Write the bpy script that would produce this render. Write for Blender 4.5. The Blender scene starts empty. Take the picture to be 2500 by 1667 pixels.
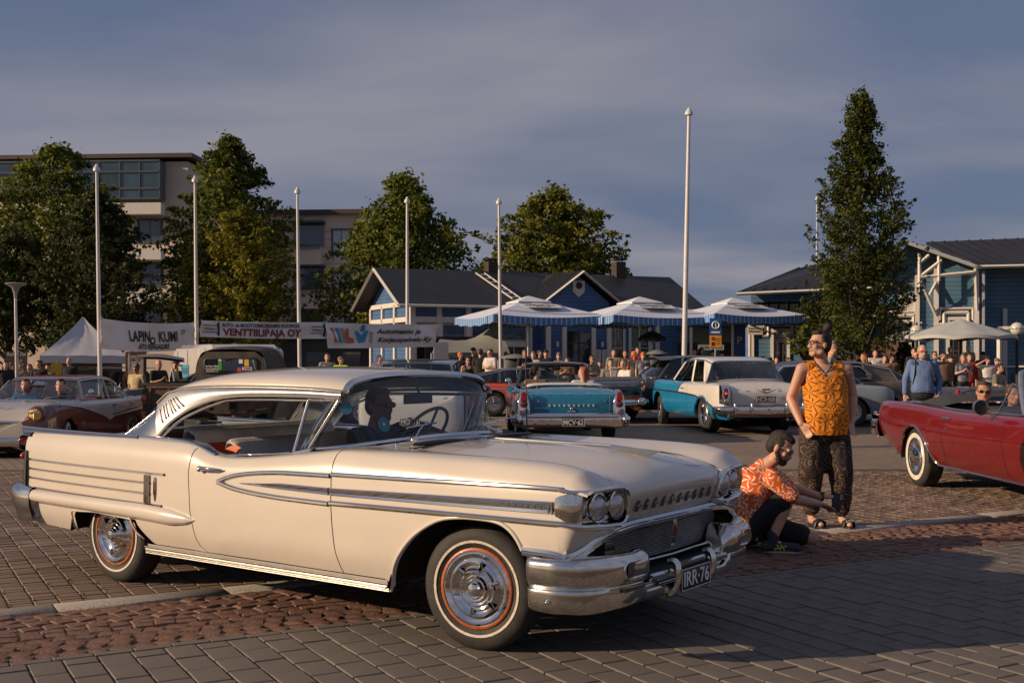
import bpy,bmesh,math,random
import numpy as np
from mathutils import Vector,Matrix
R=math.radians
random.seed(11);RNG=np.random.default_rng(5)
SC=bpy.context.scene
COL=SC.collection
# ------------------------------------------------------------------ camera, sky, sun, exposure
EYE=1.538;FPX=2817.3;HORIZON=869.7
cam_d=bpy.data.cameras.new('camera');cam=bpy.data.objects.new('camera',cam_d);COL.objects.link(cam)
cam.location=(0,0,EYE);cam.rotation_euler=(R(90),0,0)
cam_d.sensor_width=36;cam_d.lens=FPX/2500*36;cam_d.shift_y=(HORIZON-833.5)/2500
cam_d.clip_start=.1;cam_d.clip_end=3000
SC.camera=cam
SUN_AZ,SUN_EL=14.5,19.0
sd=bpy.data.lights.new('sun','SUN');sun=bpy.data.objects.new('sun',sd);COL.objects.link(sun)
sd.energy=5.0;sd.angle=R(.55);sd.color=(1.0,.73,.47)
ca,sa,ce,se=math.cos(R(SUN_AZ)),math.sin(R(SUN_AZ)),math.cos(R(SUN_EL)),math.sin(R(SUN_EL))
sun.rotation_euler=Vector((ca*ce,sa*ce,-se)).to_track_quat('-Z','Y').to_euler()
W=bpy.data.worlds.new('World');SC.world=W;W.use_nodes=True
nt=W.node_tree;N=nt.nodes;N.clear()
out=N.new('ShaderNodeOutputWorld');bg=N.new('ShaderNodeBackground')
sky=N.new('ShaderNodeTexSky');sky.sky_type='NISHITA';sky.sun_disc=False
sky.sun_elevation=R(SUN_EL);sky.sun_rotation=math.atan2(-ca,-sa)
sky.air_density=1.0;sky.dust_density=1.5;sky.ozone_density=2.0
bg.inputs['Strength'].default_value=.1
tc=N.new('ShaderNodeTexCoord');sep=N.new('ShaderNodeSeparateXYZ');nt.links.new(tc.outputs['Generated'],sep.inputs[0])
def nmath(op,a,b=None,tree=None):
 tree=tree or nt
 n=tree.nodes.new('ShaderNodeMath');n.operation=op
 for i,v in enumerate((a,b)):
  if v is None:continue
  if isinstance(v,(int,float)):n.inputs[i].default_value=v
  else:tree.links.new(v,n.inputs[i])
 return n.outputs[0]
zz=nmath('ADD',nmath('MAXIMUM',sep.outputs[2],0.0),.16)
comb=N.new('ShaderNodeCombineXYZ')
nt.links.new(nmath('DIVIDE',sep.outputs[0],zz),comb.inputs[0]);nt.links.new(nmath('DIVIDE',sep.outputs[1],zz),comb.inputs[1])
def wnoise(scale,detail,rough,off):
 m=N.new('ShaderNodeMapping');m.inputs['Location'].default_value=off;m.inputs['Scale'].default_value=(.62,1.0,1);m.inputs['Rotation'].default_value=(0,0,R(-12))
 nt.links.new(comb.outputs[0],m.inputs[0])
 n=N.new('ShaderNodeTexNoise');n.inputs['Scale'].default_value=scale;n.inputs['Detail'].default_value=detail;n.inputs['Roughness'].default_value=rough
 n.inputs['Distortion'].default_value=.35
 nt.links.new(m.outputs[0],n.inputs[0]);return n.outputs[0]
cl=N.new('ShaderNodeValToRGB');nt.links.new(wnoise(1.0,5,.48,(3.1,1.7,0)),cl.inputs[0])
cl.color_ramp.elements[0].position=.40;cl.color_ramp.elements[0].color=(1.18,1.50,2.45,1)
cl.color_ramp.elements[1].position=.66;cl.color_ramp.elements[1].color=(2.75,2.62,3.15,1)
mx=N.new('ShaderNodeMixRGB');mx.inputs[0].default_value=.9
nt.links.new(sky.outputs[0],mx.inputs[1]);nt.links.new(cl.outputs[0],mx.inputs[2])
nt.links.new(mx.outputs[0],bg.inputs['Color']);nt.links.new(bg.outputs[0],out.inputs[0])
SC.view_settings.view_transform='Standard';SC.view_settings.look='None'
SC.view_settings.exposure=0.0;SC.view_settings.gamma=1.0;SC.view_settings.use_curve_mapping=False
SC.cycles.max_bounces=8;SC.cycles.transparent_max_bounces=24;SC.cycles.caustics_reflective=False;SC.cycles.caustics_refractive=False
SC.cycles.sample_clamp_indirect=6.0
# ------------------------------------------------------------------ places
def lerp(a,b,t):return a+(b-a)*t
def sstep(a,b,x):
 t=np.clip((x-a)/(b-a),0,1);return t*t*(3-2*t)
def gz(x,y):
 """Height of the square: it falls a little towards the far left."""
 return-.55*sstep(13,48,y)*sstep(1.0,-10.,x)
def at(u,v,d):
 """World point seen at pixel (u, v) of the photograph at distance d."""
 return Vector(((u-1250)/FPX*d,d,EYE-(v-HORIZON)/FPX*d))
def px(u,d):return(u-1250)/FPX*d
def pz(v,d):return EYE-(v-HORIZON)/FPX*d
# ------------------------------------------------------------------ materials
MATS={}
def mat(name,col,rough=.6,metal=0.,coat=0.,var=.12,vscale=12.,bump=0.,bscale=60.,spec=.5,col2=None,emit=None,sheen=0.,coords='Object',detail=4):
 if name in MATS:return MATS[name]
 m=bpy.data.materials.new(name);m.use_nodes=True;t=m.node_tree;p=t.nodes['Principled BSDF']
 p.inputs['Roughness'].default_value=rough;p.inputs['Metallic'].default_value=metal
 p.inputs['Coat Weight'].default_value=coat;p.inputs['Coat Roughness'].default_value=.03
 p.inputs['Specular IOR Level'].default_value=spec;p.inputs['Sheen Weight'].default_value=sheen
 tcn=t.nodes.new('ShaderNodeTexCoord');co=tcn.outputs[coords]
 c=tuple(col)+(1,)
 if var or col2:
  n=t.nodes.new('ShaderNodeTexNoise');n.inputs['Scale'].default_value=vscale;n.inputs['Detail'].default_value=detail;t.links.new(co,n.inputs[0])
  r=t.nodes.new('ShaderNodeValToRGB');t.links.new(n.outputs[0],r.inputs[0])
  r.color_ramp.elements[0].position=.32;r.color_ramp.elements[1].position=.68
  r.color_ramp.elements[0].color=tuple(x*(1-var)for x in col)+(1,)
  r.color_ramp.elements[1].color=(tuple(col2)+(1,))if col2 else tuple(min(1,x*(1+var))for x in col)+(1,)
  t.links.new(r.outputs[0],p.inputs['Base Color'])
 else:p.inputs['Base Color'].default_value=c
 if bump:
  n2=t.nodes.new('ShaderNodeTexNoise');n2.inputs['Scale'].default_value=bscale;n2.inputs['Detail'].default_value=5;t.links.new(co,n2.inputs[0])
  b=t.nodes.new('ShaderNodeBump');b.inputs['Strength'].default_value=bump;b.inputs['Distance'].default_value=.02
  t.links.new(n2.outputs[0],b.inputs['Height']);t.links.new(b.outputs[0],p.inputs['Normal'])
 if emit:
  p.inputs['Emission Color'].default_value=tuple(emit[0])+(1,);p.inputs['Emission Strength'].default_value=emit[1]
 MATS[name]=m;return m
def paint(name,col,rough=.32,var=.03,coat=1.0,metal=0.):
 return mat('paint_'+name,col,rough,metal,coat,var,3.,.004,9.)
def glass(name,tint,refl=.9,base=.04):
 if name in MATS:return MATS[name]
 m=bpy.data.materials.new(name);m.use_nodes=True;t=m.node_tree;t.nodes.clear()
 o=t.nodes.new('ShaderNodeOutputMaterial');tr=t.nodes.new('ShaderNodeBsdfTransparent');gl=t.nodes.new('ShaderNodeBsdfGlossy')
 gl.inputs['Roughness'].default_value=.02;gl.inputs['Color'].default_value=(refl,refl,refl,1);tr.inputs['Color'].default_value=tuple(tint)+(1,)
 lw=t.nodes.new('ShaderNodeLayerWeight');lw.inputs['Blend'].default_value=.5
 fr=nmath('ADD',nmath('MULTIPLY',nmath('POWER',lw.outputs['Facing'],4.0,t),.85,t),.045,t)
 n=t.nodes.new('ShaderNodeTexNoise');n.inputs['Scale'].default_value=3;tcn=t.nodes.new('ShaderNodeTexCoord');t.links.new(tcn.outputs['Object'],n.inputs[0])
 f=nmath('ADD',fr,nmath('MULTIPLY',n.outputs[0],base,t),t)
 mix=t.nodes.new('ShaderNodeMixShader');t.links.new(f,mix.inputs[0]);t.links.new(tr.outputs[0],mix.inputs[1]);t.links.new(gl.outputs[0],mix.inputs[2])
 t.links.new(mix.outputs[0],o.inputs[0]);MATS[name]=m;return m
CHROME=mat('chrome',(.78,.77,.75),.06,1.,0,.04,8.)
CHROME_WORN=mat('worn_chrome',(.72,.70,.66),.11,1.,0,.12,14.,.008,30.)
STEEL=mat('satin_steel',(.5,.5,.5),.35,1.,0,.1)
RUBBER=mat('tyre_rubber',(.028,.026,.026),.72,0,0,.25,20.,.1,90.)
BLACK=mat('black_trim',(.015,.015,.016),.5,0,0,.1)
DARK=mat('dark_underside',(.012,.011,.011),.9,0,0,.3)
WHITEP=mat('white_paint',(.74,.73,.70),.5,0,0,.06,6.,.02,30.)
GLASS=glass('car_glass',(.62,.68,.70));GLASS_DARK=glass('tinted_glass',(.30,.36,.42))
RED_LENS=mat('red_lens',(.35,.012,.008),.12,0,.8,.2,30.)
AMBER=mat('amber_lens',(.75,.30,.03),.15,0,.8,.25,30.)
PLATE_BLACK=mat('plate_black',(.018,.018,.02),.4,0,0,.2,30);PLATE_WHITE=mat('plate_letter_white',(.72,.72,.70),.5)
# ------------------------------------------------------------------ mesh building
class MB:
 def __init__(s):s.v=[];s.f=[];s.m=[]
 def add(s,vs,fs,mi=0,M=None):
  o=len(s.v)
  if M is not None:vs=[tuple(M@Vector(v))for v in vs]
  s.v+=[tuple(map(float,v))for v in vs];s.f+=[tuple(i+o for i in f)for f in fs];s.m+=[mi]*len(fs);return s
 def grid(s,P,mi=0,cu=False,cv=False,flip=False,M=None):
  P=np.asarray(P,float);nu,nv=P.shape[:2];fs=[]
  for i in range(nu if cu else nu-1):
   for j in range(nv if cv else nv-1):
    a,b,c,d=i*nv+j,((i+1)%nu)*nv+j,((i+1)%nu)*nv+(j+1)%nv,i*nv+(j+1)%nv
    fs.append((a,d,c,b)if flip else(a,b,c,d))
  return s.add(P.reshape(-1,3),fs,mi,M)
 def box(s,c,d,rz=0.,mi=0,M=None,ch=0.):
  x,y,z=d[0]/2,d[1]/2,d[2]/2
  vs=[(-x,-y,-z),(x,-y,-z),(x,y,-z),(-x,y,-z),(-x,-y,z),(x,-y,z),(x,y,z),(-x,y,z)]
  fs=[(0,3,2,1),(4,5,6,7),(0,1,5,4),(1,2,6,5),(2,3,7,6),(3,0,4,7)]
  if ch:
   q=[(-x,-y,z-ch),(x,-y,z-ch),(x,y,z-ch),(-x,y,z-ch)]
   vs=vs[:4]+q+[(-x+ch,-y+ch,z),(x-ch,-y+ch,z),(x-ch,y-ch,z),(-x+ch,y-ch,z)]
   fs=[(0,3,2,1),(8,9,10,11),(0,1,5,4),(1,2,6,5),(2,3,7,6),(3,0,4,7),(4,5,9,8),(5,6,10,9),(6,7,11,10),(7,4,8,11)]
  m=Matrix.Translation(c)@Matrix.Rotation(rz,4,'Z')
  return s.add(vs,fs,mi,(M@m)if M is not None else m)
 def tube(s,path,r=.01,n=8,mi=0,closed=False,caps=True,sy=1.,up=None,M=None):
  P=[Vector(p)for p in path];k=len(P);rs=r if hasattr(r,'__len__')else[r]*k;rings=[];prev=None
  for i,p in enumerate(P):
   a=P[(i-1)%k]if(i or closed)else P[0];b=P[(i+1)%k]if(i<k-1 or closed)else P[-1]
   t=(b-a).normalized()if(b-a).length>1e-9 else Vector((0,0,1))
   u=Vector(up)if up is not None else(prev if prev is not None else(Vector((0,0,1))if abs(t.z)<.9 else Vector((1,0,0))))
   n1=(u-t*u.dot(t));n1=n1.normalized()if n1.length>1e-6 else t.orthogonal().normalized();n2=t.cross(n1);prev=n1
   rings.append([p+n1*(math.cos(2*math.pi*j/n)*rs[i])+n2*(math.sin(2*math.pi*j/n)*rs[i]*sy)for j in range(n)])
  o=len(s.v);s.grid([[tuple(q)for q in rg]for rg in rings],mi,cu=closed,cv=True,M=M,flip=True)
  if caps and not closed:
   s.f+=[tuple(o+j for j in range(n)),tuple(o+(k-1)*n+j for j in reversed(range(n)))];s.m+=[mi,mi]
  return s
 def lathe(s,prof,n=32,mi=0,axis='Z',c=(0,0,0),M=None,mis=None):
  """prof: (radius, height) pairs along the axis."""
  P=[]
  for rr,h in prof:
   row=[]
   for j in range(n):
    a=2*math.pi*j/n;x,y=rr*math.cos(a),rr*math.sin(a)
    row.append({'Z':(x,y,h),'Y':(x,h,y),'X':(h,x,y)}[axis])
   P.append(row)
  m=Matrix.Translation(c);m=M@m if M is not None else m
  if mis is None:return s.grid(P,mi,cv=True,M=m,flip=(axis!='Y'))
  for i in range(len(P)-1):s.grid(P[i:i+2],mis[i],cv=True,M=m,flip=(axis!='Y'))
  return s
 def ball(s,c,r,n=10,mi=0,M=None,rot=None):
  r=r if hasattr(r,'__len__')else(r,r,r);vs=[(0,0,-1)];h=max(4,n//2+1)
  for i in range(1,h):
   t=-math.pi/2+math.pi*i/h
   vs+=[(math.cos(t)*math.cos(2*math.pi*j/n),math.cos(t)*math.sin(2*math.pi*j/n),math.sin(t))for j in range(n)]
  vs.append((0,0,1));fs=[(0,1+(j+1)%n,1+j)for j in range(n)]
  for i in range(h-2):
   fs+=[(1+i*n+j,1+i*n+(j+1)%n,1+(i+1)*n+(j+1)%n,1+(i+1)*n+j)for j in range(n)]
  e=len(vs)-1;b=1+(h-2)*n;fs+=[(b+j,b+(j+1)%n,e)for j in range(n)]
  m=Matrix.Translation(c)
  if rot is not None:m=m@rot
  m=m@Matrix.Diagonal((r[0],r[1],r[2],1));return s.add(vs,fs,mi,(M@m)if M is not None else m)
 def capsule(s,a,b,ra,rb,n=10,mi=0,M=None):
  a,b=Vector(a),Vector(b);t=(b-a);L=t.length;t=t/L if L>1e-9 else Vector((0,0,1))
  u=t.orthogonal().normalized();w=t.cross(u);rows=[]
  for k in range(5):
   q=-math.pi/2+math.pi/2*k/4;rows.append((a+t*(math.sin(q)*ra),max(math.cos(q)*ra,1e-4)))
  for k in range(5):
   q=math.pi/2*k/4;rows.append((b+t*(math.sin(q)*rb),max(math.cos(q)*rb,1e-4)))
  return s.grid([[tuple(p+u*(math.cos(2*math.pi*j/n)*r)+w*(math.sin(2*math.pi*j/n)*r))for j in range(n)]for p,r in rows],mi,cv=True,M=M,flip=True)
 def prism(s,poly,y0,y1,mi=0,M=None):
  """poly: (x, z) outline, extruded along y."""
  n=len(poly);vs=[(x,y0,z)for x,z in poly]+[(x,y1,z)for x,z in poly]
  fs=[tuple(range(n)),tuple(reversed(range(n,2*n)))]+[(i,n+i,n+(i+1)%n,(i+1)%n)for i in range(n)]
  return s.add(vs,fs,mi,M)
 def sweep(s,path,nrm,prof,mi=0,M=None,closed=False):
  """prof: (across, out) outline swept along path; nrm: outward direction per point."""
  P=[Vector(p)for p in path];k=len(P);rows=[]
  for i,p in enumerate(P):
   t=(P[min(i+1,k-1)]-P[max(i-1,0)]).normalized();n=Vector(nrm[i]if isinstance(nrm,list)else nrm);n=(n-t*n.dot(t)).normalized();b=t.cross(n)
   sc=1. if not callable(closed)else closed(i/(k-1))
   rows.append([tuple(p+b*(a*sc)+n*(o*(sc if o>0 else 1)))for a,o in prof])
  return s.grid(rows,mi,M=M)
 def build(s,name,mats,parent=None,loc=None,rz=None,flat=False,angle=61,label=None,sub=0):
  me=bpy.data.meshes.new(name);me.from_pydata(s.v,[],s.f)
  for m in(mats if isinstance(mats,(list,tuple))else[mats]):me.materials.append(m)
  if len(set(s.m))>1 or(s.m and s.m[0]):me.polygons.foreach_set('material_index',s.m)
  if not flat:
   me.polygons.foreach_set('use_smooth',[True]*len(me.polygons));me.set_sharp_from_angle(angle=R(angle))
  me.update();o=bpy.data.objects.new(name,me);COL.objects.link(o)
  if parent is not None:o.parent=parent
  if loc is not None:o.location=loc
  if rz is not None:o.rotation_euler[2]=rz
  if label:o['label']=label
  return o
def thing(name,label,cat,loc=(0,0,0),rz=0.,group=None):
 o=bpy.data.objects.new(name,None);COL.objects.link(o);o.location=loc;o.rotation_euler=(0,0,rz);o.empty_display_size=.2
 return tag(o,label,cat,group)
def tag(o,label,cat,group=None):
 o['label']=label;o['category']=cat
 if group:o['group']=group
 return o
def copy_tree(o,parent=None):
 c=o.copy();COL.objects.link(c)
 if parent is not None:c.parent=parent
 for ch in list(o.children):copy_tree(ch,c)
 return c
WORK=bpy.data.scenes.new('work')
def evaluated(o):
 WORK.collection.objects.link(o);vl=WORK.view_layers[0];vl.update();return bpy.data.meshes.new_from_object(o.evaluated_get(vl.depsgraph))
def text_mesh(body,size=1.,width=None,shear=0.,bold=0.,space=1.,extrude=.002,align='CENTER'):
 cu=bpy.data.curves.new('lettering','FONT');cu.body=body;cu.size=size;cu.shear=shear;cu.offset=bold;cu.space_character=space
 cu.extrude=extrude;cu.align_x=align;cu.align_y='CENTER';cu.resolution_u=3
 o=bpy.data.objects.new('lettering',cu);me=evaluated(o);bpy.data.objects.remove(o);bpy.data.curves.remove(cu);me.name='lettering'
 if width and len(me.vertices):
  xs=[v.co.x for v in me.vertices];k=width/(max(xs)-min(xs))
  for v in me.vertices:v.co.x*=k
 return me
def lettering(body,M,size,mt,parent,width=None,shear=0.,bold=0.,space=1.,name='lettering',extrude=.002,align='CENTER'):
 """Flat text whose plane is x-right, y-up of the frame M (relative to parent)."""
 me=text_mesh(body,size,width,shear,bold,space,extrude,align);me.materials.append(mt)
 o=bpy.data.objects.new(name,me);COL.objects.link(o);o.parent=parent;o.matrix_local=M;return o
def frame(o,right,up):
 r=Vector(right).normalized();u=Vector(up);u=(u-r*u.dot(r)).normalized();n=r.cross(u)
 m=Matrix((r,u,n)).transposed().to_4x4();m.translation=Vector(o);return m
def pchip(xs,ys,x):
 xs=np.asarray(xs,float);ys=np.asarray(ys,float);x=np.clip(np.asarray(x,float),xs[0],xs[-1])
 h=np.diff(xs);d=np.diff(ys)/h;m=np.zeros_like(ys);m[0]=d[0];m[-1]=d[-1]
 for i in range(1,len(xs)-1):
  if d[i-1]*d[i]>0:m[i]=3*(h[i-1]+h[i])/((2*h[i]+h[i-1])/d[i-1]+(h[i]+2*h[i-1])/d[i])
 k=np.clip(np.searchsorted(xs,x,side='right')-1,0,len(h)-1);t=(x-xs[k])/h[k]
 return(2*t**3-3*t**2+1)*ys[k]+(t**3-2*t**2+t)*h[k]*m[k]+(-2*t**3+3*t**2)*ys[k+1]+(t**3-t**2)*h[k]*m[k+1]
def catmull(P,n):
 """P: (k, ...) control points -> n samples of a Catmull-Rom curve through them along axis 0."""
 P=np.asarray(P,float);k=len(P);t=np.linspace(0,k-1,n);i=np.clip(t.astype(int),0,k-2);f=(t-i).reshape((-1,)+(1,)*(P.ndim-1))
 p0,p1,p2,p3=P[np.maximum(i-1,0)],P[i],P[i+1],P[np.minimum(i+2,k-1)]
 return .5*(2*p1+(p2-p0)*f+(2*p0-5*p1+4*p2-p3)*f**2+(3*p1-p0-3*p2+p3)*f**3)
def net(rows,nu,nv):return np.swapaxes(catmull(np.swapaxes(catmull(np.asarray(rows,float),nu),0,1),nv),0,1)
def mir(P):
 P=np.array(P,float);P[...,1]*=-1;return P
E1=np.array((math.cos(R(29)),math.sin(R(29))));E2=np.array((math.cos(R(-61)),math.sin(R(-61))))
T_KERB0,T_KERB1,T_GREY=-7.63,-7.43,-6.31
def st(s,t):return s*E1+t*E2
def in_view(x,y,m=.35):return(y>4.9)&(np.abs(x)<y*.452+m)
def brick_ground():
 m=bpy.data.materials.new('sett_ground');m.use_nodes=True;t=m.node_tree;p=t.nodes['Principled BSDF'];p.inputs['Roughness'].default_value=.8
 tcn=t.nodes.new('ShaderNodeTexCoord');mp=t.nodes.new('ShaderNodeMapping');mp.inputs['Rotation'].default_value=(0,0,R(-29));t.links.new(tcn.outputs['Object'],mp.inputs[0])
 b=t.nodes.new('ShaderNodeTexBrick');t.links.new(mp.outputs[0],b.inputs[0]);b.inputs['Scale'].default_value=1;b.offset=0
 b.inputs['Brick Width'].default_value=.147;b.inputs['Row Height'].default_value=.068;b.inputs['Mortar Size'].default_value=.006;b.inputs['Bias'].default_value=-.3
 b.inputs['Color1'].default_value=(.30,.225,.165,1);b.inputs['Color2'].default_value=(.20,.150,.112,1);b.inputs['Mortar'].default_value=(.045,.038,.034,1)
 n=t.nodes.new('ShaderNodeTexNoise');n.inputs['Scale'].default_value=.5;n.inputs['Detail'].default_value=6;t.links.new(tcn.outputs['Object'],n.inputs[0])
 mr=t.nodes.new('ShaderNodeMapRange');mr.inputs[3].default_value=.65;mr.inputs[4].default_value=1.35;t.links.new(n.outputs[0],mr.inputs[0])
 mm=t.nodes.new('ShaderNodeMixRGB');mm.blend_type='MULTIPLY';mm.inputs[0].default_value=1;t.links.new(b.outputs[0],mm.inputs[1]);t.links.new(mr.outputs[0],mm.inputs[2])
 t.links.new(mm.outputs[0],p.inputs['Base Color'])
 bp=t.nodes.new('ShaderNodeBump');bp.inputs['Strength'].default_value=.6;bp.inputs['Distance'].default_value=.01;bp.invert=True
 t.links.new(b.outputs['Fac'],bp.inputs['Height']);t.links.new(bp.outputs[0],p.inputs['Normal']);return m
SETT_D=15.5
def ground_h(x,y):return gz(x,y)-.014*sstep(SETT_D+1.5,SETT_D-.5,y)
xs=np.concatenate([np.linspace(-1500,-80,8),np.linspace(-60,60,81),np.linspace(80,1500,8)])
ys=np.concatenate([np.linspace(-300,-10,5),np.linspace(-4,70,75),np.linspace(80,2200,10)])
GX,GY=np.meshgrid(xs,ys,indexing='ij')
g=MB();g.grid(np.stack([GX,GY,ground_h(GX,GY)],-1),flip=False)
ground=g.build('ground',brick_ground());ground['kind']='structure'
bd_=MB();bx_,by_=np.meshgrid(np.linspace(-9,9,40),np.linspace(3.2,SETT_D+.3,40),indexing='ij');bd_.grid(np.stack([bx_,by_,ground_h(bx_,by_)+.005],-1));bed_=bd_.build('paving_bed',mat('joint_sand',(.075,.055,.042),.95,0,0,.35,6.));bed_['kind']='structure'
M_PAVER=mat('grey_concrete_paver',(.150,.132,.117),.82,0,0,.16,1.7,.35,260.,.4,detail=8)
M_COBBLE=mat('red_granite_cobble',(.155,.085,.062),.75,0,0,.32,9.,.55,70.,.45,detail=8)
M_SETT=mat('brown_sett',(.215,.155,.118),.8,0,0,.3,2.2,.3,160.,.4,detail=6)
M_KERB=mat('granite_kerb',(.34,.31,.28),.8,0,0,.3,70.,.5,120.,.4,detail=8)
def stone_meshes(name,L,Wd,H,mt,k,jit,dome,ch):
 """A few alike stones: an uneven top inside a chamfered rim."""
 out=[]
 for q in range(k):
  nx,ny=(4,3)if dome else(2,2);m=MB();rj=lambda:random.uniform(-jit,jit)
  o=[(-L/2+rj(),-Wd/2+rj()),(L/2+rj(),-Wd/2+rj()),(L/2+rj(),Wd/2+rj()),(-L/2+rj(),Wd/2+rj())]
  P=np.zeros((nx,ny,3))
  for i in range(nx):
   for j in range(ny):
    a,b=i/(nx-1),j/(ny-1);a2,b2=lerp(ch/L,1-ch/L,a),lerp(ch/Wd,1-ch/Wd,b)
    x=lerp(lerp(o[0][0],o[1][0],a2),lerp(o[3][0],o[2][0],a2),b2);y=lerp(lerp(o[0][1],o[1][1],a2),lerp(o[3][1],o[2][1],a2),b2)
    P[i,j]=(x,y,dome*(1-(2*a-1)**2*.7-(2*b-1)**2*.6)+random.uniform(-1,1)*dome*.45)
  m.grid(P)
  rim=[P[i,0]for i in range(nx)]+[P[nx-1,j]for j in range(1,ny)]+[P[i,ny-1]for i in range(nx-2,-1,-1)]+[P[0,j]for j in range(ny-2,0,-1)]
  rim=np.array(rim);c=rim.mean(0);d=rim-c;out2=c+d*np.array((1+2*ch/L,1+2*ch/Wd,0));lo=out2.copy();out2[:,2]=rim[:,2]-ch*.8-dome*.4;lo[:,2]=-H
  m.grid([rim,out2,lo],cv=True,flip=True)
  ob=m.build(name,mt,angle=50);me=ob.data;bpy.data.objects.remove(ob);out.append(me)
 return out
def lay(name,parent,meshes,places,limit=300):
 """places: (x, y, z, rz, tilt) - those nearest the camera become pieces of their own, the rest one joined mass."""
 places=sorted(places,key=lambda p:p[1]**2+p[0]**2)
 for x,y,z,rz,tl in places[:limit]:
  o=bpy.data.objects.new(name,random.choice(meshes));COL.objects.link(o);o.parent=parent;o.location=(x,y,z);o.rotation_euler=(tl,tl*.6,rz)
 rest=places[limit:]
 if not rest:return
 vs=[];fs=[];base=0;groups={}
 data=[]
 for me in meshes:
  co=np.zeros(len(me.vertices)*3);me.vertices.foreach_get('co',co);data.append((co.reshape(-1,3),[tuple(p.vertices)for p in me.polygons]))
 for x,y,z,rz,tl in rest:
  co,pf=random.choice(data);c,s_=math.cos(rz),math.sin(rz)
  q=np.stack([co[:,0]*c-co[:,1]*s_+x,co[:,0]*s_+co[:,1]*c+y,co[:,2]+z+tl*co[:,1]],1)
  vs.append(q);fs+=[tuple(i+base for i in f)for f in pf];base+=len(q)
 me=bpy.data.meshes.new(name+'_mass');me.from_pydata(np.concatenate(vs).tolist(),[],fs);me.materials.append(meshes[0].materials[0])
 me.polygons.foreach_set('use_smooth',[True]*len(me.polygons));me.set_sharp_from_angle(angle=R(50))
 o=bpy.data.objects.new('distant_'+name,me);COL.objects.link(o);o.parent=parent;o['kind']='stuff'
pav=bpy.data.objects.new('pavement',None);COL.objects.link(pav);pav['kind']='structure'
PL,PW=.252,.168;pl=[]
nrow=int((T_GREY+9)/PW)
for i in range(-8,75):
 s0=i*PW
 for j in range(-1,14):
  t0=T_GREY+.086+j*PL+(PL/2 if i%2 else 0)
  if t0<T_GREY+.08:continue
  x,y=st(s0+PW/2,t0+PL/2)
  if in_view(x,y,.4):pl.append((x,y,random.uniform(-.003,.0025),R(-61)+random.uniform(-.006,.006),random.uniform(-.006,.006)))
lay('paver',pav,stone_meshes('paver',PL-.009,PW-.010,.05,M_PAVER,6,.002,0,.004),pl,290)
bl=[]
for i in range(-6,60):
 x,y=st(i*.20+.1,T_GREY+.040)
 if in_view(x,y,.4):bl.append((x,y,random.uniform(-.002,.002),R(29),0))
for i in range(-8,75,2):
 x,y=st(i*PW*1+PW/2+(PW if 0 else 0),T_GREY+.086+.0)
lay('edge_paver',pav,stone_meshes('edge_paver',.193,.074,.05,M_PAVER,4,.002,0,.004),bl)
half=[]
for i in range(-8,75):
 if i%2==0:continue
 x,y=st(i*PW+PW/2,T_GREY+.083+PL/4)
 if in_view(x,y,.4):half.append((x,y,random.uniform(-.002,.002),R(-61),0))
lay('half_paver',pav,stone_meshes('half_paver',PL/2-.012,PW-.010,.05,M_PAVER,4,.002,0,.004),half)
cob=bpy.data.objects.new('cobble_strip',None);COL.objects.link(cob);cob['kind']='structure'
cl_=[];CW=T_GREY-T_KERB1
for i in range(-5,102):
 n=10
 for j in range(n):
  ta=(j+.5+random.uniform(-.07,.07))/n;bow=-.34*(1-(2*ta-1)**2);slope=math.atan2(-.34*-4*(2*ta-1),CW)
  x,y=st(i*.122+bow+random.uniform(-.008,.008),T_KERB1+ta*CW)
  if in_view(x,y,.3):cl_.append((x,y,random.uniform(-.006,.005),R(29)-slope*.75+random.uniform(-.08,.08),random.uniform(-.035,.035)))
lay('cobblestone',cob,stone_meshes('cobblestone',.116,.104,.06,M_COBBLE,12,.010,.0045,.006),cl_)
kb=bpy.data.objects.new('kerb',None);COL.objects.link(kb);kb['kind']='structure'
for i in range(-1,13):
 x,y=st(i*1.05+.45,(T_KERB0+T_KERB1)/2)
 if not in_view(x,y,1.2):continue
 m=MB();m.box((0,0,-.04),(1.042,.188,.10),ch=.008);m.build('kerb_stone',M_KERB,kb,(x,y,random.uniform(-.003,.003)),R(29))
sq=bpy.data.objects.new('sett_paving',None);COL.objects.link(sq);sq['kind']='structure'
sp=[]
SX,SY=.147,.068
ii,jj=np.meshgrid(np.arange(-20,140),np.arange(1,175),indexing='ij')
s_,t_=(ii+.5)*SX+RNG.uniform(-.003,.003,ii.shape),T_KERB0-.004-(jj-.5)*SY+RNG.uniform(-.002,.002,ii.shape)
X_,Y_=s_*E1[0]+t_*E2[0],s_*E1[1]+t_*E2[1]
ok=in_view(X_,Y_,.2)&(Y_<SETT_D)
dark_zone=ok
for x,y in zip(X_[ok],Y_[ok]):sp.append((x,y,float(gz(x,y))+random.uniform(-.003,.0025),R(29)+random.uniform(-.012,.012),random.uniform(-.015,.015)))
lay('sett',sq,stone_meshes('sett',SX-.012,SY-.009,.04,M_SETT,6,.0015,0,.004),sp)
wd=MB()
M_WEED=mat('weed_green',(.075,.085,.03),.8,0,0,.4,40.)
for k in range(130):
 s0,t0=random.randint(-2,34)*SX,T_KERB0-random.expovariate(1.1)-.02
 x,y=st(s0,t0)
 for q in range(9):
  a=random.uniform(0,6.28);r=random.uniform(.004,.02);h=random.uniform(.006,.022);px_,py_=x+random.uniform(-.03,.03)*E2[0],y+random.uniform(-.03,.03)*E2[1]
  wd.add([(px_-.004,py_,0),(px_+.004,py_,0),(px_+r*math.cos(a),py_+r*math.sin(a),h)],[(0,1,2)])
w=wd.build('weeds',M_WEED);w['kind']='stuff'
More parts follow.
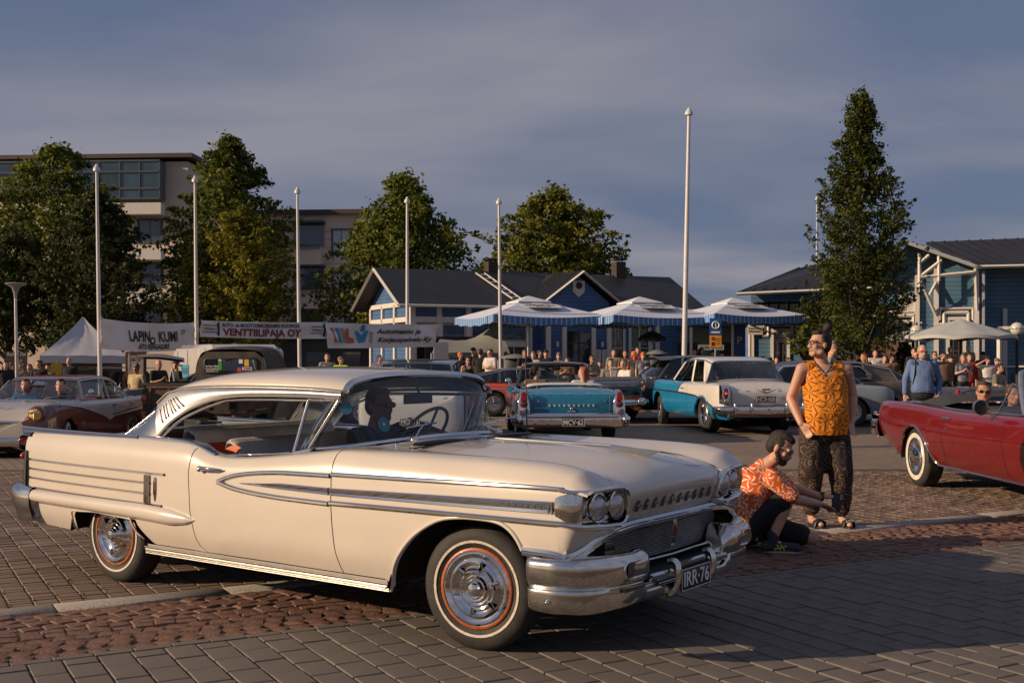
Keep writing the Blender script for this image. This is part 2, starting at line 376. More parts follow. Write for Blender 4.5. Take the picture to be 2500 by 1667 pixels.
# ------------------------------------------------------------------ car building
def mb_mirror(m):
 """Adds the other half; vertices on the middle plane are shared."""
 n=len(m.v);k=len(m.f);ix=[]
 for x,y,z in m.v[:n]:
  if abs(y)<1e-5:ix.append(len(ix));ix[-1]=None
  else:ix.append(0)
 j=n;mp={}
 for i,(x,y,z)in enumerate(m.v[:n]):
  if ix[i]is None:mp[i]=i
  else:mp[i]=j;j+=1;m.v.append((x,-y,z))
 m.f+=[tuple(mp[i]for i in reversed(f))for f in m.f[:k]];m.m+=m.m[:k];return m
def pair(m,name,mt,parent,**kw):
 """Two pieces, right and left."""
 o=m.build(name,mt,parent,**kw);q=MB();q.v=[(x,-y,z)for x,y,z in m.v];q.f=[tuple(reversed(f))for f in m.f];q.m=list(m.m);q.build(name,mt,parent,**kw);return o
class Shell:
 """Right half of a body: sections (x, [(half width, height) ...] from the sill up to the middle), interpolated along x."""
 def __init__(s,keys):
  s.x=[k[0]for k in keys];s.c=np.array([k[1]for k in keys],float);s.n=s.c.shape[1]
 def ctrl(s,x):
  x=np.clip(np.atleast_1d(np.asarray(x,float)),s.x[0],s.x[-1]);xs=np.asarray(s.x)
  if not hasattr(s,'m'):
   s.h=np.diff(xs);d=np.diff(s.c,axis=0)/s.h[:,None,None];m=np.zeros_like(s.c);m[0]=d[0];m[-1]=d[-1]
   for i in range(1,len(xs)-1):
    w1,w2=2*s.h[i]+s.h[i-1],s.h[i]+2*s.h[i-1];ok=d[i-1]*d[i]>0;den=np.where(ok,w1/np.where(ok,d[i-1],1)+w2/np.where(ok,d[i],1),1);m[i]=np.where(ok,(w1+w2)/den,0)
   s.m=m
  k=np.clip(np.searchsorted(xs,x,side='right')-1,0,len(s.h)-1);h=s.h[k][:,None,None];t=((x-xs[k])/s.h[k])[:,None,None]
  return(2*t**3-3*t**2+1)*s.c[k]+(t**3-2*t**2+t)*h*s.m[k]+(-2*t**3+3*t**2)*s.c[k+1]+(t**3-t**2)*h*s.m[k+1]
 def curve(s,x,v):
  """points (w, z) at station x for parameters v in 0..1"""
  P=s.ctrl(x)[0];k=s.n;t=np.clip(np.asarray(v,float),0,1)*(k-1);i=np.clip(t.astype(int),0,k-2);f=(t-i)[:,None]
  p0,p1,p2,p3=P[np.maximum(i-1,0)],P[i],P[i+1],P[np.minimum(i+2,k-1)]
  return .5*(2*p1+(p2-p0)*f+(2*p0-5*p1+4*p2-p3)*f**2+(3*p1-p0-3*p2+p3)*f**3)
 VV=np.linspace(0,1,161)
 def v_at(s,x,z):
  c=s.curve(x,s.VV)[:,1];top=int(np.argmax(c));return float(np.interp(z,np.maximum.accumulate(c[:top+1]),s.VV[:top+1]))
 def side(s,x,z,off=0.):
  c=s.curve(x,s.VV);top=int(np.argmax(c[:,1]));w=float(np.interp(z,np.maximum.accumulate(c[:top+1,1]),c[:top+1,0]))
  n=s.normal(x,z);return Vector((x,-w,z))+n*off
 def normal(s,x,z):
  c=s.curve(x,s.VV);top=int(np.argmax(c[:,1]));zz=np.maximum.accumulate(c[:top+1,1])
  a=np.interp(z+.012,zz,c[:top+1,0])-np.interp(z-.012,zz,c[:top+1,0]);d=.024
  n=Vector((0,-d,-a));return n.normalized()
 def patch(s,xa,xb,nu,nv,zlo=None,v1=1.,v0=0.,zhi=None):
  """grid between the edge curves xa(t), xb(t); the lower edge at height zlo(x), the upper at v1 or height zhi(x)."""
  fa=xa if callable(xa)else(lambda t:xa);fb=xb if callable(xb)else(lambda t:xb);tt=np.linspace(0,1,nv);uu=np.linspace(0,1,nu)
  A,B=np.array([fa(t)for t in tt]),np.array([fb(t)for t in tt]);X=A[None,:]+(B-A)[None,:]*uu[:,None];xm=fa(.3)+(fb(.3)-fa(.3))*uu
  lo=np.array([s.v_at(x,zlo(x))if zlo else v0 for x in xm]);hi=np.array([s.v_at(x,zhi(x))if zhi else v1 for x in xm]);V=lo[:,None]+(hi-lo)[:,None]*tt[None,:]
  wz=s.many(X.ravel(),V.ravel()).reshape(nu,nv,2);return np.stack([X,-wz[...,0],wz[...,1]],-1)
 def many(s,x,v):
  P=s.ctrl(x);k=s.n;t=np.clip(v,0,1)*(k-1);i=np.clip(t.astype(int),0,k-2);f=(t-i)[:,None];r=np.arange(len(x))
  p0,p1,p2,p3=P[r,np.maximum(i-1,0)],P[r,i],P[r,i+1],P[r,np.minimum(i+2,k-1)]
  return .5*(2*p1+(p2-p0)*f+(2*p0-5*p1+4*p2-p3)*f**2+(3*p1-p0-3*p2+p3)*f**3)
def smooth_fn(pts):
 P=catmull(np.array(pts,float),len(pts)*8);return lambda x:float(np.interp(x,P[:,0],P[:,1]))
def poly_fn(pts):
 xs,zs=[p[0]for p in pts],[p[1]for p in pts];return lambda x:float(np.interp(x,xs,zs))
def wheel(parent,c,r,wd,side,rim_r,look,steer=0.,ring=None,rim_mat=None,cap_mat=None):
 """A wheel standing upright; side = -1 for the car's right. Parts: wheel (tyre) > whitewall, rim, hubcap."""
 s=side;hw=wd/2
 T=MB();T.lathe([(rim_r-.005,s*hw*.75),(rim_r+.012,s*hw*.97),(rim_r+(r-rim_r)*.35,s*hw*1.06),(rim_r+(r-rim_r)*.72,s*hw*1.04),(r-.012,s*hw*.86),(r-.002,s*hw*.7),(r,s*hw*.62),(r-.006,s*hw*.6),(r-.006,s*hw*.54),(r,s*hw*.52),(r,s*hw*.2),(r-.006,s*hw*.18),(r-.006,s*hw*.12),(r,s*hw*.1),(r,-s*hw*.1),(r,-s*hw*.7),(r-.03,-s*hw),(rim_r,-s*hw*.8),(.05,-s*hw*.5),(.0,-s*hw*.5)],48,axis='Y')
 t=T.build('wheel',RUBBER,parent,c,steer)
 if ring:
  m=MB();a,b=ring;pr=[(rim_r+(r-rim_r)*q,s*(hw*1.06+.0035-abs(q-.42)*hw*.10))for q in np.linspace(a,b,4)]
  m.lathe(pr,48,axis='Y');m.build('whitewall',mat('whitewall',(.62,.56,.48),.7,0,0,.18,30.),t)
 m=MB();m.lathe([(rim_r+.010,s*hw*.99),(rim_r+.004,s*(hw+.006)),(rim_r-.008,s*(hw+.005)),(rim_r-.016,s*hw*.72),(.04,s*hw*.55)],40,axis='Y')
 m.build('rim',rim_mat or STEEL,t)
 m=MB()
 if look=='cap':
  cr=rim_r-.010
  m.lathe([(cr,s*hw*.9),(cr+.002,s*(hw+.002)),(cr-.012,s*(hw+.010)),(cr-.022,s*(hw+.002)),(cr-.035,s*(hw-.004)),(cr-.05,s*(hw+.004)),(cr-.06,s*(hw-.006)),(cr-.075,s*(hw-.012)),(cr-.088,s*(hw+.006)),(cr-.098,s*(hw+.002)),(cr-.11,s*(hw+.012)),(cr-.122,s*(hw+.008)),(cr-.132,s*(hw+.022)),(cr-.142,s*(hw+.020)),(.045,s*(hw+.034)),(.038,s*(hw+.03)),(.03,s*(hw+.04)),(.012,s*(hw+.046)),(.0,s*(hw+.047))],56,axis='Y')
  for k in range(6):
   a=k*math.pi/3+.3;d=Vector((math.cos(a),0,math.sin(a)));e=Vector((-math.sin(a),0,math.cos(a)));o=Vector((0,s,0))
   A,B=d*(cr-.094),d*(cr-.046)
   m.add([A+e*.016+o*hw,A-e*.016+o*hw,B-e*.004+o*hw,B+e*.004+o*hw,A+o*(hw+.022),B+o*(hw+.010)],[(0,4,5,3),(4,1,2,5),(0,1,4),(3,5,2)])
 elif look=='dog':
  m.lathe([(rim_r*.62,s*hw*.6),(rim_r*.6,s*hw*.9),(rim_r*.4,s*hw*1.1),(0,s*hw*1.16)],32,axis='Y')
 elif look=='wire':
  m.lathe([(rim_r*.96,s*hw*.95),(rim_r*.9,s*hw*1.04),(rim_r*.55,s*hw*.9),(rim_r*.5,s*hw*1.02),(rim_r*.2,s*hw*1.12),(0,s*hw*1.14)],40,axis='Y')
  for k in range(20):
   a=k*math.pi/10;d=Vector((math.cos(a),0,math.sin(a)));o=Vector((0,s,0));m.tube([d*rim_r*.56+o*hw*.95,d*rim_r*.88+o*(hw*1.05)],.005,4)
 else:
  m.lathe([(rim_r*.98,s*hw*.95),(rim_r*.92,s*hw*1.0),(rim_r*.86,s*hw*.8)],40,axis='Y');m.lathe([(rim_r*.28,s*hw*.5),(rim_r*.24,s*hw*.98),(0,s*hw)],20,axis='Y')
  for k in range(5):
   a=k*2*math.pi/5+.5;d=Vector((math.cos(a),0,math.sin(a)));o=Vector((0,s,0));m.tube([d*rim_r*.2+o*hw*.85,d*rim_r*.9+o*hw*.8],[.038,.022],6)
 m.build('hubcap',cap_mat or CHROME,t,angle=30);return t
def plate(parent,text,M,w=.33,h=.11,dark=True):
 m=MB();m.box((0,0,0),(w,h,.008),ch=.002);o=m.build('licence_plate',PLATE_BLACK if dark else PLATE_WHITE,parent);o.matrix_local=M
 fr=MB()
 for a,b,c,d in((-w/2,-h/2,w/2,-h/2),(w/2,-h/2,w/2,h/2),(w/2,h/2,-w/2,h/2),(-w/2,h/2,-w/2,-h/2)):
  fr.tube([(a*.97,b*.92,.005),(c*.97,d*.92,.005)],.0022,4)
 fr.build('plate_border',PLATE_WHITE if dark else BLACK,o)
 lettering(text,Matrix.Translation((0,-.002,.0055)),h*.92,PLATE_WHITE if dark else BLACK,o,width=w*.86,bold=.002,extrude=.001);return o
HX,HY,HA=.312,6.73,-R(36.03)
hero=thing('hardtop_car','big cream two door hardtop with chrome side spear, nearest of all the cars','car',(HX,HY,0),HA)
CREAM=paint('ivory',(.64,.585,.515),.24,.03)
BRUSHED=mat('brushed_trim',(.66,.64,.60),.2,1.,0,.08,20.,.01,80.)
K=lambda*p:list(zip(p[0::2],p[1::2]))
S=Shell([(-4.10,K(.86,.33,.905,.42,.92,.52,.915,.66,.915,.76,.915,.86,.905,.92,.885,.965,.865,.985,.80,.955,.62,.925)),(-3.70,K(.885,.31,.935,.42,.95,.54,.95,.67,.948,.77,.945,.865,.93,.93,.905,.975,.875,.995,.80,.975,.62,.955)),(-3.11,K(.90,.29,.955,.42,.97,.55,.97,.68,.97,.78,.965,.87,.945,.94,.915,.983,.878,.999,.80,.99,.62,.985)),(-2.50,K(.90,.28,.96,.42,.976,.56,.976,.70,.973,.80,.965,.88,.942,.945,.905,.985,.865,1.0,.80,.995,.70,.99)),(-2.25,K(.90,.28,.96,.42,.978,.56,.978,.69,.974,.79,.966,.865,.947,.93,.915,.972,.88,.988,.83,.988,.78,.982)),(-2.05,K(.90,.28,.96,.41,.978,.55,.978,.67,.975,.76,.968,.83,.952,.885,.922,.925,.89,.937,.85,.938,.82,.93)),(-1.90,K(.90,.28,.96,.41,.978,.55,.978,.67,.975,.76,.968,.83,.952,.875,.922,.908,.89,.918,.85,.920,.82,.915)),(-1.25,K(.90,.28,.96,.42,.978,.56,.977,.69,.972,.78,.965,.86,.945,.92,.91,.958,.87,.973,.84,.977,.81,.974)),(-0.90,K(.90,.28,.96,.42,.975,.57,.974,.71,.969,.80,.961,.88,.938,.945,.90,.99,.85,1.008,.74,1.015,.60,1.015)),(-0.50,K(.90,.28,.955,.43,.97,.57,.97,.72,.966,.81,.958,.885,.935,.945,.895,.992,.82,1.014,.72,1.008,.585,1.0)),(0.00,K(.90,.30,.95,.44,.965,.58,.966,.72,.962,.81,.953,.885,.928,.943,.885,.99,.80,1.012,.69,1.0,.575,.982)),(0.40,K(.90,.40,.94,.50,.957,.60,.958,.72,.955,.81,.945,.885,.92,.938,.875,.982,.79,1.002,.68,.985,.57,.955)),(0.62,K(.89,.50,.925,.56,.94,.62,.945,.72,.942,.81,.935,.88,.908,.918,.862,.955,.785,.972,.68,.955,.57,.913)),(0.735,K(.88,.52,.91,.57,.925,.63,.93,.70,.93,.76,.925,.86,.90,.868,.855,.884,.785,.892,.68,.884,.58,.866)),])
arch_pts=catmull(np.array([(-.552,.245),(-.50,.377),(-.422,.491),(-.314,.594),(-.164,.677),(-.018,.705),(.145,.708),(.239,.697),(.304,.665),(.349,.618),(.374,.572)]),80)
arch_f=poly_fn([(-.95,.3185),(-.60,.3185),(-.575,.30)]+[tuple(p)for p in arch_pts]+[(.70,.572)])
arch_r=poly_fn([(-4.1,.34),(-3.9,.335),(-3.492,.324),(-3.47,.47),(-3.175,.486),(-2.79,.47),(-2.744,.381),(-2.675,.3185),(-2.02,.3185)])
zd=lambda t:lerp(.318,.945,t)
xr_pts=([.318,.338,.433,.579,.727,.807,.860,.889,.915,.95],[-2.06,-2.125,-2.163,-2.186,-2.178,-2.156,-2.12,-2.08,-2.03,-1.97])
xf_pts=([.29,.378,.499,.763,.87,.924,.98,1.01],[-.883,-.914,-.938,-.951,-.944,-.926,-.90,-.877])
x_rear=lambda t:float(np.interp(zd(t)if t<1 else .95,*xr_pts));x_front=lambda t:float(np.interp(lerp(.318,1.0,t),*xf_pts))
GAP=.0035;VLO=S.v_at(-.92,.3185)
b=MB()
b.grid(S.patch(-4.10,lambda t:x_rear(t)-GAP,84,40,zlo=arch_r))
b.grid(S.patch(lambda t:x_front(t*(.5-VLO)/(1-VLO))+GAP,.62,110,34,zlo=arch_f,v1=.5))
b.grid(S.patch(lambda t:x_front((lerp(.5,1,t)-VLO)/(1-VLO))+GAP,.735,120,26,v0=.5))
b.grid(S.patch(-2.675,-.57,50,4,v0=0.,zhi=lambda x:.3125))
# body behind the doors: top of the quarter over to the deck, cowl
deck=net([[(-3.22,0,1.01),(-3.2,.3,1.005),(-3.15,.62,.985)],[(-3.6,0,.985),(-3.6,.32,.98),(-3.6,.62,.958)],[(-4.0,0,.945),(-4.0,.32,.94),(-4.0,.62,.932)],[(-4.1,0,.91),(-4.1,.32,.91),(-4.1,.62,.915)],[(-4.12,0,.7),(-4.12,.32,.7),(-4.10,.62,.7)],[(-4.06,0,.4),(-4.06,.32,.4),(-4.04,.62,.4)]],24,8)
b.grid(mir(deck))
back=net([[(-4.10,.60,.93),(-4.10,.80,.955),(-4.10,.865,.985)],[(-4.12,.60,.72),(-4.12,.80,.72),(-4.10,.915,.72)],[(-4.06,.60,.36),(-4.06,.8,.36),(-4.08,.86,.36)]],10,6);b.grid(mir(back))
cowl=net([[(-1.33,.80,.972),(-1.1,.80,.985),(-.93,.62,1.012),(-.90,.3,1.03),(-.90,0,1.034)],[(-1.1,.79,.985),(-.98,.7,1.0),(-.80,.6,1.014),(-.76,.3,1.028),(-.76,0,1.031)],[(-.92,.62,1.012),(-.86,.61,1.014),(-.7,.595,1.008),(-.64,.3,1.026),(-.64,0,1.03)]],8,14)
b.grid(mir(cowl))
# valance under the lamps, sweeping in to the grille moulding
val=net([[(.58,.955,.715),(.58,.956,.66),(.58,.946,.60),(.58,.93,.568)],[(.648,.940,.715),(.642,.94,.66),(.63,.93,.60),(.62,.915,.566)],[(.695,.885,.712),(.685,.88,.665),(.67,.86,.612),(.66,.85,.585)],[(.722,.76,.706),(.715,.76,.68),(.70,.75,.648),(.69,.745,.632)],[(.728,.62,.70),(.718,.61,.688),(.708,.60,.675),(.698,.6,.66)],[(.70,.50,.695),(.70,.50,.688),(.69,.5,.68),(.685,.5,.672)]],26,8);b.grid(mir(val))
pod=net([[(.62,.57,.913),(.67,.57,.89),(.735,.582,.866)],[(.64,.55,.80),(.68,.545,.80),(.728,.54,.80)],[(.64,.52,.69),(.69,.51,.69),(.72,.51,.70)]],8,6);b.grid(mir(pod))
mb_mirror(b)
b.build('body',CREAM,hero,angle=45)
d=MB();d.grid(S.patch(lambda t:x_rear(t)+GAP,lambda t:x_front(t)-GAP,60,40,zlo=lambda x:.3185))
door=d.build('door',CREAM,hero,angle=45)
mb_mirror(d);d.v=d.v[len(d.v)//2:];nf=len(d.f)//2;d.f=[tuple(i-len(d.v)for i in f)for f in d.f[nf:]];d.m=d.m[nf:];door_l=d.build('door',CREAM,hero,angle=45)
m=MB()
m.tube([S.side(x,arch_f(x)+.002,.001)for x in np.linspace(-.55,.374,70)],.011,8);pair(m,'arch_lip',CREAM,hero);m=MB();m.tube([S.side(x,arch_r(x)+.001,-.002)for x in np.linspace(-3.488,-2.695,50)],.008,8);pair(m,'arch_lip',CREAM,hero)
h=MB();hood=net([[(-.62,0,1.031),(-.62,.2,1.029),(-.63,.4,1.022),(-.65,.5,1.013),(-.66,.578,1.003)],[(-.25,0,1.036),(-.25,.2,1.031),(-.25,.4,1.014),(-.25,.5,1.0),(-.25,.574,.988)],[(.15,0,1.026),(.15,.2,1.018),(.15,.4,.994),(.15,.5,.981),(.15,.568,.971)],[(.45,0,.992),(.45,.2,.984),(.44,.4,.963),(.43,.5,.952),(.42,.566,.95)],[(.62,0,.945),(.62,.2,.94),(.605,.4,.925),(.60,.5,.918),(.60,.566,.922)],[(.725,0,.885),(.722,.2,.882),(.71,.4,.874),(.70,.5,.87),(.69,.56,.874)],[(.745,0,.83),(.742,.2,.828),(.73,.4,.824),(.72,.5,.82),(.71,.545,.82)],[(.715,0,.765),(.712,.2,.764),(.705,.4,.76),(.70,.5,.755),(.69,.53,.755)],[(.69,0,.705),(.688,.2,.705),(.684,.4,.70),(.68,.49,.695),(.67,.515,.695)],[(.68,0,.67),(.678,.2,.67),(.674,.4,.668),(.67,.49,.672),(.66,.51,.675)]],70,20)
h.grid(mir(hood));mb_mirror(h);hoodo=h.build('hood',CREAM,hero,angle=60)
HN=hood
LREC=mat('letter_recess',(.10,.09,.08),.4)
for k in range(10):
 y=lerp(-.41,.41,k/9);m=MB();m.prism([(-.016,-.030),(.016,-.030),(.008,.030),(-.008,.030)],0,.006,M=frame((.722,y,.763),(0,1,0),(.32,0,1))@Matrix.Rotation(R(-90),4,'X'));m.build('nose_plate',LREC,hero,flat=True)
for k,ch in enumerate('OLDSMOBILE'):
 y=lerp(-.41,.41,k/9);o=lettering(ch,frame((.7285,y,.763),(0,1,0),(.32,0,1)),.030,CHROME_WORN,hero,bold=.001,name='nose_letter',extrude=.003)
m=MB();m.add([(.63,0,1.014),(.30,-.028,1.026),(.30,.028,1.026),(.32,0,1.040),(.56,-.016,1.012),(.56,.016,1.012),(.55,0,.980),(.44,0,.996)],[(0,4,3),(4,1,3),(0,3,5),(5,3,2),(0,6,4),(0,5,6),(4,6,7),(4,7,1),(5,7,6),(5,2,7),(1,7,2)])
m.tube([(-.55,0,1.042),(.1,0,1.036),(.32,0,1.034)],.006,6,sy=1.6);m.build('hood_ornament',CHROME,hero,flat=True)
def trim(zline,prof,name,mt=CHROME,off=.001,taper=None,parent=None):
 m=MB();P=[S.side(x,z,off)for x,z in zline];Nn=[S.normal(x,z)for x,z in zline]
 m.sweep(P,Nn,prof,closed=(taper if taper else False));return pair(m,name,mt,parent or hero,angle=30)
def dense(pts,n=40):
 P=catmull(np.array(pts),n);return[tuple(map(float,p))for p in P]
half=lambda h,o:[(-h,0),(-h*.85,o*.55),(-h*.35,o),(h*.35,o),(h*.85,o*.55),(h,0)]
vee=lambda h,o:[(-h,0),(-h*.9,o*.3),(-.001,o),(.001,o),(h*.9,o*.3),(h,0)]
trim(dense([(-.943,.872),(-.4,.879),(.03,.885),(.403,.889),(.60,.887)]),half(.014,.012),'upper_side_moulding')
trim(dense([(-1.903,.772),(-1.80,.806),(-1.70,.826),(-1.56,.843),(-1.36,.857),(-1.1,.862),(-.955,.864)]),half(.015,.012),'spear_upper_moulding')
trim(dense([(-1.903,.770),(-1.773,.744),(-1.632,.728),(-1.45,.717),(-1.294,.712),(-.957,.707)]),half(.016,.012),'spear_lower_moulding')
trim(dense([(-.945,.713),(-.4,.718),(.22,.721),(.61,.722)]),half(.016,.014),'lower_side_moulding')
def band(top,bot,name,mt,out_=.012,n=50,x0=None):
 m=MB();xs=np.linspace(top[0][0],top[-1][0],n);zt=np.interp(xs,*zip(*top));zb=np.interp(xs,*zip(*bot));rows=[]
 for x,a,c in zip(xs,zt,zb):
  mid=(a+c)/2;w=max(a-c,.002);rows.append([S.side(x,a,.001),S.side(x,a-w*.06,out_*.6),S.side(x,a-w*.22,out_),S.side(x,mid,out_*.75),S.side(x,mid-w*.2,out_*.5),S.side(x,c+w*.06,out_*.8),S.side(x,c,.001)])
 m.grid([[tuple(q)for q in r]for r in rows]);return pair(m,name,mt,hero,angle=30)
band([(-1.70,.780),(-1.36,.799),(-.957,.799)],[(-1.70,.776),(-1.36,.764),(-.957,.757)],'spear_insert',CHROME,.014)
band([(-.945,.800),(.0,.818),(.585,.831)],[(-.945,.757),(0,.762),(.585,.768)],'side_spear',CHROME,.016)
# script on the spear, after the photograph: small raised strokes and a double bar
sc_=MB()
for x in(.535,.556):sc_.tube([S.side(x,.825,.014),S.side(x,.772,.014)],.005,5)
for k in range(6):
 x=.30+k*.038;sc_.tube([S.side(x,.795,.015),S.side(x+.012,.812,.016),S.side(x+.024,.806,.016),S.side(x+.03,.792,.015),S.side(x+.04,.790,.015)],.0035,5)
sc_.tube([S.side(.27,.80,.015),S.side(.30,.79,.015)],.0035,5);sc_.build('side_script',CHROME_WORN,hero)
# quarter: four rub strips, vertical block, badge, swept bulge
for(z0,xe,ze)in((.795,-2.419,.783),(.729,-2.563,.72),(.664,-2.563,.651),(.597,-2.443,.581)):
 trim([(lerp(-4.06,xe,q),lerp(z0,ze,q))for q in np.linspace(0,1,24)],vee(.009,.014),'rub_strip')
m=MB();m.sweep([S.side(-2.592,z,.001)for z in np.linspace(.772,.592,8)],[S.normal(-2.592,z)for z in np.linspace(.772,.592,8)],[(-.024,0),(-.022,.014),(.022,.014),(.024,0)]);pair(m,'quarter_block',mat('dark_chrome',(.32,.31,.30),.12,1.),hero)
m=MB();m.sweep([S.side(-2.512,z,.001)for z in np.linspace(.762,.607,10)],[S.normal(-2.512,z)for z in np.linspace(.762,.607,10)],[(-.013,0),(-.008,.010),(0,.014),(.008,.010),(.013,0)],closed=lambda q:.25+.75*math.sin(math.pi*min(1,q*.8+.2))**.6);bd=pair(m,'quarter_badge',CHROME,hero)
m=MB();m.sweep([S.side(-2.512,z,.013)for z in np.linspace(.735,.65,6)],[S.normal(-2.512,z)for z in np.linspace(.735,.65,6)],[(-.005,0),(0,.004),(.005,0)]);pair(m,'badge_enamel',RED_LENS,bd)
m=MB();rows=[]
for q in np.linspace(0,1,48):
 x=lerp(-4.07,-2.125,q);zt,zb=np.interp(x,[-4.07,-3.2,-2.6,-2.37,-2.2,-2.125],[.588,.587,.585,.572,.545,.520]),np.interp(x,[-4.07,-3.9,-3.3,-2.7,-2.35,-2.2,-2.125],[.498,.497,.494,.482,.470,.486,.512])
 k=min(1,((-2.12-x)/.28)**.55)if x>-2.40 else 1;o=.058*k;row=[]
 for a in np.linspace(0,1,11):
  ang=math.pi*(a-.5);z=lerp(zb,zt,.5+.5*math.sin(ang));p=S.side(x,z);p.y-=o*math.cos(ang)**.7*(1-.25*a);row.append(tuple(p))
 rows.append(row)
m.grid(rows);pair(m,'quarter_bulge',CREAM,hero,angle=50)
m=MB();P=[Vector((x,-.90-.012,.272))for x in np.linspace(-2.69,-.552,30)]
m.sweep(P,Vector((0,-1,0)),[(-.026,0),(-.026,.012),(-.020,.016),(-.012,.012),(-.010,.008),(-.006,.010),(-.002,.006),(.002,.009),(.008,.005),(.010,.008),(.016,.003),(.020,.005),(.026,-.004)]);pair(m,'sill_moulding',mat('sill_alloy',(.40,.385,.36),.3,1.,0,.15,20.),hero,angle=25)
# fin moulding and belt moulding
m=MB();P=[Vector((x,-float(np.interp(x,[-4.16,-3.6,-2.83],[.885,.893,.895])),float(np.interp(x,[-4.17,-3.95,-3.4,-2.83],[1.004,1.0,.998,1.0]))))for x in np.linspace(-4.17,-2.80,30)]
m.sweep(P,Vector((0,-1,.35)),[(-.022,-.004),(-.020,.012),(-.006,.016),(.004,.010),(.016,.012),(.020,-.004)],closed=lambda q:1.15-.5*q);
P2=[]
for x,z in dense([(-2.82,.996),(-2.531,.996),(-2.372,.990),(-2.247,.979),(-2.156,.961),(-2.075,.938),(-2.00,.916)],36):P2.append(Vector((x,-float(np.interp(x,[-2.83,-2.3,-2.0],[.885,.895,.905])),z+.004)))
m.sweep(P2,Vector((0,-.7,.75)),half(.014,.012));pair(m,'belt_moulding',CHROME,hero,angle=30)
m=MB();m.sweep([S.side(x,float(np.interp(x,[-1.99,-1.63,-1.39],[.912,.935,.958])),.0)+Vector((0,.055,.008))for x in np.linspace(-1.985,-1.385,12)],Vector((0,-.6,.8)),half(.008,.006));pair(m,'sill_strip',CHROME,hero)
m=MB();p=S.side(-2.085,.845,.012);q=S.side(-1.86,.842,.014);m.tube([p,p+(q-p)*.3+Vector((0,-.03,.002)),p+(q-p)*.7+Vector((0,-.03,.004)),q],[.012,.013,.010,.006],8,sy=.7)
m.ball(p+Vector((.03,-.012,-.006)),(.02,.02,.02),10);m.build('door_handle',CHROME,door)
def bezel_path(k,dx=0.):
 """outline of the lamp pod: k = 1 outer edge"""
 P=[(.60,.945,.83),(.645,.938,.860),(.695,.90,.870),(.735,.80,.877),(.752,.66,.876),(.747,.575,.862),(.735,.535,.82),(.72,.52,.76),(.715,.53,.712),(.722,.60,.697),(.715,.76,.704),(.69,.88,.712),(.645,.94,.718),(.60,.948,.735)]
 return[Vector((x+dx,-y,z))for x,y,z in P]
BZ=catmull(np.array([tuple(p)for p in bezel_path(1)]),60)
m=MB();C_=BZ.mean(0);rows=[]
for p in BZ:
 c=Vector(p);dv=Vector((0,c.y-C_[1],c.z-C_[2])).normalized()
 rows.append([tuple(c+dv*.010+Vector((-.03,0,0))),tuple(c+dv*.012),tuple(c+dv*.004+Vector((.010,0,0))),tuple(c-dv*.008+Vector((.004,0,0))),tuple(c-dv*.014+Vector((-.03,0,0))),tuple(Vector((.635,lerp(c.y,C_[1],.12),lerp(c.z,C_[2],.10))))])
m.grid(rows);pair(m,'lamp_bezel',CHROME,hero,angle=30)
m=MB();ctr=(.63,-.70,.79);inner=[tuple(r[-1])for r in rows];n0=len(m.v);m.add([ctr]+inner,[(0,1+i,1+(i+1)%len(inner))for i in range(len(inner))]);pair(m,'lamp_panel',CHROME_WORN,hero,angle=20)
m=MB();side=net([[(.575,.966,.848),(.575,.970,.80),(.575,.966,.762)],[(.61,.960,.864),(.615,.966,.80),(.61,.958,.745)],[(.655,.945,.872),(.668,.946,.80),(.65,.945,.722)],[(.692,.905,.876),(.695,.905,.79),(.68,.90,.717)],[(.68,.86,.872),(.672,.865,.79),(.668,.86,.72)]],20,12)
m.grid(mir(side));pair(m,'lamp_cheek',CHROME,hero,angle=60)
for sy in(-1,1):
 for yy in(.765,.615):
  m=MB();cx=.695 if yy>.7 else .712
  m.lathe([(.066,cx-.03),(.078,cx-.004),(.076,cx+.006),(.066,cx+.008)],32,axis='X',c=(0,sy*yy,.793));hl=m.build('headlight',CHROME,hero)
  m=MB();m.lathe([(.067,cx+.002),(.058,cx+.012),(.04,cx+.021),(.02,cx+.026),(0,cx+.027)],32,axis='X',c=(0,sy*yy,.793));m.build('lens',mat('lamp_lens',(.50,.52,.54),.10,.6,1,.15,60.,.12,90.),hl)
m=MB();m.tube([S.side(.58,.886,.006),S.side(.645,.876,.006),(.700,-.905,.876),(.738,-.82,.884),(.757,-.72,.887),(.760,-.63,.883)],.012,12);pair(m,'brow_moulding',CHROME,hero)
m=MB();m.tube([S.side(.60,.722,.008),(.650,-.948,.717),(.700,-.89,.709),(.727,-.76,.700),(.736,-.62,.692)],.013,12);pair(m,'lower_lamp_moulding',CHROME,hero)
# ---- grille, moulding over it, bumper
gm=MB();P=[Vector(p)for p in catmull(np.array([(.38,-.958,.572),(.55,-.95,.566),(.62,-.93,.552),(.665,-.865,.576),(.690,-.76,.622),(.70,-.62,.652),(.705,-.45,.665),(.70,-.2,.664),(.70,0,.664)]),60)]
gm.sweep(P,[Vector((.35,-1,0))if i<14 else Vector((1,-.35,.3))for i in range(60)],[(-.026,-.01),(-.024,.014),(-.008,.020),(.0,.014),(.006,.018),(.020,.012),(.024,-.01)]);mb_mirror(gm)
gm.build('grille_moulding',CHROME,hero,angle=30)
gr=MB();gr.add([(.60,-.68,.66),(.60,.68,.66),(.60,.68,.44),(.60,-.68,.44)],[(0,1,2,3)]);gr.add([(.60,-.68,.44),(.60,.68,.44),(.80,.68,.40),(.80,-.68,.40)],[(0,1,2,3)]);grille=gr.build('grille',BLACK,hero,flat=True)
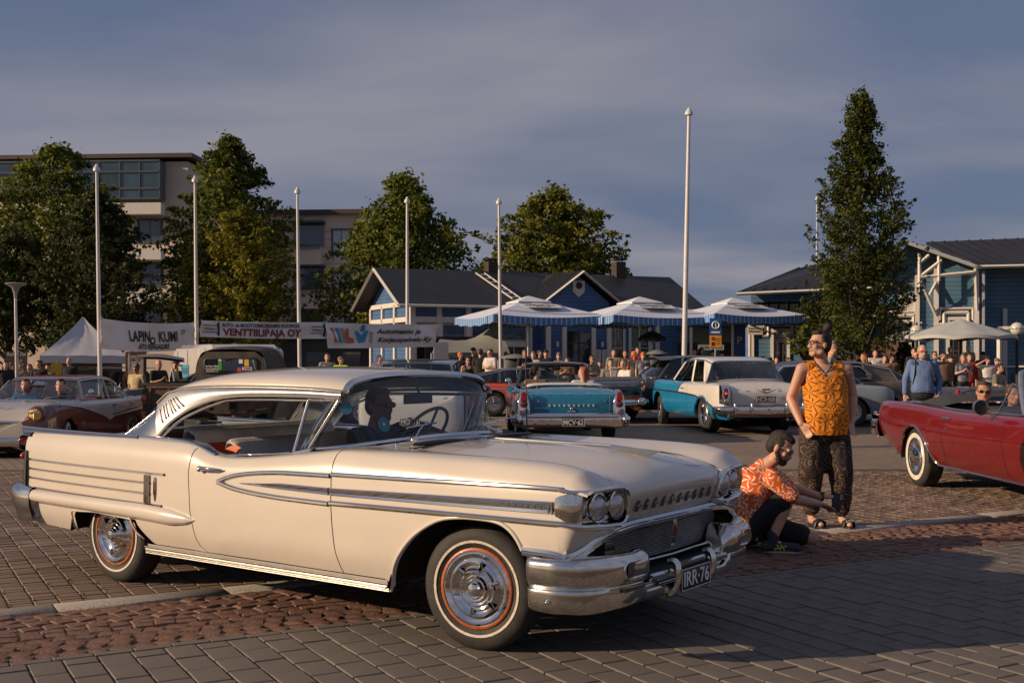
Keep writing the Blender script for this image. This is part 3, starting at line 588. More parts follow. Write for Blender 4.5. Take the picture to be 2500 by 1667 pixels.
for k in range(15):
 z=.648-k*.0122;m=MB();hw=.62-max(0,(k-8))*.02;m.tube([(.645+(.03 if 0 else 0),-hw,z),(.672,-hw*.5,z),(.68,0,z),(.672,hw*.5,z),(.645,hw,z)],.0042,5);m.build('grille_bar',STEEL,grille)
m=MB();m.tube([(.676,-.60,.462),(.70,0,.458),(.676,.60,.462)],.008,6);m.build('grille_sill',CHROME,grille)
m=MB();m.prism([(.665,.655),(.715,.655),(.722,.60),(.70,.50),(.672,.49)],-.02,.02);em=m.build('grille_emblem',CHROME_WORN,hero);m=MB();m.prism([(.724,.62),(.727,.60),(.718,.55),(.714,.555)],-.007,.007);m.build('emblem_enamel',RED_LENS,em)
def sec(x,y,nx,ny,prof):return[(x+o*nx,y+o*ny,z)for o,z in prof]
POD=[(-.12,.560),(-.05,.565),(.0,.560),(.03,.543),(.042,.51),(.038,.465),(.022,.425),(.005,.408),(.006,.400),(.020,.395),(.022,.36),(.012,.31),(-.02,.279),(-.06,.270),(-.12,.270)]
SIDE=[(o*.9,z-.004)for o,z in POD]
MID=[(-.12,.415),(-.09,.415),(-.06,.41),(-.05,.40),(-.045,.388),(-.02,.384),(-.014,.374),(-.02,.362),(-.018,.352),(0,.348),(.006,.33),(.0,.298),(-.025,.279),(-.06,.272),(-.12,.272)]
INN=[(-.12,.50),(-.06,.505),(-.02,.495),(.0,.47),(.0,.445),(-.008,.42),(-.014,.395),(-.01,.385),(.01,.372),(.014,.35),(.008,.315),(-.02,.281),(-.06,.271),(-.12,.271)]
INN=INN[:1]+[(-.10,.505)]+INN[1:]
SNT=[(o+.02 if 0<i<9 else o,z)for i,(o,z)in enumerate(POD)]
nrm=lambda a:(math.cos(R(a)),math.sin(R(a)))
rowsb=[sec(.395,.930,*nrm(90),[(o*.3,z*.97+.012)for o,z in POD]),sec(.42,.945,*nrm(90),SIDE),sec(.52,.948,*nrm(88),SIDE),sec(.60,.935,*nrm(80),POD),sec(.675,.90,*nrm(58),POD),sec(.730,.83,*nrm(32),POD),sec(.762,.73,*nrm(14),SNT),sec(.785,.60,*nrm(6),SNT),sec(.788,.52,*nrm(3),SNT),sec(.788,.475,*nrm(2),INN),sec(.788,.44,*nrm(1),MID),sec(.792,.30,*nrm(1),MID),sec(.795,.15,*nrm(0),MID),sec(.796,0,*nrm(0),MID)]
m=MB();m.grid(mir(net(rowsb,110,60)));mb_mirror(m);bump=m.build('front_bumper',CHROME_WORN,hero,angle=50)
for q in(1,-1):
 m=MB();C0=Vector((.838,-q*.62,.485));pts=[]
 for a in np.linspace(0,2*math.pi,33)[:-1]:
  yy,zz_=.105*math.copysign(abs(math.cos(a))**.55,math.cos(a)),.042*math.copysign(abs(math.sin(a))**.6,math.sin(a));pts.append(C0+Vector((-abs(yy+q*.0)*.02-(.010 if yy*-q>.05 else 0),yy,zz_)))
 m.tube(pts,.009,6,closed=True);m.build('lamp_rim',CHROME,bump)
for q in(1,-1):
 m=MB();C0=Vector((.841,-q*.62,.485));pts=[C0+Vector((0,.10*math.copysign(abs(math.cos(a))**.55,math.cos(a)),.038*math.copysign(abs(math.sin(a))**.6,math.sin(a))))for a in np.linspace(0,2*math.pi,33)[:-1]]
 m.add([tuple(C0)]+[tuple(p)for p in pts],[(0,1+i,1+(i+1)%32)for i in range(32)]);m.build('parking_lamp',mat('parking_lens',(.10,.095,.085),.15,0,.8,.4,60.),bump,flat=True)
m=MB()
for q in(1,-1):
 for k in range(10):m.box((.806,-q*(.51+k*.02),.378),(.012,.011,.016))
m.build('bumper_notch',mat('notch_grey',(.16,.15,.14),.4,.6),bump,flat=True)['kind']='stuff'
m=MB()
for y0,y1 in((-.42,-.215),(.215,.42)):m.tube([(.80,y0,.402),(.812,y1,.402)],.020,6)
m.tube([(.812,-.17,.432),(.812,.17,.432)],.016,6)
m.build('bumper_bar',CHROME,bump,angle=20)
for y in(-.205,.205):
 m=MB();pr=catmull(np.array([(.79,.455),(.82,.462),(.842,.44),(.846,.38),(.835,.325),(.80,.285),(.775,.275)]),16);m.tube([(x,y,z)for x,z in pr],[.022]*14+[.016,.010],8,up=(0,1,0),sy=.8);m.build('bumper_guard',CHROME_WORN,bump,angle=50)
m=MB();m.ball((.535,-.975,.338),(.014,.012,.012),10);pair(m,'bumper_bolt',CHROME,bump)
plate(hero,'IRR\u00b776',frame((.842,0.0,.352),(0,1,0),(0,0,1)),.34,.12)
m=MB();m.grid(mir(net([[(-4.06,.91,.96),(-4.06,.88,.985),(-4.06,.80,.985)],[(-4.19,.90,.955),(-4.19,.87,.975),(-4.19,.80,.97)],[(-4.21,.90,.90),(-4.215,.86,.90),(-4.21,.80,.90)],[(-4.17,.91,.86),(-4.18,.87,.86),(-4.17,.8,.86)],[(-4.06,.92,.85),(-4.06,.88,.85),(-4.06,.80,.85)]],16,8)))
m.grid(mir(net([[(-4.06,.93,.86),(-4.10,.92,.86),(-4.14,.86,.86)],[(-4.06,.94,.7),(-4.10,.93,.7),(-4.12,.86,.7)],[(-4.06,.94,.5),(-4.10,.93,.5),(-4.11,.86,.5)],[(-4.05,.92,.36),(-4.08,.91,.36),(-4.09,.86,.36)]],12,6)));tl=pair(m,'tail_lamp_pod',mat('tail_chrome',(.42,.41,.40),.12,1.,0,.15),hero,angle=50)
m=MB();m.ball((-4.20,-.85,.925),(.03,.06,.022),12);pair(m,'tail_lamp',RED_LENS,tl);m=MB();m.ball((-4.17,-.86,.81),(.035,.055,.03),12);pair(m,'tail_lamp',RED_LENS,tl)
m=MB();rw=[sec(-3.94,.955,*nrm(95),[(-.06,.60),(0,.60),(.03,.56),(.03,.47),(.015,.42),(0,.36),(-.04,.31)]),sec(-4.12,.945,*nrm(110),[(-.06,.61),(0,.61),(.045,.57),(.045,.48),(.02,.42),(0,.35),(-.04,.30)]),sec(-4.24,.86,*nrm(150),[(-.06,.61),(0,.61),(.045,.57),(.045,.48),(.02,.42),(0,.35),(-.04,.30)]),sec(-4.28,.6,*nrm(175),[(-.06,.60),(0,.60),(.04,.56),(.04,.48),(.02,.42),(0,.35),(-.04,.30)]),sec(-4.30,0,*nrm(180),[(-.06,.60),(0,.60),(.04,.56),(.04,.48),(.02,.42),(0,.35),(-.04,.30)])]
m.grid(mir(net(rw,40,18)));mb_mirror(m);m.build('rear_bumper',CHROME,hero,angle=50)
rf=MB();roof=net([[(-1.095,.672,1.325),(-1.10,.645,1.365),(-1.112,.55,1.397),(-1.118,.3,1.418),(-1.12,0,1.424)],[(-1.35,.705,1.343),(-1.35,.675,1.388),(-1.35,.56,1.426),(-1.35,.3,1.452),(-1.35,0,1.458)],[(-1.75,.718,1.348),(-1.75,.69,1.396),(-1.75,.57,1.438),(-1.75,.3,1.464),(-1.75,0,1.470)],[(-2.15,.718,1.343),(-2.15,.69,1.390),(-2.15,.57,1.430),(-2.15,.3,1.455),(-2.15,0,1.461)],[(-2.45,.712,1.327),(-2.45,.68,1.366),(-2.45,.56,1.400),(-2.45,.3,1.423),(-2.45,0,1.430)],[(-2.67,.702,1.298),(-2.68,.665,1.326),(-2.69,.55,1.354),(-2.72,.3,1.372),(-2.74,0,1.378)],[(-2.77,.69,1.262),(-2.79,.65,1.280),(-2.81,.54,1.302),(-2.85,.3,1.318),(-2.87,0,1.324)]],50,24)
rf.grid(mir(roof));mb_mirror(rf);rf.build('roof',CREAM,hero,angle=60)
hd=MB();hdl=roof.copy();hdl[...,2]-=.03;hdl[...,1]*=.985;hd.grid(mir(hdl));mb_mirror(hd);hd.build('headliner',mat('headliner',(.30,.29,.27),.9),hero)
TOPL=[(-2.79,1.225),(-2.72,1.283),(-2.67,1.302),(-2.50,1.330),(-2.194,1.345),(-1.75,1.350),(-1.35,1.345),(-1.10,1.332)]
LOWL=[(-2.715,.992),(-2.65,1.06),(-2.593,1.109),(-2.51,1.158),(-2.432,1.196),(-2.31,1.236),(-2.198,1.262),(-2.06,1.280),(-1.90,1.290),(-1.5,1.298),(-1.10,1.292)]
TP=catmull(np.array(TOPL),60);LP=catmull(np.array(LOWL),60)
ysd=lambda z:float(np.interp(z,[.98,1.1,1.2,1.30,1.35],[.812,.785,.755,.728,.712]))
m=MB();m.grid([[(lerp(t[0],l[0],q),-ysd(lerp(t[1],l[1],q))-.010*math.sin(math.pi*q),lerp(t[1],l[1],q))for q in np.linspace(0,1,7)]for t,l in zip(TP,LP)])
ed=[Vector((l[0],-ysd(l[1])-.008,l[1]))for l in LP];m.tube(ed,.009,6);ed2=[Vector((t[0],-ysd(t[1])-.004,t[1]))for t in TP];m.tube(ed2,.008,6)
rt=pair(m,'roof_side_trim',BRUSHED,hero,angle=40)
m=MB()
m.grid(mir(net([[(-2.79,.70,1.24),(-2.75,.735,1.17),(-2.71,.80,1.0)],[(-2.86,.69,1.20),(-2.86,.735,1.12),(-2.88,.80,.995)],[(-2.89,.672,1.19),(-2.98,.71,1.09),(-3.12,.76,1.0)]],12,10)));pair(m,'rear_pillar',BRUSHED,hero,angle=50)
m=MB()
for k in range(7):
 a=lerp(.05,.30,k/6);t=TP[int(a*59)];l=LP[int((a*1.05+.06)*59)];q0,q1=.30,.78
 p0,p1=[Vector((lerp(t[0],l[0],q),-ysd(lerp(t[1],l[1],q))-.013,lerp(t[1],l[1],q)))for q in(q0,q1)];m.tube([p0,p1],.006,6)
pair(m,'louvre',BRUSHED,rt)
BASE=[(-1.345,.765,.985),(-1.22,.745,.992),(-1.08,.68,1.008),(-.97,.52,1.026),(-.92,.27,1.038),(-.91,0,1.042)]
HEAD=[(-1.13,.672,1.318),(-1.118,.655,1.355),(-1.115,.60,1.382),(-1.118,.45,1.405),(-1.122,.22,1.418),(-1.123,0,1.421)]
BP_,HP_=catmull(np.array(BASE),101),catmull(np.array(HEAD),101)
def ws_point(a,q,out_=0.):
 b0,h0=BP_[int(a*100)],HP_[int(a*100)];p=b0+(h0-b0)*q
 p=p+np.array((.028,.022*a*0+.02*(1-a),0))*math.sin(math.pi*q);return p
W_=np.array([[ws_point(a,q)for q in np.linspace(0,1,14)]for a in np.linspace(0,1,26)])
WS_GLASS=glass('windscreen',(.68,.76,.84),.9,.02)
m=MB();m.grid(mir(W_));mb_mirror(m);m.build('windscreen',WS_GLASS,hero,angle=180)
m=MB();P=[Vector(p)*1.0 for p in mir(catmull(np.array(HEAD),40))];m.sweep([p+Vector((.008,0,.006))for p in P],[Vector((.6,-.3 if i<14 else 0,.6))for i in range(40)],[(-.022,-.006),(-.018,.010),(0,.014),(.018,.010),(.022,-.006)])
P=[Vector(p)for p in mir(catmull(np.array(BASE),40))];m.sweep([p+Vector((.012,0,.002))for p in P],[Vector((.5,-.4 if i<22 else 0,.6))for i in range(40)],half(.016,.012))
P=[Vector(p)for p in mir(catmull(np.array([(-1.345,.768,.985),(-1.275,.752,1.10),(-1.195,.722,1.22),(-1.13,.684,1.318)]),24))];m.tube(P,.017,8,sy=1.5);m.tube([p+Vector((-.035,-.004,-.004))for p in P],.010,8)
pair(m,'windscreen_frame',CHROME,hero,angle=35)
hd2=MB();hd2.grid([[(-1.15,-.66+1.32*a,1.33+.075*(1-(2*a-1)**2))for a in np.linspace(0,1,12)],[(-1.13,-.66+1.32*a,1.30+.075*(1-(2*a-1)**2))for a in np.linspace(0,1,12)]]);hd2.build('header',BLACK,hero)
m=MB();A_,B_,C2_,D_=Vector((-1.345,-.752,1.276)),Vector((-1.392,-.828,.966)),Vector((-1.13,-.715,1.278)),Vector((-1.30,-.795,.99))
m.tube([A_,B_],.011,6);m.tube([A_,C2_],.008,6);m.tube([C2_,D_],.010,6);m.tube([B_,D_],.009,6);m.tube([B_+Vector((-.02,-.01,-.012)),D_+Vector((.03,-.01,-.004))],.014,6);vf=pair(m,'vent_frame',CHROME,hero)
m=MB();m.add([A_,B_,D_,C2_],[(0,1,2,3)]);pair(m,'vent_pane',GLASS,vf)
m=MB();Q=[(-2.70,-.80,.985),(-2.55,-.768,1.105),(-2.40,-.742,1.175),(-2.2,-.724,1.235),(-2.02,-.716,1.262),(-1.35,-.712,1.272),(-1.13,-.70,1.270)];m.tube([tuple(p)for p in catmull(np.array(Q),50)],.011,6);pair(m,'window_frame',CHROME,hero)
RW=net([[(-2.86,.655,1.20),(-2.83,.62,1.275),(-2.86,.3,1.31),(-2.88,0,1.318)],[(-2.99,.70,1.10),(-2.98,.64,1.16),(-3.04,.3,1.19),(-3.07,0,1.19)],[(-3.13,.75,.998),(-3.17,.66,1.0),(-3.24,.3,1.012),(-3.26,0,1.014)]],14,16)
m=MB();m.grid(mir(RW));mb_mirror(m);m.build('rear_window',GLASS,hero,angle=180)
m=MB();e0=[Vector(p)for p in mir(RW[:,0])];m.tube(e0,.012,6);m.tube([Vector(p)for p in mir(RW[-1])],.012,6);pair(m,'rear_window_frame',CHROME,hero)
# ---- cowl vents, wipers, aerial
m=MB()
for y0,y1 in((-.60,-.12),(.12,.60)):m=MB();m.tube([(-.66-.10*abs(q),lerp(y0,y1,t),1.029+.004*math.sin(math.pi*t))for t in np.linspace(0,1,8)for q in[0]],[.006,.012,.014,.014,.014,.014,.012,.006],6,sy=2.2);m.build('cowl_vent',BLACK,hero)
for q in(-1,1):
 m=MB();p0=Vector((-.80,q*.42,1.045));m.ball(p0,(.03,.025,.02),8);m.tube([p0,p0+Vector((-.075,q*-.10+.04,.05)),p0+Vector((-.13,.24,.065))],.006,5);m.tube([p0+Vector((-.10,.05,.06)),p0+Vector((-.16,.40,.075))],.005,4);m.build('wiper',CHROME,hero)
m=MB();m.tube([(-.84,.80,1.0),(-.86,.81,1.57)],[.005,.003],5);m.ball((-.86,.81,1.57),.007,6);m.ball((-.84,.80,1.01),(.02,.02,.02),8);m.build('aerial',mat('aerial_brown',(.08,.05,.04),.5),hero)
m=MB();m.tube([(-.74,-.64,1.018),(-.74,-.64,1.04)],.012,8);m.build('washer_jet',CHROME,hero)
SEAT_GREY=mat('seat_grey',(.62,.58,.54),.7,0,0,.15,6.,.1,60.);SEAT_RED=mat('seat_red',(.50,.05,.03),.65,0,0,.15,6.,.1,60.);SEAT_ORANGE=mat('seat_orange',(.55,.10,.025),.6,0,0,.1)
m=MB();m.box((-2.0,0,.34),(2.2,1.5,.04));m.grid([[(x,s_*.80,z)for z in(.32,.90)]for x in(-2.9,-.95)for s_ in(1,)]);m.grid([[(x,-.80,z)for z in(.32,.90)]for x in(-2.9,-.95)])
m.add([(-.95,-.8,.3),(-.95,.8,.3),(-.95,.8,1.0),(-.95,-.8,1.0)],[(0,1,2,3)]);m.add([(-2.95,-.8,.3),(-2.95,.8,.3),(-2.95,.8,.98),(-2.95,-.8,.98)],[(0,1,2,3)]);m.build('cabin',mat('cabin_trim',(.07,.05,.045),.8),hero)
def seat(x0,x1,zt,name,back=None):
 o=MB();rr=[[(x0+.02,-y,.50),(x0,-y,.62),(x0-.03,-y,.80),(x0-.07,-y,zt-.05),(x0-.12,-y,zt),(x0-.20,-y,zt-.03),(x0-.22,-y,.5)]for y in(-.64,-.62,-.3,.3,.62,.64)]
 rr[0]=[(x,y,z*.96+.01)for x,y,z in rr[0]];rr[-1]=[(x,y,z*.96+.01)for x,y,z in rr[-1]]
 P=net(rr,24,26);o.grid(P);so=o.build(name,[SEAT_GREY],hero,angle=70)
 o=MB();o.box((x1,0,.50),(.5,1.28,.18),ch=.04);o.build('cushion',SEAT_RED,so)
 o=MB();q=net([[(x+.012,y*.97,z)for x,y,z in r[:4]]for r in rr],20,8);o.grid(q*np.array((1,1,.94))+np.array((0.006,0,.02)));o.build('seat_panel',SEAT_RED,so)
 return so
seat(-2.45,-2.25,1.045,'rear_seat');fs=seat(-2.02,-1.72,.985,'front_seat')
o=MB();o.grid(net([[(-2.25,-.655,.60),(-2.27,-.66,.80),(-2.22,-.655,.93),(-2.12,-.65,.97)],[(-2.10,-.665,.60),(-2.12,-.665,.80),(-2.10,-.66,.92),(-2.06,-.655,.95)]],6,12));o.build('seat_end',SEAT_ORANGE,fs)
m=MB();m.grid(net([[(-1.12,.74,.96),(-1.15,.4,.985),(-1.15,0,.99),(-1.15,-.4,.985),(-1.12,-.74,.96)],[(-1.24,.72,.90),(-1.26,.4,.93),(-1.26,0,.93),(-1.26,-.4,.93),(-1.24,-.72,.90)],[(-1.2,.7,.72),(-1.2,.4,.72),(-1.2,0,.72),(-1.2,-.4,.72),(-1.2,-.7,.72)]],10,16));m.build('dashboard',mat('dash',(.13,.12,.11),.5),hero)
m=MB();c=Vector((-1.40,.38,1.03));ax=Vector((-.80,0,.60)).normalized();u=Vector((0,1,0));v=ax.cross(u)
m.tube([c+u*(.20*math.cos(a))+v*(.20*math.sin(a))for a in np.linspace(0,2*math.pi,29)[:-1]],.012,7,closed=True)
for a in(.2,math.pi-.2,1.5*math.pi):m.tube([c-ax*.03,c+u*(.20*math.cos(a))+v*(.20*math.sin(a))],.010,6)
m.tube([c-ax*.03,c-ax*.25],.022,8);m.build('steering_wheel',mat('wheel_grey',(.22,.21,.20),.4),hero)
m=MB();m.box((-1.13,0,1.268),(.02,.26,.065),ch=.01);m.tube([(-1.12,0,1.29),(-1.14,0,1.36)],.008,6);m.build('rear_view_mirror',BLACK,hero)
m=MB()
for p_,n_ in((ws_point(.42,.22),1),(ws_point(.22,.55),1)):
 pass
ST=mat('sticker_blue',(.035,.15,.23),.4)
def ws_sticker(a,q,r,mt,name,text=None):
 p=Vector(mir(ws_point(a,q)));pa=Vector(mir(ws_point(min(1,a+.04),q)));pq=Vector(mir(ws_point(a,min(1,q+.06))));t=(pa-p).normalized();up=(pq-p).normalized();n=t.cross(up).normalized()
 if n.x<0:n=-n
 F=frame(p+n*.003,t,up)
 if r:
  m=MB();m.lathe([(r,0),(0,.0005)],24);o=m.build(name,mt,hero);o.matrix_local=F
 if text:lettering(text,F@Matrix.Translation((0,0,.001)),.03,PLATE_WHITE,hero,name=name+'_lettering',extrude=.0005)
ws_sticker(.62,.27,.046,ST,'round_sticker','A');ws_sticker(.30,.62,.036,ST,'round_sticker');ws_sticker(.75,.22,0,ST,'inspection_sticker','12-75')
m=MB();m.box((-1.8,0,.34),(4.2,1.20,.12));m.grid([[(x,s_*.62,z)for z in(.2,.9)]for x in(-4.0,.6)for s_ in(1,)])
for s_ in(1,-1):
 m.add([(-3.6,s_*.60,.2),(-2.6,s_*.60,.2),(-2.6,s_*.60,.95),(-3.6,s_*.60,.95)],[(0,1,2,3)]);m.add([(-.7,s_*.60,.30),(.60,s_*.60,.30),(.60,s_*.60,.9),(-.7,s_*.60,.9)],[(0,1,2,3)])
 for fn,xx in((arch_f,np.linspace(-.56,.385,40)),(arch_r,np.linspace(-3.495,-2.69,30))):m.grid([[(x,s_*.945,fn(x)+.004),(x,s_*.58,fn(x)+.03)]for x in xx])
 m.box((-1.6,s_*.80,.27),(2.0,.2,.03));
m.build('underside',DARK,hero,flat=True)
ORANGE_RIM=mat('orange_rim',(.36,.10,.035),.4,0,.3,.25,30.)
for(x,y,s_,stg)in((0,-.775,-1,R(9)),(0,.775,1,R(9)),(-3.11,-.765,-1,0),(-3.11,.765,1,0)):
 wheel(hero,(x,y,.327),.328,.185,s_,.205,'cap',stg,ring=(.28,.39),rim_mat=ORANGE_RIM)
SEAT_DARK=mat('seat_dark',(.035,.03,.03),.7,0,0,.2)
def circ_arch(arches,zb):
 pts=[]
 def f(x):
  z=zb(x)if callable(zb)else zb
  for cx,r,cz in arches:
   d=abs(x-cx)
   if d<r:z=max(z,cz+math.sqrt(max(r*r-d*d,0))*.98)
  return z
 return f
class Car:pass
def make_car(name,label,loc,rz,sp,group=None):
 """sp: w plan half-width [(x, w)], top shoulder height [(x, z)], mid centre-line height [(x, z)], zb sill height, cabin (x rear, x front),
    arch [(x, r, z)], wheels, roof rows [(x, w, z edge, z centre)], colours; returns the thing and the shell"""
 root=thing(name,label,'car',loc,rz,group);c=Car();c.root=root;X=sp['x'];fw=lambda x:float(pchip(*zip(*sp['w']),x));ft=lambda x:float(pchip(*zip(*sp['top']),x));fm=lambda x:float(pchip(*zip(*sp['mid']),x))
 zb=sp['zb'];zbf=(lambda x:float(np.interp(x,*zip(*zb))))if isinstance(zb,list)else(lambda x:zb)
 sh=sp.get('shape',[(.90,0),(.97,.14),(1.,.36),(1.,.60),(.985,.80),(.955,.93),(.89,1.)])
 keys=[]
 for x in np.linspace(X[0],X[1],25):
  w,t,b_,m_=fw(x),ft(x),zbf(x),fm(x);h=t-b_
  keys.append((x,[(w*a,b_+h*q)for a,q in sh]+[(w*.80,lerp(t,m_,.35)if m_<t else lerp(t,m_,.3)),(w*.58,lerp(t,m_,.75)),(w*.3,lerp(t,m_,.97)),(0,m_)]))
 s=Shell(keys);c.s=s;n=s.n-1;vsh=(len(sh)-1)/n;vin=len(sh)/n;arch=circ_arch(sp['arch'],zbf);x0,x1=sp['cabin']
 col=sp['col'];cf=sp.get('colf')
 b=MB()
 def put(G):
  if cf is None:b.grid(G);return
  nu,nv=G.shape[:2]
  for i in range(nu-1):
   for j in range(nv-1):
    q=(G[i,j]+G[i+1,j]+G[i+1,j+1]+G[i,j+1])/4;b.add([G[i,j],G[i+1,j],G[i+1,j+1],G[i,j+1]],[(0,1,2,3)],cf(q[0],abs(q[1]),q[2]))
 nx=sp.get('nu',110)
 put(s.patch(X[0],X[1],nx,30,zlo=arch,v1=vsh));put(s.patch(X[0],x0,16,10,v0=vsh));put(s.patch(x1,X[1],24,10,v0=vsh));put(s.patch(x0,x1,24,3,v0=vsh,v1=vin))
 for xe,dx in((X[0],-sp.get('bulge',(.03,.03))[0]),(X[1],sp.get('bulge',(.03,.03))[1])):
  cu=s.curve(xe,np.linspace(0,1,31));ctr=np.array((0,(cu[0,1]+cu[-1,1])/2));rows=[]
  for k in(1,.93,.75,.45,0.):rows.append([(xe+dx*(1-k*k)**.5,-(p[0]*k),ctr[1]+(p[1]-ctr[1])*k)for p in cu])
  put(np.array(rows))
 mb_mirror(b);v2={};
 c.body=b.build('body',col,root,angle=42);me=c.body.data;bm=bmesh.new();bm.from_mesh(me);bmesh.ops.remove_doubles(bm,verts=bm.verts,dist=.0008);bm.to_mesh(me);bm.free();me.polygons.foreach_set('use_smooth',[True]*len(me.polygons));me.set_sharp_from_angle(angle=R(42))
 m=MB();zc=zbf(0)
 m.box(((X[0]+X[1])/2,0,zc+.06),((X[1]-X[0])*.94,fw(0)*1.36,.10));xa=[a for a in sp['arch']]
 for cx,r,cz in xa:
  for q in(1,-1):
   m.add([(cx-r-.05,q*fw(cx)*.66,zc),(cx+r+.05,q*fw(cx)*.66,zc),(cx+r+.05,q*fw(cx)*.66,cz+r+.02),(cx-r-.05,q*fw(cx)*.66,cz+r+.02)],[(0,1,2,3)])
   m.grid([[(cx+r*math.cos(a),q*fw(cx)*.97,cz+r*.99*math.sin(a)),(cx+r*math.cos(a),q*fw(cx)*.64,cz+r*.99*math.sin(a)+.03)]for a in np.linspace(0,math.pi,20)])
 m.add([(x0,q*fw(0)*.8,zc+.1)for q in(-1,1)]+[(x0,q*fw(0)*.8,ft(x0)-.03)for q in(1,-1)],[(0,1,2,3)]);m.add([(x1,q*fw(0)*.8,zc+.1)for q in(-1,1)]+[(x1,q*fw(0)*.8,ft(x1)-.03)for q in(1,-1)],[(0,1,2,3)])
 m.build('underside',DARK,root,flat=True)
 for i,(ax,r,tw,look,rr,st_)in enumerate(sp['wheels']):
  for q in(-1,1):wheel(root,(ax,q*(fw(ax)*.985-tw/2-.03),r),r,tw,q,rr,look,R(st_),ring=sp.get('ring'))
 for sx in sp.get('seats',[]):
  m=MB();m.box((sx,0,zc+.42),(.16,fw(0)*1.4,.62),ch=.05);m.box((sx+.28,0,zc+.26),(.5,fw(0)*1.4,.16),ch=.03);m.build('seat',sp.get('seatm',SEAT_DARK),root)
 c.fw,c.ft,c.fm=fw,ft,fm
 if 'roof' in sp:greenhouse(c,sp)
 return c
def greenhouse(c,sp):
 s,root=c.s,c.root;rm,pm,gm=sp['roofm'],sp.get('pillarm',sp['roofm']),sp.get('glass',GLASS)
 rows=[[(x,w,ze),(x,w*.955,lerp(ze,zc,.52)),(x,w*.80,lerp(ze,zc,.84)),(x,w*.45,lerp(ze,zc,.97)),(x,0,zc)]for x,w,ze,zc in sp['roof']]
 m=MB();G=net(rows,36,18);m.grid(mir(G));mb_mirror(m);m.build('roof',rm,root,angle=60)
 G2=G.copy();G2[...,2]-=.03;G2[...,1]*=.97;m=MB();m.grid(mir(G2));mb_mirror(m);m.build('headliner',mat('headliner',(.30,.29,.27),.9),root)
 xf,xr=sp['roof'][0],sp['roof'][-1];wsb,blb=sp['ws'],sp['bl']
 def glassnet(base,top,bow,nm):
  xc,w,z,xm,zm=base;B=catmull(np.array([(xc,w,z),(lerp(xc,xm,.55),w*.93,lerp(z,zm,.4)),(lerp(xc,xm,.9),w*.6,lerp(z,zm,.85)),(xm,0,zm)]),20);x,wt,ze,zc=top
  T=catmull(np.array([(x-bow*.6,wt*.985,ze-.015),(x-bow*.2,wt*.94,lerp(ze,zc,.5)-.012),(x,wt*.5,zc-.02),(x,0,zc-.015)]),20);P=np.array([B+(T-B)*q+np.array((bow*.6*math.sin(math.pi*q),0,0))for q in np.linspace(0,1,8)])
  m=MB();m.grid(mir(P));mb_mirror(m);o=m.build(nm,gm,root,angle=180)
  m=MB();ed=[tuple(p)for p in mir(P[0])];m.tube(ed,.012,5);m.tube([tuple(p)for p in mir(P[-1])],.012,5);m.tube([tuple(p)for p in mir(P[:,0])],.014,5);mb_mirror(m);m.build(nm+'_frame',sp.get('framem',CHROME),o);return P
 PW_=glassnet(wsb,xf,.05,'windscreen');PB_=glassnet(blb,xr,-.05,'rear_window')
 roof_at=lambda x:(float(np.interp(-x,[-r[0]for r in sp['roof']],[r[1]for r in sp['roof']])),float(np.interp(-x,[-r[0]for r in sp['roof']],[r[2]for r in sp['roof']])))
 bel=lambda x:Vector((x,-(c.fw(x)*.82),float(s.curve(x,[(len(sp.get('shape',[0]*7)))/(s.n-1)])[0][1])+.004))
 def rim(x):
  w,z=roof_at(x);return Vector((x,-w,z))
 cuts=sp['cuts']
 for(b0,t0),(b1,t1)in zip(cuts[:-1],cuts[1:]):
  m=MB();m.grid([[tuple(bel(lerp(b0,b1,u)).lerp(rim(lerp(t0,t1,u)),q))for q in np.linspace(.03,.93,5)]for u in np.linspace(.03,.97,5)]);pair(m,'side_window',gm,root,angle=180)
 for i,(b0,t0)in enumerate(cuts):
  wd=sp['pw'][i];m=MB();m.tube([bel(b0),bel(b0).lerp(rim(t0),.5)+Vector((0,-.006,0)),rim(t0)],wd/2,6,sy=.5,up=(1,0,0));pair(m,'pillar',pm,root)
 m=MB();m.tube([rim(x)for x in np.linspace(xr[0],xf[0],24)],.016,6);pair(m,'drip_rail',sp.get('railm',CHROME),root)
 b0,t0=cuts[0];m=MB();e=mir(PB_[:,0]);m.grid([[tuple(bel(b0).lerp(rim(t0),q).lerp(Vector(e[int(q*(len(e)-1))]),u))for u in np.linspace(0,1,6)]for q in np.linspace(0,1,10)]);pair(m,'rear_pillar',pm,root,angle=60)
 c.bel,c.rim=bel,rim
def car_trim(c,line,nm,prof=None,mt=CHROME,off=.002):
 m=MB();P=[c.s.side(x,z,off)for x,z in line];m.sweep(P,[c.s.normal(x,z)for x,z in line],prof or half(.014,.012));return pair(m,nm,mt,c.root,angle=30)
def handle(c,x,z):
 m=MB();p=c.s.side(x,z,.02);m.tube([p+Vector((-.09,0,0)),p+Vector((0,-.012,.004)),p+Vector((.09,0,0))],[.014,.012,.014],6);pair(m,'door_handle',CHROME,c.root)
def gap_line(c,xs_,z0,z1,n=14):
 m=MB();L=[(float(np.interp(z,*zip(*xs_)))if isinstance(xs_,list)else xs_,z)for z in np.linspace(z0,z1,n)];m.sweep([c.s.side(x,z,.0012)for x,z in L],[c.s.normal(x,z)for x,z in L],[(-.004,0),(-.004,.0006),(.004,.0006),(.004,0)]);pair(m,'door_gap',BLACK,c.root)
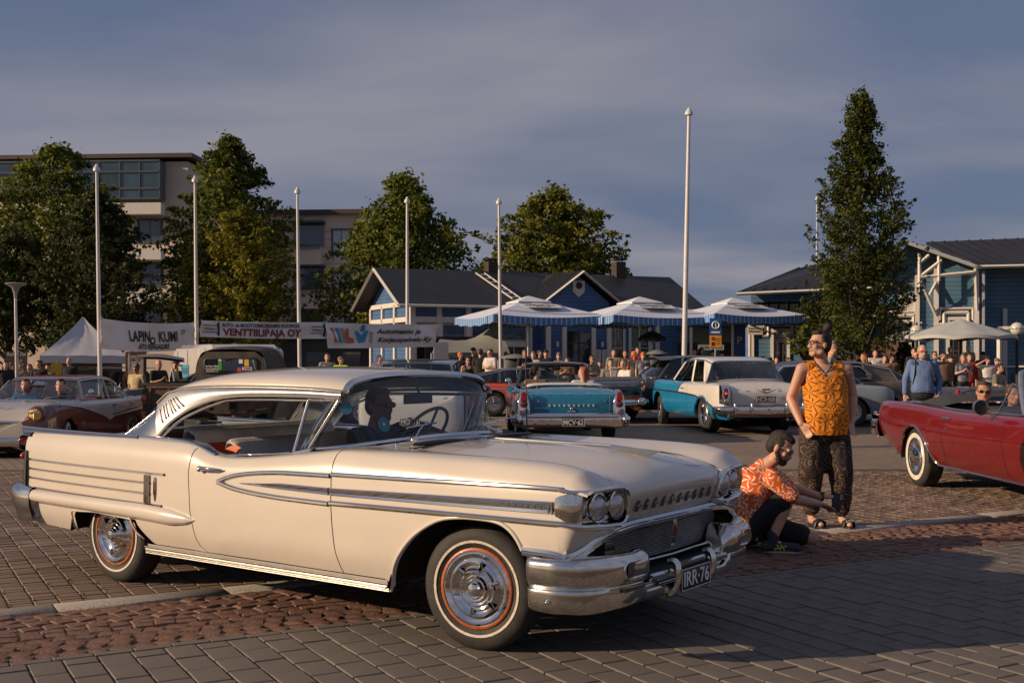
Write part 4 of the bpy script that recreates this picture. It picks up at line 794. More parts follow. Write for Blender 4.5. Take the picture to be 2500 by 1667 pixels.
def bumper(c,x,w,z0,z1,d,name,mt=CHROME,back=.35,sgn=1,curve=.10):
 """curved bar across an end of the car, wrapping round the corners"""
 prof=[(-.05,z1),(0,z1),(d*.8,lerp(z0,z1,.85)),(d,lerp(z0,z1,.6)),(d*.85,lerp(z0,z1,.3)),(d*.3,z0),(-.04,z0)];rows=[]
 for y,xx,a in((w,x-sgn*back,90),(w,x-sgn*back*.4,80),(w*.93,x-sgn*curve*.75,48),(w*.75,x-sgn*curve*.35,22),(w*.4,x-sgn*.02,6),(0,x,0)):
  ca_,sa_=math.cos(R(a)),math.sin(R(a));rows.append([(xx+sgn*o*ca_,y+o*sa_,z)for o,z in prof])
 m=MB();m.grid(mir(net(rows,26,16)));mb_mirror(m);return m.build(name,mt,c.root,angle=50)
def car_at(u,v_or_d,rz,dx=0.,zoff=0.):
 d=v_or_d;x=px(u,d);return(x,d,float(gz(x,d))+zoff),rz
PLUM=paint('maroon',(.13,.028,.022),.3);GREYC=paint('warm_grey',(.42,.39,.36),.3);COPPER=paint('copper',(.30,.08,.035),.3)
def ford_col(x,y,z):
# the lower flank is maroon below a line that dips in a vee at the doors
 if y<.60 and x>.55:return 1
 zl=float(np.interp(x,[-2.6,-1.9,-.35,-.15,.25,.9,1.55,2.05,2.3],[.70,.685,.60,.545,.66,.80,.88,.88,.86]));return 0 if z<zl else 1
c=make_car('sedan','grey and maroon lowered sedan facing the camera with yellow headlights',(px(28,17.9)-.17,19.9,float(gz(-8.3,20))-.05),R(-90-2.5),dict(x=(-2.55,2.25),w=[(-2.55,.80),(-2.3,.88),(-1.2,.93),(0,.95),(1.2,.94),(1.9,.92),(2.15,.86),(2.25,.78)],top=[(-2.55,.84),(-2.4,.90),(-1.5,.89),(-.9,.885),(.75,.90),(1.4,.93),(1.95,.90),(2.25,.72)],mid=[(-2.55,.80),(-2.3,.86),(-1.4,.90),(.8,.92),(1.4,.93),(1.9,.86),(2.15,.76),(2.25,.62)],zb=.16,cabin=(-1.45,.95),arch=[(1.42,.36,.30),(-1.40,.34,.24)],wheels=[(1.42,.31,.19,'dog',.19,14),(-1.40,.31,.19,'dog',.19,0)],ring=(.2,.75),col=[PLUM,GREYC],colf=ford_col,roof=[(.30,.60,1.215,1.265),(.0,.645,1.245,1.305),(-.5,.66,1.25,1.315),(-1.0,.63,1.22,1.28),(-1.35,.58,1.14,1.19)],roofm=COPPER,pillarm=GREYC,ws=(.62,.76,.905,.98,.925),bl=(-1.62,.72,.90,-1.85,.905),cuts=[(-1.30,-1.18),(-.55,-.55),(-.32,-.38),(.58,.30)],pw=[.05,.06,.06,.07],seats=[-.25,-1.2],seatm=SEAT_RED))
sedan=c.root
m=MB();m.lathe([(.10,0),(.13,.0),(.135,.05),(.12,.09),(.10,.10)],28,axis='X',c=(2.12,-.74,.745));pair(m,'headlight',PLUM,sedan)
m=MB();m.lathe([(.098,.02),(.09,.06),(.06,.085),(0,.095)],24,axis='X',c=(2.17,-.74,.745));pair(m,'headlight_lens',mat('yellow_lamp',(.80,.48,.06),.12,0,1,.3,40.,.2,60.),sedan)
m=MB();m.tube([(2.265,-.74,.83),(2.27,-.74,.66)],.008,5);m.tube([(2.26,-.83,.775),(2.27,-.74,.79),(2.26,-.65,.775)],.012,5);pair(m,'lamp_visor',CHROME,sedan)
g=MB();g.box((2.20,0,.53),(.05,1.28,.20));gr=g.build('grille',BLACK,sedan)
for k in range(6):
 m=MB();z=.455+k*.030;m.tube([(2.20,-.66,z),(2.26,-.4,z),(2.275,0,z),(2.26,.4,z),(2.20,.66,z)],.009,5);m.build('grille_bar',STEEL,gr)
m=MB();m.tube([(2.16,-.70,.60),(2.25,-.55,.635),(2.28,0,.64),(2.25,.55,.635),(2.16,.70,.60)],.02,6);m.build('grille_moulding',CHROME,gr)
for q in(-1,1):
 m=MB();m.tube([(2.20+.08*math.cos(a),q*(.70-0+.13*math.sin(a)),.50+.03*math.cos(a))for a in np.linspace(0,2*math.pi,20)[:-1]],.025,6,closed=True);m.build('bumper_ring',CHROME,sedan)
 m=MB();m.box((2.24,q*.70,.49),(.03,.16,.05));m.build('parking_lamp',AMBER,sedan)
bumper(c,2.36,.90,.27,.42,.07,'front_bumper',curve=.2);bumper(c,-2.66,.88,.30,.44,.06,'rear_bumper',sgn=-1)
plate(sedan,'MBK-55',frame((2.44,.08,.36),(0,1,0),(0,0,1)),.33,.11)
VL=[(x,float(np.interp(x,[-2.5,-1.9,-.35,-.15,.25,.9,1.55,2.05],[.70,.685,.60,.545,.66,.80,.865,.86])))for x in np.linspace(-2.45,1.7,60)]
car_trim(c,VL,'side_moulding',half(.016,.012),BRUSHED)
for k in range(3):car_trim(c,[(x,z+.022+k*.018)for x,z in VL if x<-.3],'wing_strip',half(.006,.008),BRUSHED)
for x in(-.42,-1.30):handle(c,x,.80)
gap_line(c,[(.2,-.40),(.88,-.38)][0:0]or-.40,.22,.86);gap_line(c,.70,.24,.86);gap_line(c,-1.18,.36,.86)
m=MB();m.tube([(.62,-.80,.93),(.60,-.90,1.02)],.01,5);m.ball((.59,-.93,1.05),(.03,.055,.05),10);pair(m,'door_mirror',CHROME,sedan)
m=MB();m.box((.52,0,1.19),(.015,.22,.06),ch=.01);m.build('rear_view_mirror',STEEL,sedan)
for q in(-.32,.30):
 m=MB();m.tube([(.98,q,.945),(.86,q+.18,.985),(.80,q+.42,.99)],.007,5);m.build('wiper',CHROME,sedan)
m=MB();cc=Vector((.42,.36,.95));m.tube([cc+Vector((-.09*math.sin(a),.19*math.cos(a),.17*math.sin(a)))for a in np.linspace(0,2*math.pi,25)[:-1]],.011,6,closed=True);m.build('steering_wheel',SEAT_RED,sedan)
for q in(-1,1):
 m=MB();m.lathe([(.085,0),(.09,.05),(.06,.08),(0,.09)],20,axis='X',c=(0,0,0),M=Matrix.Translation((-2.52,q*.76,.76))@Matrix.Rotation(math.pi,4,'Z'));m.build('tail_lamp',RED_LENS,sedan)
m=MB();sc=[]
for k in range(5):m.tube([(2.04+.0,-.40+k*.16+.07*math.cos(a),.83+.012*math.sin(2*a)-.0)for a in np.linspace(0,math.pi,9)],.003,4)
m.build('pinstripe',BLACK,sedan)
# -- blue open convertible seen from behind
BLUE=paint('teal_blue',(.008,.185,.33),.28,.04);VINYL=mat('white_vinyl',(.62,.60,.56),.55)
c=make_car('convertible','teal blue open convertible with white top cover seen from behind, two women inside',(px(1399,20.4)-.20,22.75,0),R(90+3.5),dict(x=(-2.72,2.55),w=[(-2.72,.95),(-2.5,.985),(-1.2,1.0),(0,.98),(1.4,.98),(2.3,.93),(2.55,.84)],top=[(-2.72,.90),(-2.5,.955),(-1.9,.965),(-1.2,.955),(-.4,.90),(.9,.94),(1.6,.97),(2.4,.93),(2.55,.85)],mid=[(-2.72,.90),(-2.60,.955),(-2.2,1.02),(-1.5,1.05),(.9,1.0),(1.6,.98),(2.4,.90),(2.55,.80)],zb=.27,cabin=(-1.35,.75),arch=[(1.55,.37,.34),(-1.55,.34,.26)],wheels=[(1.55,.35,.20,'dog',.19,0),(-1.55,.35,.20,'dog',.19,0)],ring=(.2,.7),col=[BLUE],seats=[-.55,-1.25],seatm=mat('seat_blue',(.03,.10,.16),.6),bulge=(.05,.04)))
conv=c.root;conv.scale=(.95,.95,.97)
m=MB();m.grid(net([[(-1.95,0,1.055),(-1.95,.6,1.045),(-1.75,.82,.985)],[(-1.62,0,1.09),(-1.6,.62,1.075),(-1.5,.84,.99)],[(-1.28,0,1.075),(-1.28,.60,1.06),(-1.05,.85,.965)]],12,16));mb_mirror(m);m.build('top_cover',VINYL,conv)
m=MB();B0=[(.72,-.80,.955),(.60,-.74,1.15),(.42,-.68,1.38),(.38,-.60,1.425),(.37,-.3,1.45),(.37,0,1.455)];BB=catmull(np.array(B0),30);m.tube([tuple(p)for p in BB],.026,6);mb_mirror(m);m.build('windscreen_frame',CHROME,conv)
m=MB();m.tube([(.36,-.62,1.40),(.33,-.3,1.405),(.33,0,1.40)],.035,6);mb_mirror(m);m.build('header',BLACK,conv)
m=MB();T_=catmull(np.array([(.40,.62,1.40),(.37,.3,1.44),(.37,0,1.445)]),14);Bb=catmull(np.array([(.72,.78,.96),(.92,.5,.985),(1.0,0,1.0)]),14);m.grid(mir(np.array([Bb+(T_-Bb)*q for q in np.linspace(0,1,6)])));mb_mirror(m);m.build('windscreen',GLASS,conv,angle=180)
m=MB();m.box((.62,0,.97),(.2,1.4,.12),ch=.04);m.build('dashboard',SEAT_DARK,conv)
m=MB();m.box((.33,0,1.33),(.02,.24,.06),ch=.01);m.build('rear_view_mirror',BLACK,conv)
m=MB();m.box((-2.775,0,.545),(.03,1.66,.05),ch=.01);m.build('boot_sill',CHROME,conv)
for q in(-1,1):
 m=MB();m.tube([(-2.02,q*.58,1.035),(-2.35,q*.60,1.01),(-2.66,q*.61,.92),(-2.775,q*.615,.76)],[.008,.012,.014,.010],6);m.build('boot_rib',CHROME,conv)
 m=MB();m.tube([(-2.785,q*.52,.655),(-2.785,q*.68,.655)],.006,5);m.build('boot_dash',CHROME,conv)
 m=MB();rws=[]
 for z,w_,xo in((.44,.10,-2.70),(.50,.115,-2.80),(.60,.11,-2.81),(.72,.105,-2.80),(.86,.09,-2.77),(.96,.055,-2.70),(.985,.02,-2.62)):
  rws.append([(xo+.16,q*(.88+w_),z),(xo+.03,q*(.88+w_),z),(xo,q*(.88+w_*.5),z),(xo,q*(.88-w_*.5),z),(xo+.03,q*(.88-w_),z),(xo+.16,q*(.88-w_),z)])
 m.grid(rws,cv=False);ts=m.build('tail_lamp_shell',CHROME,conv,angle=50)
 m=MB();m.prism([(-.06,.80),(.06,.80),(.045,.92),(.0,.965),(-.045,.92)],-2.835,-2.79,M=Matrix(((0,1,0,0),(1,0,0,q*.88),(0,0,1,0),(0,0,0,1))));m.build('upper_tail_lens',RED_LENS,ts)
 m=MB();m.ball((-2.81,q*.88,.725),(.045,.075,.06),14);m.build('lower_tail_lens',mat('dark_red_lens',(.12,.008,.01),.1,0,1),ts)
 m=MB();m.box((-2.825,q*.88,.585),(.02,.15,.12),ch=.01);m.build('reversing_lens',mat('grey_lens',(.25,.23,.22),.15,0,.8),ts)
rb=bumper(c,-2.92,1.02,.32,.53,.075,'rear_bumper',sgn=-1,curve=.14,back=.5)
m=MB();m.tube([(-2.955,-.86,.525),(-2.995,0,.525),(-2.955,.86,.525)],.028,8);m.build('bumper_rail',CHROME,rb)
for k in range(8):
 y=-.80+k*.2286 if k<4 else .115+(k-4)*.2286
 if abs(y)<.2:continue
 m=MB();m.box((-2.985+abs(y)*.04,y,.415),(.03,.19,.085),ch=.012);m.build('bumper_block',CHROME,rb,angle=20)
for q in(-1,1):
 m=MB();m.ball((-2.84,q*.97,.45),(.17,.085,.12),14);m.build('exhaust_pod',CHROME,rb);m=MB();m.lathe([(.05,.0),(.06,.02),(.06,.05)],16,axis='X',c=(-3.02,q*.97,.40));m.build('exhaust_outlet',BLACK,rb)
plate(conv,'MCV\u00b762',frame((-3.045,0,.41),(0,-1,0),(0,0,1)),.42,.14)
for k,ch in enumerate('ROADMASTER'):lettering(ch,frame((-2.772-.0,.405-k*.09,.70),(0,-1,0),(0,0,1)),.05,PLATE_WHITE,conv,bold=.003,name='boot_letter',extrude=.006)
m=MB();m.box((-2.778,0,.60),(.012,.15,.028),ch=.004);m.lathe([(.028,0),(.02,.012),(0,.014)],14,axis='X',c=(0,0,0),M=Matrix.Translation((-2.775,0,.645))@Matrix.Rotation(math.pi,4,'Z'));m.build('boot_badge',CHROME_WORN,conv)
m=MB();m.tube([(-2.74,-.70,.955),(-2.80,-.70,.90),(-2.785,-.70,.56)],.003,4);pair(m,'boot_gap',BLACK,conv)
car_trim(c,[(x,float(np.interp(x,[-2.5,-1.6,-1.1,-.4,1.5,2.4],[.50,.62,.80,.70,.72,.74])))for x in np.linspace(-2.5,2.4,40)],'side_sweep',half(.022,.012))
m=MB();sd_=[(-2.3,.42),(-1.75,.42),(-1.80,.70),(-2.28,.66)];m.grid([[tuple(c.s.side(lerp(-2.35,-1.95,u),lerp(.42,.78,t),.006))for t in np.linspace(0,1,6)]for u in np.linspace(0,1,6)]);pair(m,'rear_gravel_panel',VINYL,conv)
m=MB();m.tube([(.66,.86,.96),(.66,.95,1.04)],.01,5);m.ball((.64,.97,1.07),(.03,.07,.07),10);m.build('door_mirror',CHROME,conv)
# -- blue and white two-door saloon
SKYB=paint('sky_blue',(.008,.21,.43),.28,.03);OFFW=paint('off_white',(.66,.63,.58),.3)
def chev_z(x):return float(np.interp(x,[-2.6,-2.2,-1.6,-1.0,-.3,.4,1.2,2.4],[.36,.50,.66,.735,.765,.775,.78,.785]))
def chev_col(x,y,z):
 if z<chev_z(x):return 0
 return 0 if x>.05+(z-.77)*-.9 else 1
cx,cy=3.93+.82*math.cos(R(15)),23.4+.82*math.sin(R(15))*-1
c=make_car('saloon','sky blue and white two door saloon seen from behind with black plate',(px(1861,22.6)-.42,25.0,0),R(90+10.5),dict(x=(-2.50,2.30),w=[(-2.50,.84),(-2.2,.90),(-1,.925),(0,.93),(1.4,.92),(2.1,.87),(2.3,.78)],top=[(-2.50,.90),(-2.3,.98),(-1.5,.985),(-.7,.975),(.8,.99),(1.6,1.01),(2.1,.98),(2.3,.88)],mid=[(-2.50,.86),(-2.42,.97),(-2.0,1.06),(-1.5,1.10),(.8,1.06),(1.5,1.06),(2.1,1.0),(2.3,.86)],zb=.30,cabin=(-1.35,.85),arch=[(1.46,.375,.38),(-1.46,.37,.36)],wheels=[(1.46,.33,.18,'mag',.20,-10),(-1.46,.37,.27,'mag',.21,0)],col=[SKYB,OFFW],colf=chev_col,roof=[(.42,.60,1.42,1.465),(.05,.66,1.46,1.51),(-.5,.68,1.47,1.535),(-1.0,.68,1.455,1.52),(-1.36,.66,1.39,1.455)],roofm=OFFW,ws=(.85,.78,1.0,1.12,1.06),bl=(-1.42,.81,.99,-1.98,1.085),cuts=[(-1.18,-1.02),(-.45,-.45),(.78,.40)],pw=[.06,.07,.06],seats=[-.05,-.9],glass=GLASS_DARK,framem=CHROME,bulge=(.05,.05)))
chev=c.root
car_trim(c,[(x,chev_z(x))for x in np.linspace(-2.45,2.2,60)],'side_moulding',half(.018,.012),mat('dark_moulding',(.05,.03,.03),.3,.3))
car_trim(c,[(.05+(z-.77)*-.9,z)for z in np.linspace(.775,.96,10)],'colour_break_moulding',half(.012,.010))
m=MB();a_=[(c.s.side(-1.46+.395*math.cos(t),.36+.385*math.sin(t)*1.0,.004))for t in np.linspace(.15,2.9,30)];m.tube(a_,.014,6);pair(m,'arch_lip',SKYB,chev)
for q in(-1,1):
 m=MB();m.prism([(-2.56,.62),(-2.58,.68),(-2.57,.86),(-2.50,.97),(-2.40,.985),(-2.40,.62)],q*.75,q*.90);tl=m.build('tail_lamp_shell',CHROME,chev,angle=50)
 m=MB();m.ball((-2.565,q*.825,.82),(.035,.058,.11),12);m.build('tail_lens',mat('dark_red_lens',(.12,.008,.01),.1,0,1),tl);m=MB();m.ball((-2.59,q*.825,.82),(.022,.035,.03),10);m.build('tail_light',mat('lit_tail',(.6,.05,.02),.2,0,.5,.1,emit=((1,.13,.03),.35)),tl);m=MB();m.ball((-2.575,q*.825,.68),(.03,.05,.04),10);m.build('reversing_lens',CHROME_WORN,tl)
rb=bumper(c,-2.64,.93,.40,.57,.06,'rear_bumper',sgn=-1,curve=.12,back=.4)
m=MB();m.box((-2.62,0,.385),(.10,1.6,.05));m.build('bumper_valance',mat('valance_brown',(.10,.075,.055),.5),rb)  # plain dark brown strip along the lower edge of the bumper
for y in(-.70,-.36,.36,.70):
 m=MB();m.tube([(-2.715,y,.42),(-2.745,y,.52),(-2.72,y,.63)],[.028,.034,.02],8);m.build('overrider',CHROME,rb)
plate(chev,'NCR\u00b7608',frame((-2.578,0,.70),(0,-1,0),(-.06,0,1)),.42,.13)
m=MB();vv=[(-.2,.895),(0,.835),(.2,.895),(.2,.882),(0,.815),(-.2,.882)];m.prism([(y,z)for y,z in vv],-.015,.0,M=Matrix(((0,1,0,-2.565),(1,0,0,0),(0,0,1,0),(0,0,0,1))));em=m.build('boot_emblem',CHROME,chev,flat=True)
m=MB();m.box((-2.575,0,.892),(.015,.17,.03),ch=.004);m.build('emblem_enamel',mat('enamel_dark',(.10,.02,.02),.2,0,.6),em)
m=MB();G_=[(-1.98,-.70,1.0),(-2.40,-.70,.985),(-2.54,-.70,.86),(-2.555,-.70,.60),(-2.55,-.62,.575),(-2.555,0,.575)];m.tube(G_,.005,4);mb_mirror(m);m.build('boot_gap',BLACK,chev)
m=MB()
for k in range(6):m.tube([c.s.side(-1.95-k*.035,.835,.008),c.s.side(-1.965-k*.035,.85,.009),c.s.side(-1.98-k*.035,.835,.008)],.004,4)
m.build('wing_script',CHROME_WORN,chev)
handle(c,-.30,.86);gap_line(c,.62,.33,.97);gap_line(c,-.55,.33,.97)
m=MB();m.tube([(.62,.80,1.01),(.62,.93,1.05)],.01,5);m.ball((.61,.97,1.08),(.05,.05,.05),10);pair(MB()if 0 else m,'door_mirror',BLACK,chev)
m=MB();m.tube([(-1.0-.3,-.5,.35),(-2.45,-.5,.30)],.03,8);m.build('exhaust',STEEL,chev)
fb=bumper(c,2.40,.92,.40,.55,.06,'front_bumper',curve=.16)
# -- red convertible at the right edge
REDC=paint('deep_red',(.15,.005,.006),.25,.04)
c=make_car('convertible','deep red open convertible with its roof folded, its nose beyond the frame',(5.83,12.15,0),R(-90+3),dict(x=(-3.05,2.6),w=[(-3.05,.84),(-2.9,.93),(-2.2,.985),(0,1.0),(1.8,.97),(2.4,.9),(2.6,.8)],top=[(-3.05,.90),(-2.9,.965),(-2.3,.975),(-1.4,.955),(-.5,.93),(.6,.94),(2.0,.95),(2.6,.9)],mid=[(-3.05,.88),(-2.9,.96),(-1.6,.975),(.8,.98),(2.2,.96),(2.6,.88)],zb=[(-3.05,.50),(-2.7,.40),(-2.25,.28),(2.0,.26),(2.6,.4)],cabin=(-1.75,.85),shape=[(.86,0),(.93,.16),(.975,.36),(1.0,.60),(.985,.78),(.955,.93),(.90,1.)],arch=[(1.55,.40,.32),(-1.62,.41,.30)],wheels=[(1.55,.35,.20,'wire',.20,0),(-1.62,.35,.21,'wire',.20,0)],ring=(.16,.52),col=[REDC],seats=[-.35,-1.2],bulge=(.10,.06)))
redc=c.root
m=MB();m.grid(net([[(-1.95,0,1.02),(-1.95,.6,1.01),(-1.85,.86,.97)],[(-1.5,0,1.10),(-1.5,.6,1.085),(-1.5,.88,.985)],[(-1.05,0,1.03),(-1.05,.6,1.02),(-1.05,.88,.965)]],14,14));mb_mirror(m);m.build('folded_roof',mat('dark_canvas',(.04,.042,.045),.85,0,0,.2,20.,.15,60.),redc)
m=MB();m.tube([c.s.side(x,c.ft(x)-.006,.002)+Vector((0,.05,.018))for x in np.linspace(-1.9,.9,30)],.012,6);pair(m,'belt_moulding',CHROME,redc)
lo=[(-3.0,.515),(-2.7,.415),(-2.3,.315)];sl=lo[:2]+[(-2.05,.335)]+[(-1.62+.425*math.cos(a),.30+.425*math.sin(a))for a in np.linspace(2.95,.12,26)]+[(-1.18,.33),(-1.14,.29),(.6,.285),(1.1,.285)]
m=MB();m.tube([c.s.side(x,z,.005)for x,z in sl],.011,6);pair(m,'lower_moulding',CHROME,redc)
handle(c,-.68,.845);gap_line(c,-.80,.32,.92);gap_line(c,.62,.32,.92)
m=MB();m.lathe([(.018,0),(.018,.012),(0,.014)],12,M=Matrix.Translation(c.s.side(-.80+.12,.74))@Matrix.Rotation(R(90),4,'X'));m.build('door_lock',CHROME,redc)
bumper(c,-3.15,.93,.50,.72,.03,'rear_bumper',sgn=-1,curve=.22,back=.25)
m=MB();m.box((-2.97,-.925,.80),(.10,.03,.05),ch=.008);m.build('side_marker',CHROME_WORN,redc);m=MB();m.box((-3.10,0,.80),(.06,1.6,.14),ch=.02);m.build('tail_lamp',RED_LENS,redc)
m=MB();B0=catmull(np.array([(.78,-.83,.955),(.62,-.78,1.12),(.43,-.70,1.33),(.36,-.62,1.375),(.33,-.3,1.395),(.33,0,1.40)]),30);m.tube([tuple(p)for p in B0],.030,8);mb_mirror(m);m.build('windscreen_frame',mat('frame_grey',(.42,.44,.46),.25,.8),redc)
m=MB();T_=catmull(np.array([(.42,.66,1.34),(.34,.3,1.385),(.34,0,1.39)]),14);Bb=catmull(np.array([(.78,.82,.96),(1.0,.5,.98),(1.05,0,.985)]),14);m.grid(mir(np.array([Bb+(T_-Bb)*q for q in np.linspace(0,1,6)])));mb_mirror(m);m.build('windscreen',GLASS,redc,angle=180)
m=MB();VW=[(.28,-.86,.965),(.70,-.84,.96),(.50,-.75,1.22),(.36,-.74,1.26)];m.tube([VW[0],VW[3],VW[2]],.010,6);pair(m,'vent_frame',CHROME,redc);m=MB();m.add(VW,[(0,1,2,3)]);pair(m,'vent_pane',GLASS,redc)
m=MB();p=c.s.side(.38,.92,.0);m.tube([p,p+Vector((0,-.10,.06))],.012,6);m.lathe([(.0,-.10),(.045,-.085),(.075,-.04),(.082,.0),(.078,.012)],20,axis='X',c=tuple(p+Vector((.0,-.16,.10))));mm_=m.build('door_mirror',CHROME,redc);m=MB();m.lathe([(.07,0),(0,.0)],20,axis='X',c=tuple(p+Vector((-.005,-.16,.10))));m.build('mirror_face',BLACK,mm_)
m=MB();cc=Vector((.18,.38,1.0));m.tube([cc+Vector((-.09*math.sin(a),.19*math.cos(a),.17*math.sin(a)))for a in np.linspace(0,2*math.pi,25)[:-1]],.012,6,closed=True);m.build('steering_wheel',BLACK,redc)
m=MB();m.tube([(-2.3,.8,.97),(-2.3,.8,1.75)],.004,4);m.build('aerial',STEEL,redc)
# ------------------------------------------------------------------ buildings
def boards(name,col,pitch=.16,rough=.6,axis=2):
 """horizontal weatherboards, too fine at this distance to build"""
 if name in MATS:return MATS[name]
 m=mat(name,col,rough,0,0,.16,1.3);t=m.node_tree;p=t.nodes['Principled BSDF']
 tcn=t.nodes.new('ShaderNodeTexCoord');sp=t.nodes.new('ShaderNodeSeparateXYZ');t.links.new(tcn.outputs['Object'],sp.inputs[0])
 fr=nmath('FRACT',nmath('MULTIPLY',sp.outputs[axis],1/pitch,t),None,t);b=t.nodes.new('ShaderNodeBump');b.inputs['Strength'].default_value=.9;b.inputs['Distance'].default_value=.03
 t.links.new(fr,b.inputs['Height']);t.links.new(b.outputs[0],p.inputs['Normal'])
 lt=nmath('LESS_THAN',fr,.12,t);mx=t.nodes.new('ShaderNodeMixRGB');mx.inputs[2].default_value=tuple(c*.45 for c in col)+(1,);src=p.inputs['Base Color'].links[0].from_socket
 t.links.new(lt,mx.inputs[0]);t.links.new(src,mx.inputs[1]);t.links.new(mx.outputs[0],p.inputs['Base Color']);return m
BLUEB=boards('blue_boards',(.062,.145,.33));BLUEB2=boards('blue_boards_station',(.085,.19,.30),.17)  # cafe boards first, then the station's own slightly lighter blue
TRIM=mat('white_trim',(.62,.60,.56),.6,0,0,.08);ROOFM=mat('dark_tin_roof',(.016,.017,.021),.55,.1,0,.25,1.5,.1,20.)
WIN=mat('window_glass',(.02,.024,.028),.06,0,1,.3,2.);WINB=mat('window_glass_blue',(.045,.07,.11),.08,0,1,.3,1.);DOORM=mat('dark_brown_wood',(.045,.025,.018),.6)
STONE=mat('beige_stone_panel',(.62,.52,.42),.75,0,0,.08,.6,.1,8.);CONC=mat('pale_concrete',(.62,.60,.57),.8,0,0,.08);GREYW=mat('dark_grey_cladding',(.075,.08,.085),.7,0,0,.15,2.)
def bx(name,mt,parent,c,d,**kw):m=MB();m.box(c,d);return m.build(name,mt,parent,flat=True,**kw)
def window(parent,x0,x1,z0,z1,y,fr=TRIM,gl=WIN,nx=2,nz=3,fw_=.09,bars=None,deep=.06):
 """window on a wall that faces -y: frame (a part) with pane and glazing bars as its sub-parts"""
 m=MB();cx,cz,w,h=(x0+x1)/2,(z0+z1)/2,x1-x0,z1-z0
 for c,d in(((cx,y-.02,z1),(w+2*fw_,.10,fw_)),((cx,y-.02,z0),(w+2*fw_,.12,fw_)),((x0,y-.02,cz),(fw_,.09,h-fw_)),((x1,y-.02,cz),(fw_,.09,h-fw_))):m.box(c,d)
 o=m.build('window',fr,parent,flat=True);m=MB();m.box((cx,y+deep*.2,cz),(w,.02,h));m.build('pane',gl,o,flat=True)
 if nx>1 or nz>1:
  m=MB()
  for i in range(1,nx):m.box((lerp(x0,x1,i/nx),y-.012,cz),(.035,.04,h-fw_))
  for j in range(1,nz):m.box((cx,y-.006,lerp(z0,z1,j/nz)),(w-fw_,.035,.035))
  m.build('glazing_bars',bars or fr,o,flat=True)
 return o
def gable_roof(x0,x1,y0,yr,y1,ze,zr,ov,t=.10):
 m=MB();e=ov
 for ya,yb in((y0,yr),(y1,yr)):
  s_=(zr-ze)/(yr-y0)*e*(1 if ya==y0 else 1);yo=ya-e if ya==y0 else ya+e;zo=ze-s_
  vs=[(x0,yo,zo),(x1,yo,zo),(x1,yr,zr),(x0,yr,zr)];m.add(vs+[(a,b,c-t)for a,b,c in vs],[(0,1,2,3),(4,7,6,5),(0,4,5,1),(1,5,6,2),(3,7,4,0)])
 return m
cafe=thing('cafe_building','long blue wooden cafe with white trim and dark roof behind the striped parasols','building',(-4.12,47.0,0),R(24))
m=MB();m.box((6.7,2.75,1.9),(13.4,5.5,3.9));m.add([(0,0,3.85),(0,5.5,3.85),(0,2.75,5.25)],[(0,1,2)]);m.add([(13.4,0,3.85),(13.4,5.5,3.85),(13.4,2.75,5.25)],[(0,1,2)]);m.box((7.25,-.35,1.9),(3.0,.9,3.9));m.add([(5.75,-.8,3.85),(8.75,-.8,3.85),(7.25,-.8,4.98)],[(0,1,2)]);m.build('wall',BLUEB,cafe,flat=True)
m=gable_roof(-.7,14.0,0,2.75,5.5,3.92,5.32,.55);rf_=m.build('roof',ROOFM,cafe,flat=True)
m=MB()
for q in(-1,1):
 vs=[(7.25,-1.25,5.17),(7.25,2.7,5.17),(7.25+q*2.0,2.7,3.72),(7.25+q*2.0,-1.25,3.72)];m.add(vs+[(a,b,c-.09)for a,b,c in vs],[(0,1,2,3),(4,7,6,5),(0,4,5,1),(1,5,6,2),(2,6,7,3),(3,7,4,0)])
m.build('gable_roof',ROOFM,cafe,flat=True)
m=MB()
for k in range(7):
 y=-1.15+k*.42;m.tube([(7.25,y,5.19),(5.25,y,3.74)],.025,4)
m.build('roof_rib',ROOFM,cafe)
for q in(-1,1):m=MB();m.tube([(7.25,-1.28,5.12),(7.25+q*2.05,-1.28,3.64)],.10,4,up=(0,1,0),sy=.5);m.build('bargeboard',TRIM,cafe,flat=True)
for y1_,z1_ in((-.62,3.58),(6.1,3.58)):m=MB();m.tube([(-.72,2.75,5.26),(-.72,y1_,z1_)],.10,4,up=(1,0,0),sy=.5);m.build('bargeboard',TRIM,cafe,flat=True)
m=MB();m.tube([(-.7,-.62,3.58),(5.3,-.62,3.58)],.06,6);m.build('gutter',TRIM,cafe);m=MB();m.tube([(9.2,-.62,3.58),(14,-.62,3.58)],.06,6);m.build('gutter',TRIM,cafe)
m=MB();m.prism([(-.28,4.75),(.28,4.75),(.28,4.3),(0,4.05),(-.28,4.3)],-.86,-.80,M=Matrix.Translation((7.25,0,0)));gv=m.build('gable_shield',TRIM,cafe,flat=True)
m=MB();m.lathe([(.15,0),(.15,.02),(0,.02)],20,M=Matrix.Translation((7.25,-.865,4.55))@Matrix.Rotation(R(90),4,'X'));m.build('vent',BLACK,gv)
for x in(.05,1.2,2.5,3.85,5.3):bx('post',TRIM,cafe,(x,-.05,1.9),(.22,.14,3.6))
for z in(2.05,3.05):bx('rail',TRIM,cafe,(2.7,-.062,z),(5.3,.10,.22))
for a,b_ in((.2,1.05),(1.35,2.35),(2.65,3.7),(4.0,5.15)):window(cafe,a,b_,1.0,1.95,-.02,nx=2,nz=1,fw_=.05);window(cafe,a,b_,2.2,2.95,-.02,gl=WINB,nx=1,nz=1,fw_=.04)
for y in(.2,1.9,3.6,5.3):bx('end_post',TRIM,cafe,(-.05,y,1.9),(.12,.2,3.6))
for z in(2.05,3.05,3.7):bx('end_rail',TRIM,cafe,(-.06,2.7,z),(.10,5.2,.2))
for y in(1.05,2.75,4.45):bx('end_window',WINB,cafe,(-.02,y,2.55),(.04,1.4,.8))
